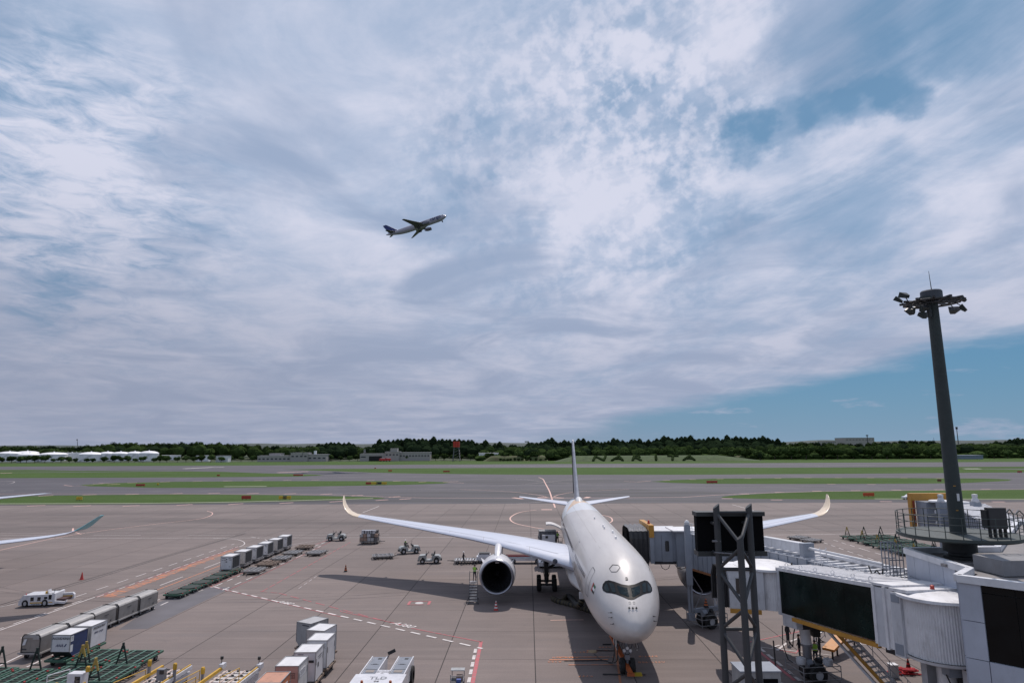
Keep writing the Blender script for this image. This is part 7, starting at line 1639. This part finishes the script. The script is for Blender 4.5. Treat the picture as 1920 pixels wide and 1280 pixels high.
# ---------- floodlight mast on the roof
FM_ = thing('floodlight_mast', 'tall dark green floodlight mast rising from the terminal roof', 'floodlight mast', (26.2, 39, 0)); MG = mat('mast_green', (.022, .031, .032), .6, dirt=.1); PG = mat('platform_green', (.038, .050, .049), .6, dirt=.2)
MB().lathe([(.88, 9.62), (.88, 9.75), (.62, 9.8), (.62, 9.95), (.86, 10.0), (.86, 10.75), (.45, 10.78)], n=32).build('base', mat('mast_base', (.03, .032, .034), .6), FM_, smooth=35)
MB().lathe([(.425, 10.6), (.30, 24.9)], n=32).build('pole', MG, FM_, smooth=60)
MB().lathe([(0, 10.78), (3.05, 10.78), (3.18, 10.86), (3.18, 11.02), (3.0, 11.03), (0, 11.0)], n=56).build('platform', PG, FM_, smooth=30)
for h_ in (.38, .76, 1.15):
    b = MB(); n = 40
    for k in range(n): a0, a1 = 2*PI*k/n, 2*PI*(k+1)/n; b.tube((3.1*math.cos(a0), 3.1*math.sin(a0), 11.0+h_), (3.1*math.cos(a1), 3.1*math.sin(a1), 11.0+h_), .022, n=5)
    b.build('rail', PG, FM_)
me = MB().tube((0, 0, 0), (0, 0, 1.17), .026, n=6).mesh('rail_post', PG)
for k in range(24): o = link('rail_post', me, FM_); o.location = (3.1*math.cos(2*PI*k/24), 3.1*math.sin(2*PI*k/24), 11.0)
bk = MB()
for k in (0, 1, 23): a = 2*PI*k/24+.05; bk.path([Vector((3.1*math.cos(a), 3.1*math.sin(a), 12.15)), Vector((3.3*math.cos(a), 3.3*math.sin(a), 12.35)), Vector((3.5*math.cos(a), 3.5*math.sin(a), 12.1)), Vector((3.5*math.cos(a), 3.5*math.sin(a), 10.9))], .03)
bk.build('ladder_hoop', PG, FM_)
b = MB(); b.box((1.05, -1.75, 12.05), (.98, .35, 1.15)); b.build('control_cabinet', mat('cabinet_dark', (.035, .033, .035), .6), FM_); b = MB()
for x in (.62, .9, 1.2, 1.48): b.box((x, -1.75, 11.25), (.07, .2, .5))
b.build('cabinet_leg', BLK, FM_); MB().box((.5, -1.62, 12.0), (.12, .4, 1.0)).build('junction_box', BLK, FM_)
b = MB(); b.tube((2.55, -1.7, 9.6), (2.55, -1.7, 10.8), .07, n=6); b.tube((2.95, -1.4, 9.6), (2.95, -1.4, 10.8), .07, n=6); b.build('platform_leg', PG, FM_)
for z in (12.35, 13.75): MB().box((-.18, -.40, z), (.14, .02, .04)).build('yellow_tag', YHOOD, FM_)
MB().box((-.05, -.42, 13.1), (.14, .03, .42)).build('notice_plate', CTOP, FM_)
# head
MB().lathe([(.52, 24.95), (.60, 25.0), (.60, 25.55), (.55, 25.62), (0, 25.66)], n=28).build('head_drum', mat('drum_grey', (.05, .056, .07), .6), FM_, smooth=30); MB().box((-.55, -.25, 25.1), (.55, .5, .2)).build('head_box', MG, FM_)
hd_ = MB()
for k in range(6): a = k*PI/6; hd_.bar((-1.75*math.cos(a), -1.75*math.sin(a), 24.93), (1.75*math.cos(a), 1.75*math.sin(a), 24.93), .14, .12)
n = 20
for k in range(n): a0, a1 = 2*PI*k/n, 2*PI*(k+1)/n; hd_.tube((1.5*math.cos(a0), 1.5*math.sin(a0), 24.86), (1.5*math.cos(a1), 1.5*math.sin(a1), 24.86), .07, n=5); hd_.tube((.9*math.cos(a0), .9*math.sin(a0), 24.75), (.9*math.cos(a1), .9*math.sin(a1), 24.75), .06, n=5)
hd_.build('head_frame', BLK, FM_); MB().tube((.05, 0, 25.6), (.0, 0, 26.9), .03, .012, n=6).build('lightning_rod', BLK, FM_)
def flood(x, y, z, rz, tilt, s_=1):
    M = Matrix.Translation((x, y, z)) @ Matrix.Rotation(rz, 4, 'Z') @ Matrix.Rotation(tilt, 4, 'X')
    x *= .90; y *= .9; b = MB(); h = .27*s_; M = Matrix.Translation((x, y, z)) @ Matrix.Rotation(rz, 4, 'Z') @ Matrix.Rotation(tilt, 4, 'X'); V = [M @ Vector(v) for v in ((-h, -.1, -h*.55), (h, -.1, -h*.55), (h, -.1, h*.55), (-h, -.1, h*.55), (-h*.45, .3, -h*.3), (h*.45, .3, -h*.3), (h*.45, .3, h*.3), (-h*.45, .3, h*.3))]
    b.add(V, [(0, 1, 2, 3), (7, 6, 5, 4), (0, 4, 5, 1), (1, 5, 6, 2), (2, 6, 7, 3), (3, 7, 4, 0)]); o = b.build('floodlight', MG, FM_)
    g2 = MB(); g2.add([M @ Vector(v) for v in ((-h*.92, -.108, -h*.5), (h*.92, -.108, -h*.5), (h*.92, -.108, h*.5), (-h*.92, -.108, h*.5))], [(0, 1, 2, 3)]); g2.build('lamp_glass', mat('flood_glass', (.035, .038, .045), .4), o, fix=False)
    b = MB(); b.tube((x, y, z+.1), (x*.82, y*.82, 24.8), .03, n=5); b.build('yoke', BLK, o)
flood(-2.05, -.2, 25.3, R(200), R(-25), 1.15); flood(-2.2, .3, 25.15, R(220), R(-40)); flood(-1.75, -.3, 24.35, R(-60), R(-55), 1.1); flood(-1.0, -.6, 24.45, R(20), R(-50)); flood(1.15, -.4, 24.35, R(-10), R(-35), 1.1); flood(1.8, -.3, 24.5, R(-130), R(-50), 1.1); flood(2.05, 0, 25.15, R(-100), R(-40), .8); flood(.3, 1.6, 24.4, R(180), R(-50))
MB().tube((-.45, -.3, 23.9), (-.45, -.3, 24.7), .14, n=10).build('winch_drum', BLK, FM_)

# ---------- guidance sign on its lattice mast
VG = thing('docking_sign', 'black docking display board on a grey three-legged lattice mast', 'display', (10.8, 32, 0)); LG_ = mat('lattice_paint', (.040, .042, .047), .55, dirt=.15); 
Lp, Rp, Mp = Vector((9.97, 32.3, 0)), Vector((11.56, 32.3, 0)), Vector((10.60, 31.0, 0))
def leg(p, z1): 
    b = MB(); n = 20; r = .155; rows = [[p+Vector((r*math.cos(2*PI*i/n), r*math.sin(2*PI*i/n), z)) for i in range(n)] for z in (0, z1-.2)]
    rows.append([p+Vector((r*math.cos(2*PI*i/n), r*math.sin(2*PI*i/n), z1+.12*math.cos(2*PI*i/n))) for i in range(n)]); b.grid(rows, closed=True, capends=True); return b.build('leg', LG_, VG, world=True, smooth=40)
leg(Lp, 13.25); leg(Rp, 13.25); leg(Mp, 11.95)
z = 13.0-.2; st_ = 1.42
k = 0; zz = 12.9
br = lambda a, c: MB().tube(a, c, .085, n=12).build('brace', LG_, VG, world=True, smooth=40)
br(Lp+Vector((0, 0, 12.95)), Rp+Vector((0, 0, 12.95)))
while zz > .8:
    for q in (Lp, Rp): br(q+Vector((0, 0, zz)), Mp+Vector((0, 0, min(zz-1.25, 11.7)))); br(Mp+Vector((0, 0, min(zz-1.45, 11.5))), q+Vector((0, 0, max(0, zz-2.55))))
    br(Lp+Vector((0, 0, zz-2.62)), Rp+Vector((0, 0, zz-2.62))); zz -= 2.72
VB = mat('sign_black', (.003, .003, .004), .8, spec=.1); VF = mat('sign_frame', (.030, .032, .034), .5)
b = MB(); b.box((10.78, 33.1, 11.85), (3.3, .45, 1.75)); b.build('display_board', VB, VG, world=True); b = MB(); b.box((10.78, 33.05, 12.82), (3.4, .75, .2)); b.box((10.78, 33.05, 10.93), (3.4, .75, .22)); b.build('display_frame', VF, VG, world=True)
b = MB(); b.tube((9.86, 32.3, 11.0), (9.86, 33.0, 11.0), .08, n=8); b.tube((11.42, 32.3, 11.0), (11.42, 33.0, 11.0), .08, n=8); b.tube((9.86, 32.3, 12.4), (9.86, 33.0, 12.4), .08, n=8); b.tube((11.42, 32.3, 12.4), (11.42, 33.0, 12.4), .08, n=8); b.build('arm', LG_, VG, world=True)
b = MB(); b.tube((9.66, 32.2, 11.6), (10.06, 32.2, 11.6), .05, n=6); b.tube((9.7, 32.05, 11.1), (10.7, 32.05, 11.02), .03, n=6); b.build('cable_clamp', GREYM, VG, world=True)
eb = thing('equipment_cabinet', 'grey equipment cabinet with dark openings behind the lattice mast', 'cabinet', (14.3, 40.5, 0)); box('cabinet', (0, 0, 1.6), (2.3, 1.6, 3.2), CGREY, eb); box('cabinet_top', (0, 0, 3.24), (2.4, 1.7, .07), BG_, eb)
for x in (-.5, .55): box('opening', (x, -.81, 2.2), (.85, .03, 1.3), VB, eb)
for k in range(4): box('louvre', (.02, -.84, 1.7+k*.3), (1.9, .04, .05), GREYM, eb)

# ---------- upper-deck bridge of the next stand, seen behind the mast
C_ = thing('jet_bridge', 'tall jet bridge with a broad yellow hood beyond the green dollies', 'jet bridge', (46, 72, 0))
b = MB(); b.box((46.2, 72, 10.5), (5.6, .6, .75)); b.box((43.6, 72, 8.7), (.42, .6, 2.9)); b.build('hood', YHOOD, C_, world=True); b = MB(); b.box((43.62, 71.66, 8.9), (.16, .08, 2.4)); b.build('hood_seal', mat('hood_red', (.25, .04, .02), .5), C_, world=True)
b = MB(); b.box((46.2, 70.8, 8.5), (4.6, 1.8, 3.2)); b.build('cab', BG_, C_, world=True); b = MB(); b.box((46.6, 69.6, 8.7), (2.6, 2.6, 3.0)); b.build('cab_box', BGL, C_, world=True); b = MB(); b.lathe([(0, 10.35), (1.3, 10.3), (1.35, 10.15), (0, 10.15)], (45.4, 69.4, 0), n=24); b.build('cab_roof', BW, C_, world=True)
LC_ = Line((47.6, 69), (39.5, 50), 7.2, 6.2, 2.7); section(C_, LC_, 0, 12, 1.5, BG_, BW, rib=.7, facerib=.8); section(C_, LC_, 12, 20.6, 1.7, BGL, BW, rib=.8, d0=-.15, h=3.0)
for x in (43.6, 47.1):
    b = MB(); b.box((x, 67.0, 5.9), (.8, .55, 8.9)); b.build('lift_column', BG_, C_, world=True); b = MB(); b.lathe([(.3, 0), (.35, .15), (.22, .5), (.26, .6), (.26, .8), (0, .85)], (x, 67.0, 10.3), n=10); b.build('column_cap', BGL, C_, world=True)
    b = MB()
    for k in range(6): b.box((x+(-.45 if k % 2 else .45), 67.3, 6.6+k*.55), (.14, .14, .3))
    b.build('bracket', BGL, C_, world=True)
b = MB()
for (x0, y0, z0, x1, y1, z1) in ((44.2, 66.8, 10.0, 47.6, 62, 7.4), (47.6, 66.8, 10.2, 51.5, 63, 7.8)):
    for k in range(12):
        t = k/11; p_ = Vector((x0+(x1-x0)*t, y0+(y1-y0)*t, z0+(z1-z0)*t)); b.tube(p_+Vector((0, 0, -1.0)), p_, .035, n=5)
    for h_ in (0, -.5, -1.0): b.tube((x0, y0, z0+h_), (x1, y1, z1+h_), .045, n=5)
b.build('stair_railing', BW, C_, world=True)
b = MB()
for k in range(9): 
    for z in range(5): b.tube((46.3+k*.3, 66.2-k*.25, 6.4+z*.7), (46.6+k*.3, 65.9-k*.25, 7.1+z*.7), .03, n=4)
    b.tube((46.3+k*.3, 66.2-k*.25, 6.0), (46.3+k*.3, 66.2-k*.25, 9.8-k*.25), .035, n=4)
b.build('stair_lattice', BGL, C_, world=True)
# further walkway tunnels at the right edge
for i, (a, c, z0, z1, hw, h, lab) in enumerate((((47, 60), (40, 47), 5.5, 5.2, 2.6, 3.0, 'pale ribbed walkway tunnel receding at the right edge behind the roof'), ((38.5, 53.5), (32, 42), 4.9, 4.9, 1.6, 3.0, 'white-roofed walkway tunnel running into the terminal roof line'), ((44, 47), (34, 37.5), 4.4, 4.7, 1.6, 3.0, 'dark-sided walkway tunnel lowest at the right edge'))):
    W_ = thing('walkway_tunnel', lab, 'walkway', (a[0], a[1], 0)); ln = Line(a, c, z0, z1, h); section(W_, ln, 0, ln.L, hw, BGL if i != 2 else BRD, BW, ribs=(i == 1), rib=.8); ln.box(W_, 'side_band', 0, ln.L, -hw-.04, -hw-.005, .9, 1.9, BRD if i else BG_)
# open steel frame beside the far bridge end
OF = thing('steel_frame', 'open pale steel frame platform where the far bridge meets the terminal', 'frame platform', (24.0, 42.6, 0)); b = MB()
for x in (24.0, 24.22, 24.44, 24.66, 24.9):
    for y in (42.6, 43.4): b.tube((x, y, 7.8), (x, y, 9.9), .035, n=5)
for z in (8.4, 8.9, 9.4, 9.9):
    for y in (42.6, 43.4): b.tube((24.0, y, z), (24.9, y, z), .035, n=5)
b.build('frame', BG_, OF, world=True); b = MB(); b.path([Vector((22.6, 42.5, 8.6)), Vector((22.8, 42.5, 8.0)), Vector((23.1, 42.5, 8.3)), Vector((23.4, 42.5, 7.9)), Vector((23.5, 42.5, 8.4))], .04); b.build('cable_loop', BLK, OF, world=True)
# ================================================================== PEOPLE
SKIN = mat('skin', (.42, .26, .19), .6); HAIR = mat('hair_black', (.012, .010, .010), .6); HIVIS = mat('hi_vis_yellow', (.28, .52, .05), .6); BANDM = mat('reflective_band', (.55, .56, .55), .3); DARKC = mat('dark_uniform', (.014, .016, .022), .8); NAVC = mat('navy_trousers', (.016, .020, .035), .8); HELM = mat('helmet_white', (.65, .65, .65), .3, coat=.4)
def person(lab, loc, rz, pose='stand', vest=True, helmet=True, shirt=None, seed=0):
    t = thing('person', lab, 'person', loc, rz); r = random.Random(seed)
    J = {'pel': (0, 0, .95, .13), 'wai': (0, 0, 1.10, .125), 'che': (0, .0, 1.34, .15), 'nec': (0, .0, 1.50, .062), 'hea': (0, -.015, 1.62, .098), 'top': (0, -.01, 1.70, .078)}
    def limb(s_, kn, an, el, wr):
        k = 'L' if s_ < 0 else 'R'
        J[k+'h'] = (s_*.10, 0, .90, .095); J[k+'k'] = kn+(.062,); J[k+'a'] = an+(.045,); J[k+'t'] = (an[0], an[1]-.17, max(an[2]-.05, .035) if pose != 'sit' else an[2]-.06, .038)
        J[k+'s'] = (s_*.185, 0, 1.40, .062); J[k+'e'] = el+(.046,); J[k+'w'] = wr+(.033,); J[k+'f'] = tuple(Vector(wr)+(Vector(wr)-Vector(el)).normalized()*.12)+(.026,)
        d = (Vector(wr)-Vector(el)).normalized(); J[k+'u'] = tuple(Vector(wr)+d*.05+Vector((-s_*.04, -.03, 0)))+(.016,)
    if pose == 'stand': limb(-1, (-.11, -.01, .50), (-.12, .02, .09), (-.25, .02, 1.14), (-.24, -.10, .92)); limb(1, (.11, -.01, .50), (.13, .02, .09), (.25, .02, 1.14), (.24, -.10, .92))
    elif pose == 'walk': limb(-1, (-.10, -.20, .53), (-.10, -.26, .10), (-.24, .12, 1.15), (-.24, .10, .93)); limb(1, (.10, .06, .50), (.10, .32, .14), (.24, -.10, 1.15), (.22, -.26, .97))
    elif pose == 'work': limb(-1, (-.12, -.03, .50), (-.15, .02, .09), (-.24, -.14, 1.18), (-.12, -.36, 1.20)); limb(1, (.12, -.03, .50), (.16, .02, .09), (.24, -.14, 1.18), (.14, -.38, 1.16))
    elif pose == 'sit': limb(-1, (-.13, -.42, .97), (-.14, -.50, .55), (-.24, -.12, 1.16), (-.16, -.34, 1.20)); limb(1, (.13, -.42, .97), (.14, -.50, .55), (.24, -.12, 1.16), (.16, -.34, 1.20))
    E_ = [('pel', 'wai'), ('wai', 'che'), ('che', 'nec'), ('nec', 'hea'), ('hea', 'top')]
    for k in 'LR': E_ += [('pel', k+'h'), (k+'h', k+'k'), (k+'k', k+'a'), (k+'a', k+'t'), ('che', k+'s'), (k+'s', k+'e'), (k+'e', k+'w'), (k+'w', k+'f'), (k+'w', k+'u')]
    names = list(J); me = bpy.data.meshes.new('body'); me.from_pydata([J[n][:3] for n in names], [(names.index(a), names.index(c)) for a, c in E_], [])
    o = bpy.data.objects.new('body', me); col.objects.link(o); md = o.modifiers.new('s', 'SKIN'); md.use_smooth_shade = True
    for i, n in enumerate(names):
        v = me.skin_vertices[0].data[i]; q = J[n][3]; v.radius = (q*1.25, q*.85) if n in ('che', 'wai') else (q, q); v.use_root = (n == 'pel')
    sb = o.modifiers.new('d', 'SUBSURF'); sb.levels = 1; sb.render_levels = 1
    m2 = bpy.data.meshes.new_from_object(o.evaluated_get(bpy.context.evaluated_depsgraph_get())); bpy.data.objects.remove(o)
    m2.materials.clear()
    for m_ in (shirt or DARKC, NAVC, SKIN, BLK, HAIR): m2.materials.append(m_)
    for p in m2.polygons:
        c = p.center; best = min(names, key=lambda n: (Vector(J[n][:3])-c).length)
        p.material_index = 2 if best in ('hea', 'top', 'Lf', 'Rf', 'Lu', 'Ru') or (best == 'nec' and c.z > 1.50) else 1 if best in ('pel', 'Lh', 'Rh', 'Lk', 'Rk') else 3 if best in ('Lt', 'Rt') else 1 if best in ('La', 'Ra') else 0
        p.use_smooth = True
    m2.name = 'body'; link('body', m2, t)
    # face: nose, eyes, mouth, ears
    b = MB(); b.cur = 0; b.box((0, -.112, 1.605), (.026, .03, .04)); b.tube((-.098, -.01, 1.61), (-.108, -.01, 1.61), .025, n=6); b.tube((.098, -.01, 1.61), (.108, -.01, 1.61), .025, n=6); b.cur = 1; b.box((-.036, -.105, 1.632), (.026, .012, .012)); b.box((.036, -.105, 1.632), (.026, .012, .012)); b.box((0, -.100, 1.570), (.045, .012, .010)); b.build('face', [SKIN, HAIR], t)
    b = MB(); rr = .118; b.lathe([(rr+(.02 if helmet else 0), 0), (rr, .01), (rr*.92, .05), (rr*.6, .095), (0, .115)], (0, .0 if helmet else .012, 1.645), n=14); b.build('helmet' if helmet else 'hair', HELM if helmet else HAIR, t, smooth=60)
    if vest:
        b = MB(); rows = []
        for z, rx, ry in ((1.02, .185, .135), (1.12, .18, .13), (1.30, .205, .145), (1.42, .19, .125), (1.47, .10, .085)): rows.append([Vector((rx*math.cos(q), ry*math.sin(q), z)) for q in [2*PI*i/14 for i in range(14)]])
        b.grid(rows, closed=True); v_ = b.build('vest', HIVIS, t, smooth=180)
        b = MB(); b.grid([[Vector((.19*math.cos(q), .142*math.sin(q), z)) for q in [2*PI*i/14 for i in range(14)]] for z in (1.10, 1.15)], closed=True); b.build('reflective_band', BANDM, v_)
    return t
person('worker in dark clothes and white helmet walking in front of the white-roller dolly', P(869, 1057.5), R(90), 'walk', False, True, seed=1)
person('driver in green vest seated on the grey tractor', P(762, 1036.5)+Vector((-.2, .1, .28)), R(110), 'sit', True, True, seed=2)
person('worker in green vest standing on the step ladder at the left engine', Vector((-4.15, 72.0, 1.9)), R(160), 'work', True, False, seed=3)
person('worker in green vest on the raised cargo loader platform by the rear cargo door', Vector((6.05, 90.6, 2.95)), R(150), 'work', True, False, seed=4)
person('worker seen over the wing, only the dark head showing', P(1011, 1020), R(40), 'stand', False, False, seed=9)
person('worker in a bright yellow-green vest seen from behind, right of the bridge column', P(1530, 1245.5), R(175), 'stand', True, False, seed=5)
person('person in dark uniform standing left of the bridge column, farthest left', P(1478, 1208), R(30), 'stand', False, False, seed=6)
person('person in dark uniform half hidden by the left side of the bridge column', P(1500, 1233), R(-100), 'stand', False, False, seed=7)
person('person in dark uniform bending an arm beside the worker in yellow', P(1538, 1232), R(60), 'work', False, False, seed=8)
person('person in dark uniform behind the column head under the bridge', P(1529, 1205), R(10), 'stand', False, False, seed=10)

# ------------------------------------------------------------------ step ladder at the engine
sl = thing('step_ladder', 'wheeled steel platform ladder beside the left engine', 'step ladder', (-4.2, 70.6, 0), .05)
b = MB()
for s_ in (-1, 1):
    b.tube((s_*.42, -.55, .12), (s_*.42, 1.0, 1.9), .03, n=6); b.tube((s_*.42, 1.0, .12), (s_*.42, 1.0, 1.9), .03, n=6); b.tube((s_*.42, 1.7, .12), (s_*.42, 1.7, 2.9), .03, n=6)
    b.tube((s_*.42, -.55, .12), (s_*.42, 1.7, .12), .03, n=6); b.tube((s_*.42, -.3, 1.1), (s_*.42, 1.0, 2.8), .022, n=6); b.tube((s_*.42, 1.0, 1.9), (s_*.42, 1.0, 2.9), .022, n=6); b.tube((s_*.42, -.3, 1.1), (s_*.42, -.3, .45), .022, n=6); b.tube((s_*.42, 1.0, 2.8), (s_*.42, 1.7, 2.8), .022, n=6)
b.tube((-.42, 1.7, 2.8), (.42, 1.7, 2.8), .022, n=6); b.tube((-.6, -.6, .12), (.6, -.6, .12), .03, n=6); b.build('frame', mat('ladder_steel', (.10, .10, .11), .5, .4), sl)
me = MB().box((0, 0, 0), (.8, .24, .04)).mesh('tread', mat('tread_alu', (.42, .42, .42), .5, .3))
for k in range(7): o = link('tread', me, sl); o.location = (0, -.42+k*.22, .32+k*.245)
box('platform', (0, 1.35, 1.88), (.82, .7, .05), ALUF, sl); whl(sl, (-.5, .5), (-.6, 1.6), .09, .05)

# ------------------------------------------------------------------ loader at the rear cargo door
cl_ = thing('cargo_loader', 'scissor-lift cargo loader raised to the rear cargo door', 'cargo loader', (5.15, 91.2, 0), 0)
box('chassis', (0, 0, .55), (3.4, 3.4, .5), VW, cl_); box('platform', (0, 0, 2.85), (3.3, 3.2, .2), DK, cl_)
for s_ in (-1, 1):
    b = MB(); b.bar((-1.4, s_*1.3, .8), (1.4, s_*1.3, 2.75), .16, .12); b.build('scissor_arm', BLK, cl_); b = MB(); b.bar((1.4, s_*1.18, .8), (-1.4, s_*1.18, 2.75), .16, .12); b.build('scissor_arm', mat('scissor_grey', (.3, .3, .32), .5), cl_)
box('control_cab', (-.35, -1.45, 3.65), (1.75, .35, 1.35), VW, cl_); box('cab_slot', (-.35, -1.64, 3.35), (.9, .03, .08), BLK, cl_); box('cab_panel', (-.6, -1.64, 4.05), (.35, .03, .3), CDARK, cl_); railing(cl_, [(-1.6, -1.5, 2.95), (-1.6, 1.5, 2.95)], 1.1, ALUF); railing(cl_, [(.7, -1.55, 2.95), (1.5, -1.55, 2.95)], 1.1, BLK); whl(cl_, (-1.4, 1.4), (-1.2, 1.2), .35, .25)
cc_ = container('dark netted cargo pallet on the raised loader at the rear door', 2.3, 2.2, 1.75, mat('cargo_net', (.10, .10, .11), .7, var=.5, scale=6), mat('cargo_net', (.1, .1, .1)), mat('cargo_net_top', (.20, .20, .21), .7, var=.4, scale=5), z=0, cat='cargo pallet'); cc_.location = (4.75, 91.5, 2.96)
# open rear cargo door: a part of the airliner
cdo = MB(); rows = []
for k in range(7):
    q = k/6; rows.append([Vector((-2.95-2.1*q, s, 4.95+.62*math.sin(q*PI*.62))) for s in (45.0, 47.7)])
cdo.grid(rows); 
top_ = [[v+Vector((0, 0, .16)) for v in r_] for r_ in rows]; cdo.grid(top_); cdo.grid([rows[-1], top_[-1]]); cdo.grid([[r_[0] for r_ in rows], [r_[0] for r_ in top_]]); cdo.grid([[r_[1] for r_ in rows], [r_[1] for r_ in top_]])
cdo.build('cargo_door', mat('door_white', (.55, .53, .52), .4), plane)
b = MB(); 
for (s0, s1) in ((45.0, 47.7),):
    rows = [[fus_pt(A350, s, PI+q)*1.0 for q in (.12, .25, .38, .5, .62)] for s in (45.0, 45.9, 46.8, 47.7)]
    rows = [[Vector((v.x-.012, v.y, v.z)) for v in r_] for r_ in rows]; b.grid(rows)
b.build('cargo_opening', BLK, plane, fix=False)

# ------------------------------------------------------------------ hose, towbar, chocks, cables round the airliner
def hose(name, lab, cat, pts, r, m, m2=None, ring=.22):
    P_ = [];
    for i in range(len(pts)-1):
        p0, p1, p2, p3 = [Vector(pts[max(0, min(len(pts)-1, i+k))]) for k in (-1, 0, 1, 2)]
        for k in range(8):
            t = k/8; P_.append(.5*((2*p1)+(p2-p0)*t+(2*p0-5*p1+4*p2-p3)*t*t+(3*p1-p0-3*p2+p3)*t**3))
    P_.append(Vector(pts[-1])); D = []; acc = 0
    for a, c in zip(P_, P_[1:]):
        n = max(1, int((c-a).length/ring)); D += [a.lerp(c, k/n) for k in range(n)]
    D.append(P_[-1]); b = MB()
    for i, (a, c) in enumerate(zip(D, D[1:])): b.cur = i % 2 if m2 else 0; b.tube(a, c, r*(1.06 if i % 2 else .96), r*(.96 if i % 2 else 1.06), n=10, caps=False)
    return tag(b.build(name, [m, m2] if m2 else m, smooth=60), lab, cat)
hose('air_hose', 'fat black ribbed air-conditioning hose lying under the left wing root', 'hose', [AL(-2.2, 17.5, 2.3), AL(-2.6, 18.6, 1.4), P(1066, 1117, .2), P(1052, 1127, .2), P(1037, 1121, .2), P(1045, 1126, .2), P(1075, 1134, .2), P(1100, 1142, .2), P(1130, 1152, .2), P(1190, 1160, .2)], .27, mat('hose_black', (.012, .012, .012), .7), mat('hose_stripe', (.075, .06, .035), .7), .16)

tag(MB().box(AL(-2.3, 17.2, 2.6), (.5, .5, .55), YAW).build('hose_adapter', CTOP), 'pale square adapter box at the top of the air hose', 'hose adapter')
tbp = thing('tow_bar', 'orange bar leaning down beside the nose wheels', 'tow bar', P(1183, 1262)); b = MB(); b.bar(PY(1146, 1190, 53.0), P(1183, 1262, .35), .30, .18); b.build('bar', mat('bar_orange', (.40, .10, .03), .5, dirt=.2), tbp, world=True); b = MB(); b.bar(P(1176, 1264, .3), P(1190, 1264, .3), .1, .2); b.build('head', mat('bar_orange', (.4, .1, .03)), tbp, world=True)
ch_ = thing('wheel_chock', 'yellow chock under the right nose wheel', 'wheel chock', P(1193, 1266)); MB().prism([(-.42, 0), (.42, 0), (.38, .2), (-.38, .2)], -.13, .13, Matrix.Rotation(PI/2, 4, 'X')).build('block', mat('chock_yellow', (.42, .30, .02), .6), ch_); box('rope', (.5, .1, .04), (.4, .04, .04), BLK, ch_)
def cable(lab, pts, r=.035, m=BLK, name='power_cable'): return hose(name, lab, 'cable', pts, r, m, None, .4)
cable('black power cable hanging from the nose and trailing to a loop on the concrete', [AL(-.9, 4.2, 2.5), AL(-1.0, 4.3, 1.2), P(1145, 1241, .05), P(1128, 1236, .05), P(1114, 1225, .05)]); cable('straight black cable lying left of the nose wheels', [P(1130, 1263, .05), P(1168, 1263.5, .05)], .045); cable('black cable lying across the orange lettering', [P(1058, 1237.5, .05), P(1100, 1237.5, .05), P(1133, 1237, .05), P(1144, 1241, .05)]); cable('black cable end beside the nose door', [P(1130, 1207.3, .05), P(1146, 1207, .05)], .05); cable('second black cable hanging down from the nose', [AL(-.75, 4.1, 2.4), AL(-.8, 4.2, 1.0), P(1140, 1240, .05)]); cable('black cable running to the pit lid', [P(1118, 1218.5, .05), P(1152, 1219, .05)])
b = MB(); b.lathe([(0, .05), (.34, .05), (.36, 0)], P(1111, 1221), n=18); tag(b.build('pit_lid', mat('pit_lid_tan', (.30, .22, .13), .7)), 'round tan pit lid open on the concrete left of the nose gear', 'pit lid')
# white car on the service road
car = thing('parked_car', 'white car on the far service road beyond the yellow bridge hood', 'car', P(1707, 935.5), R(3)); M = Matrix(((1, 0, 0, 0), (0, 0, -1, 0), (0, 1, 0, 0), (0, 0, 0, 1)))
MB().prism([(-2.2, .3), (-2.25, .75), (-1.3, .9), (-.55, 1.4), (1.1, 1.45), (2.0, 1.0), (2.2, .9), (2.2, .3)], -.85, .85, M).build('body', VW, car); MB().prism([(-1.1, .92), (-.5, 1.34), (1.0, 1.38), (1.7, .98)], -.87, .87, M).build('window', GLS, car); whl(car, (), (), .3)
for x in (-1.4, 1.4):
    for y in (-.8, .8): MB().tube((x, y-.1, .32), (x, y+.1, .32), .32, n=14).build('wheel', TYRE, car)
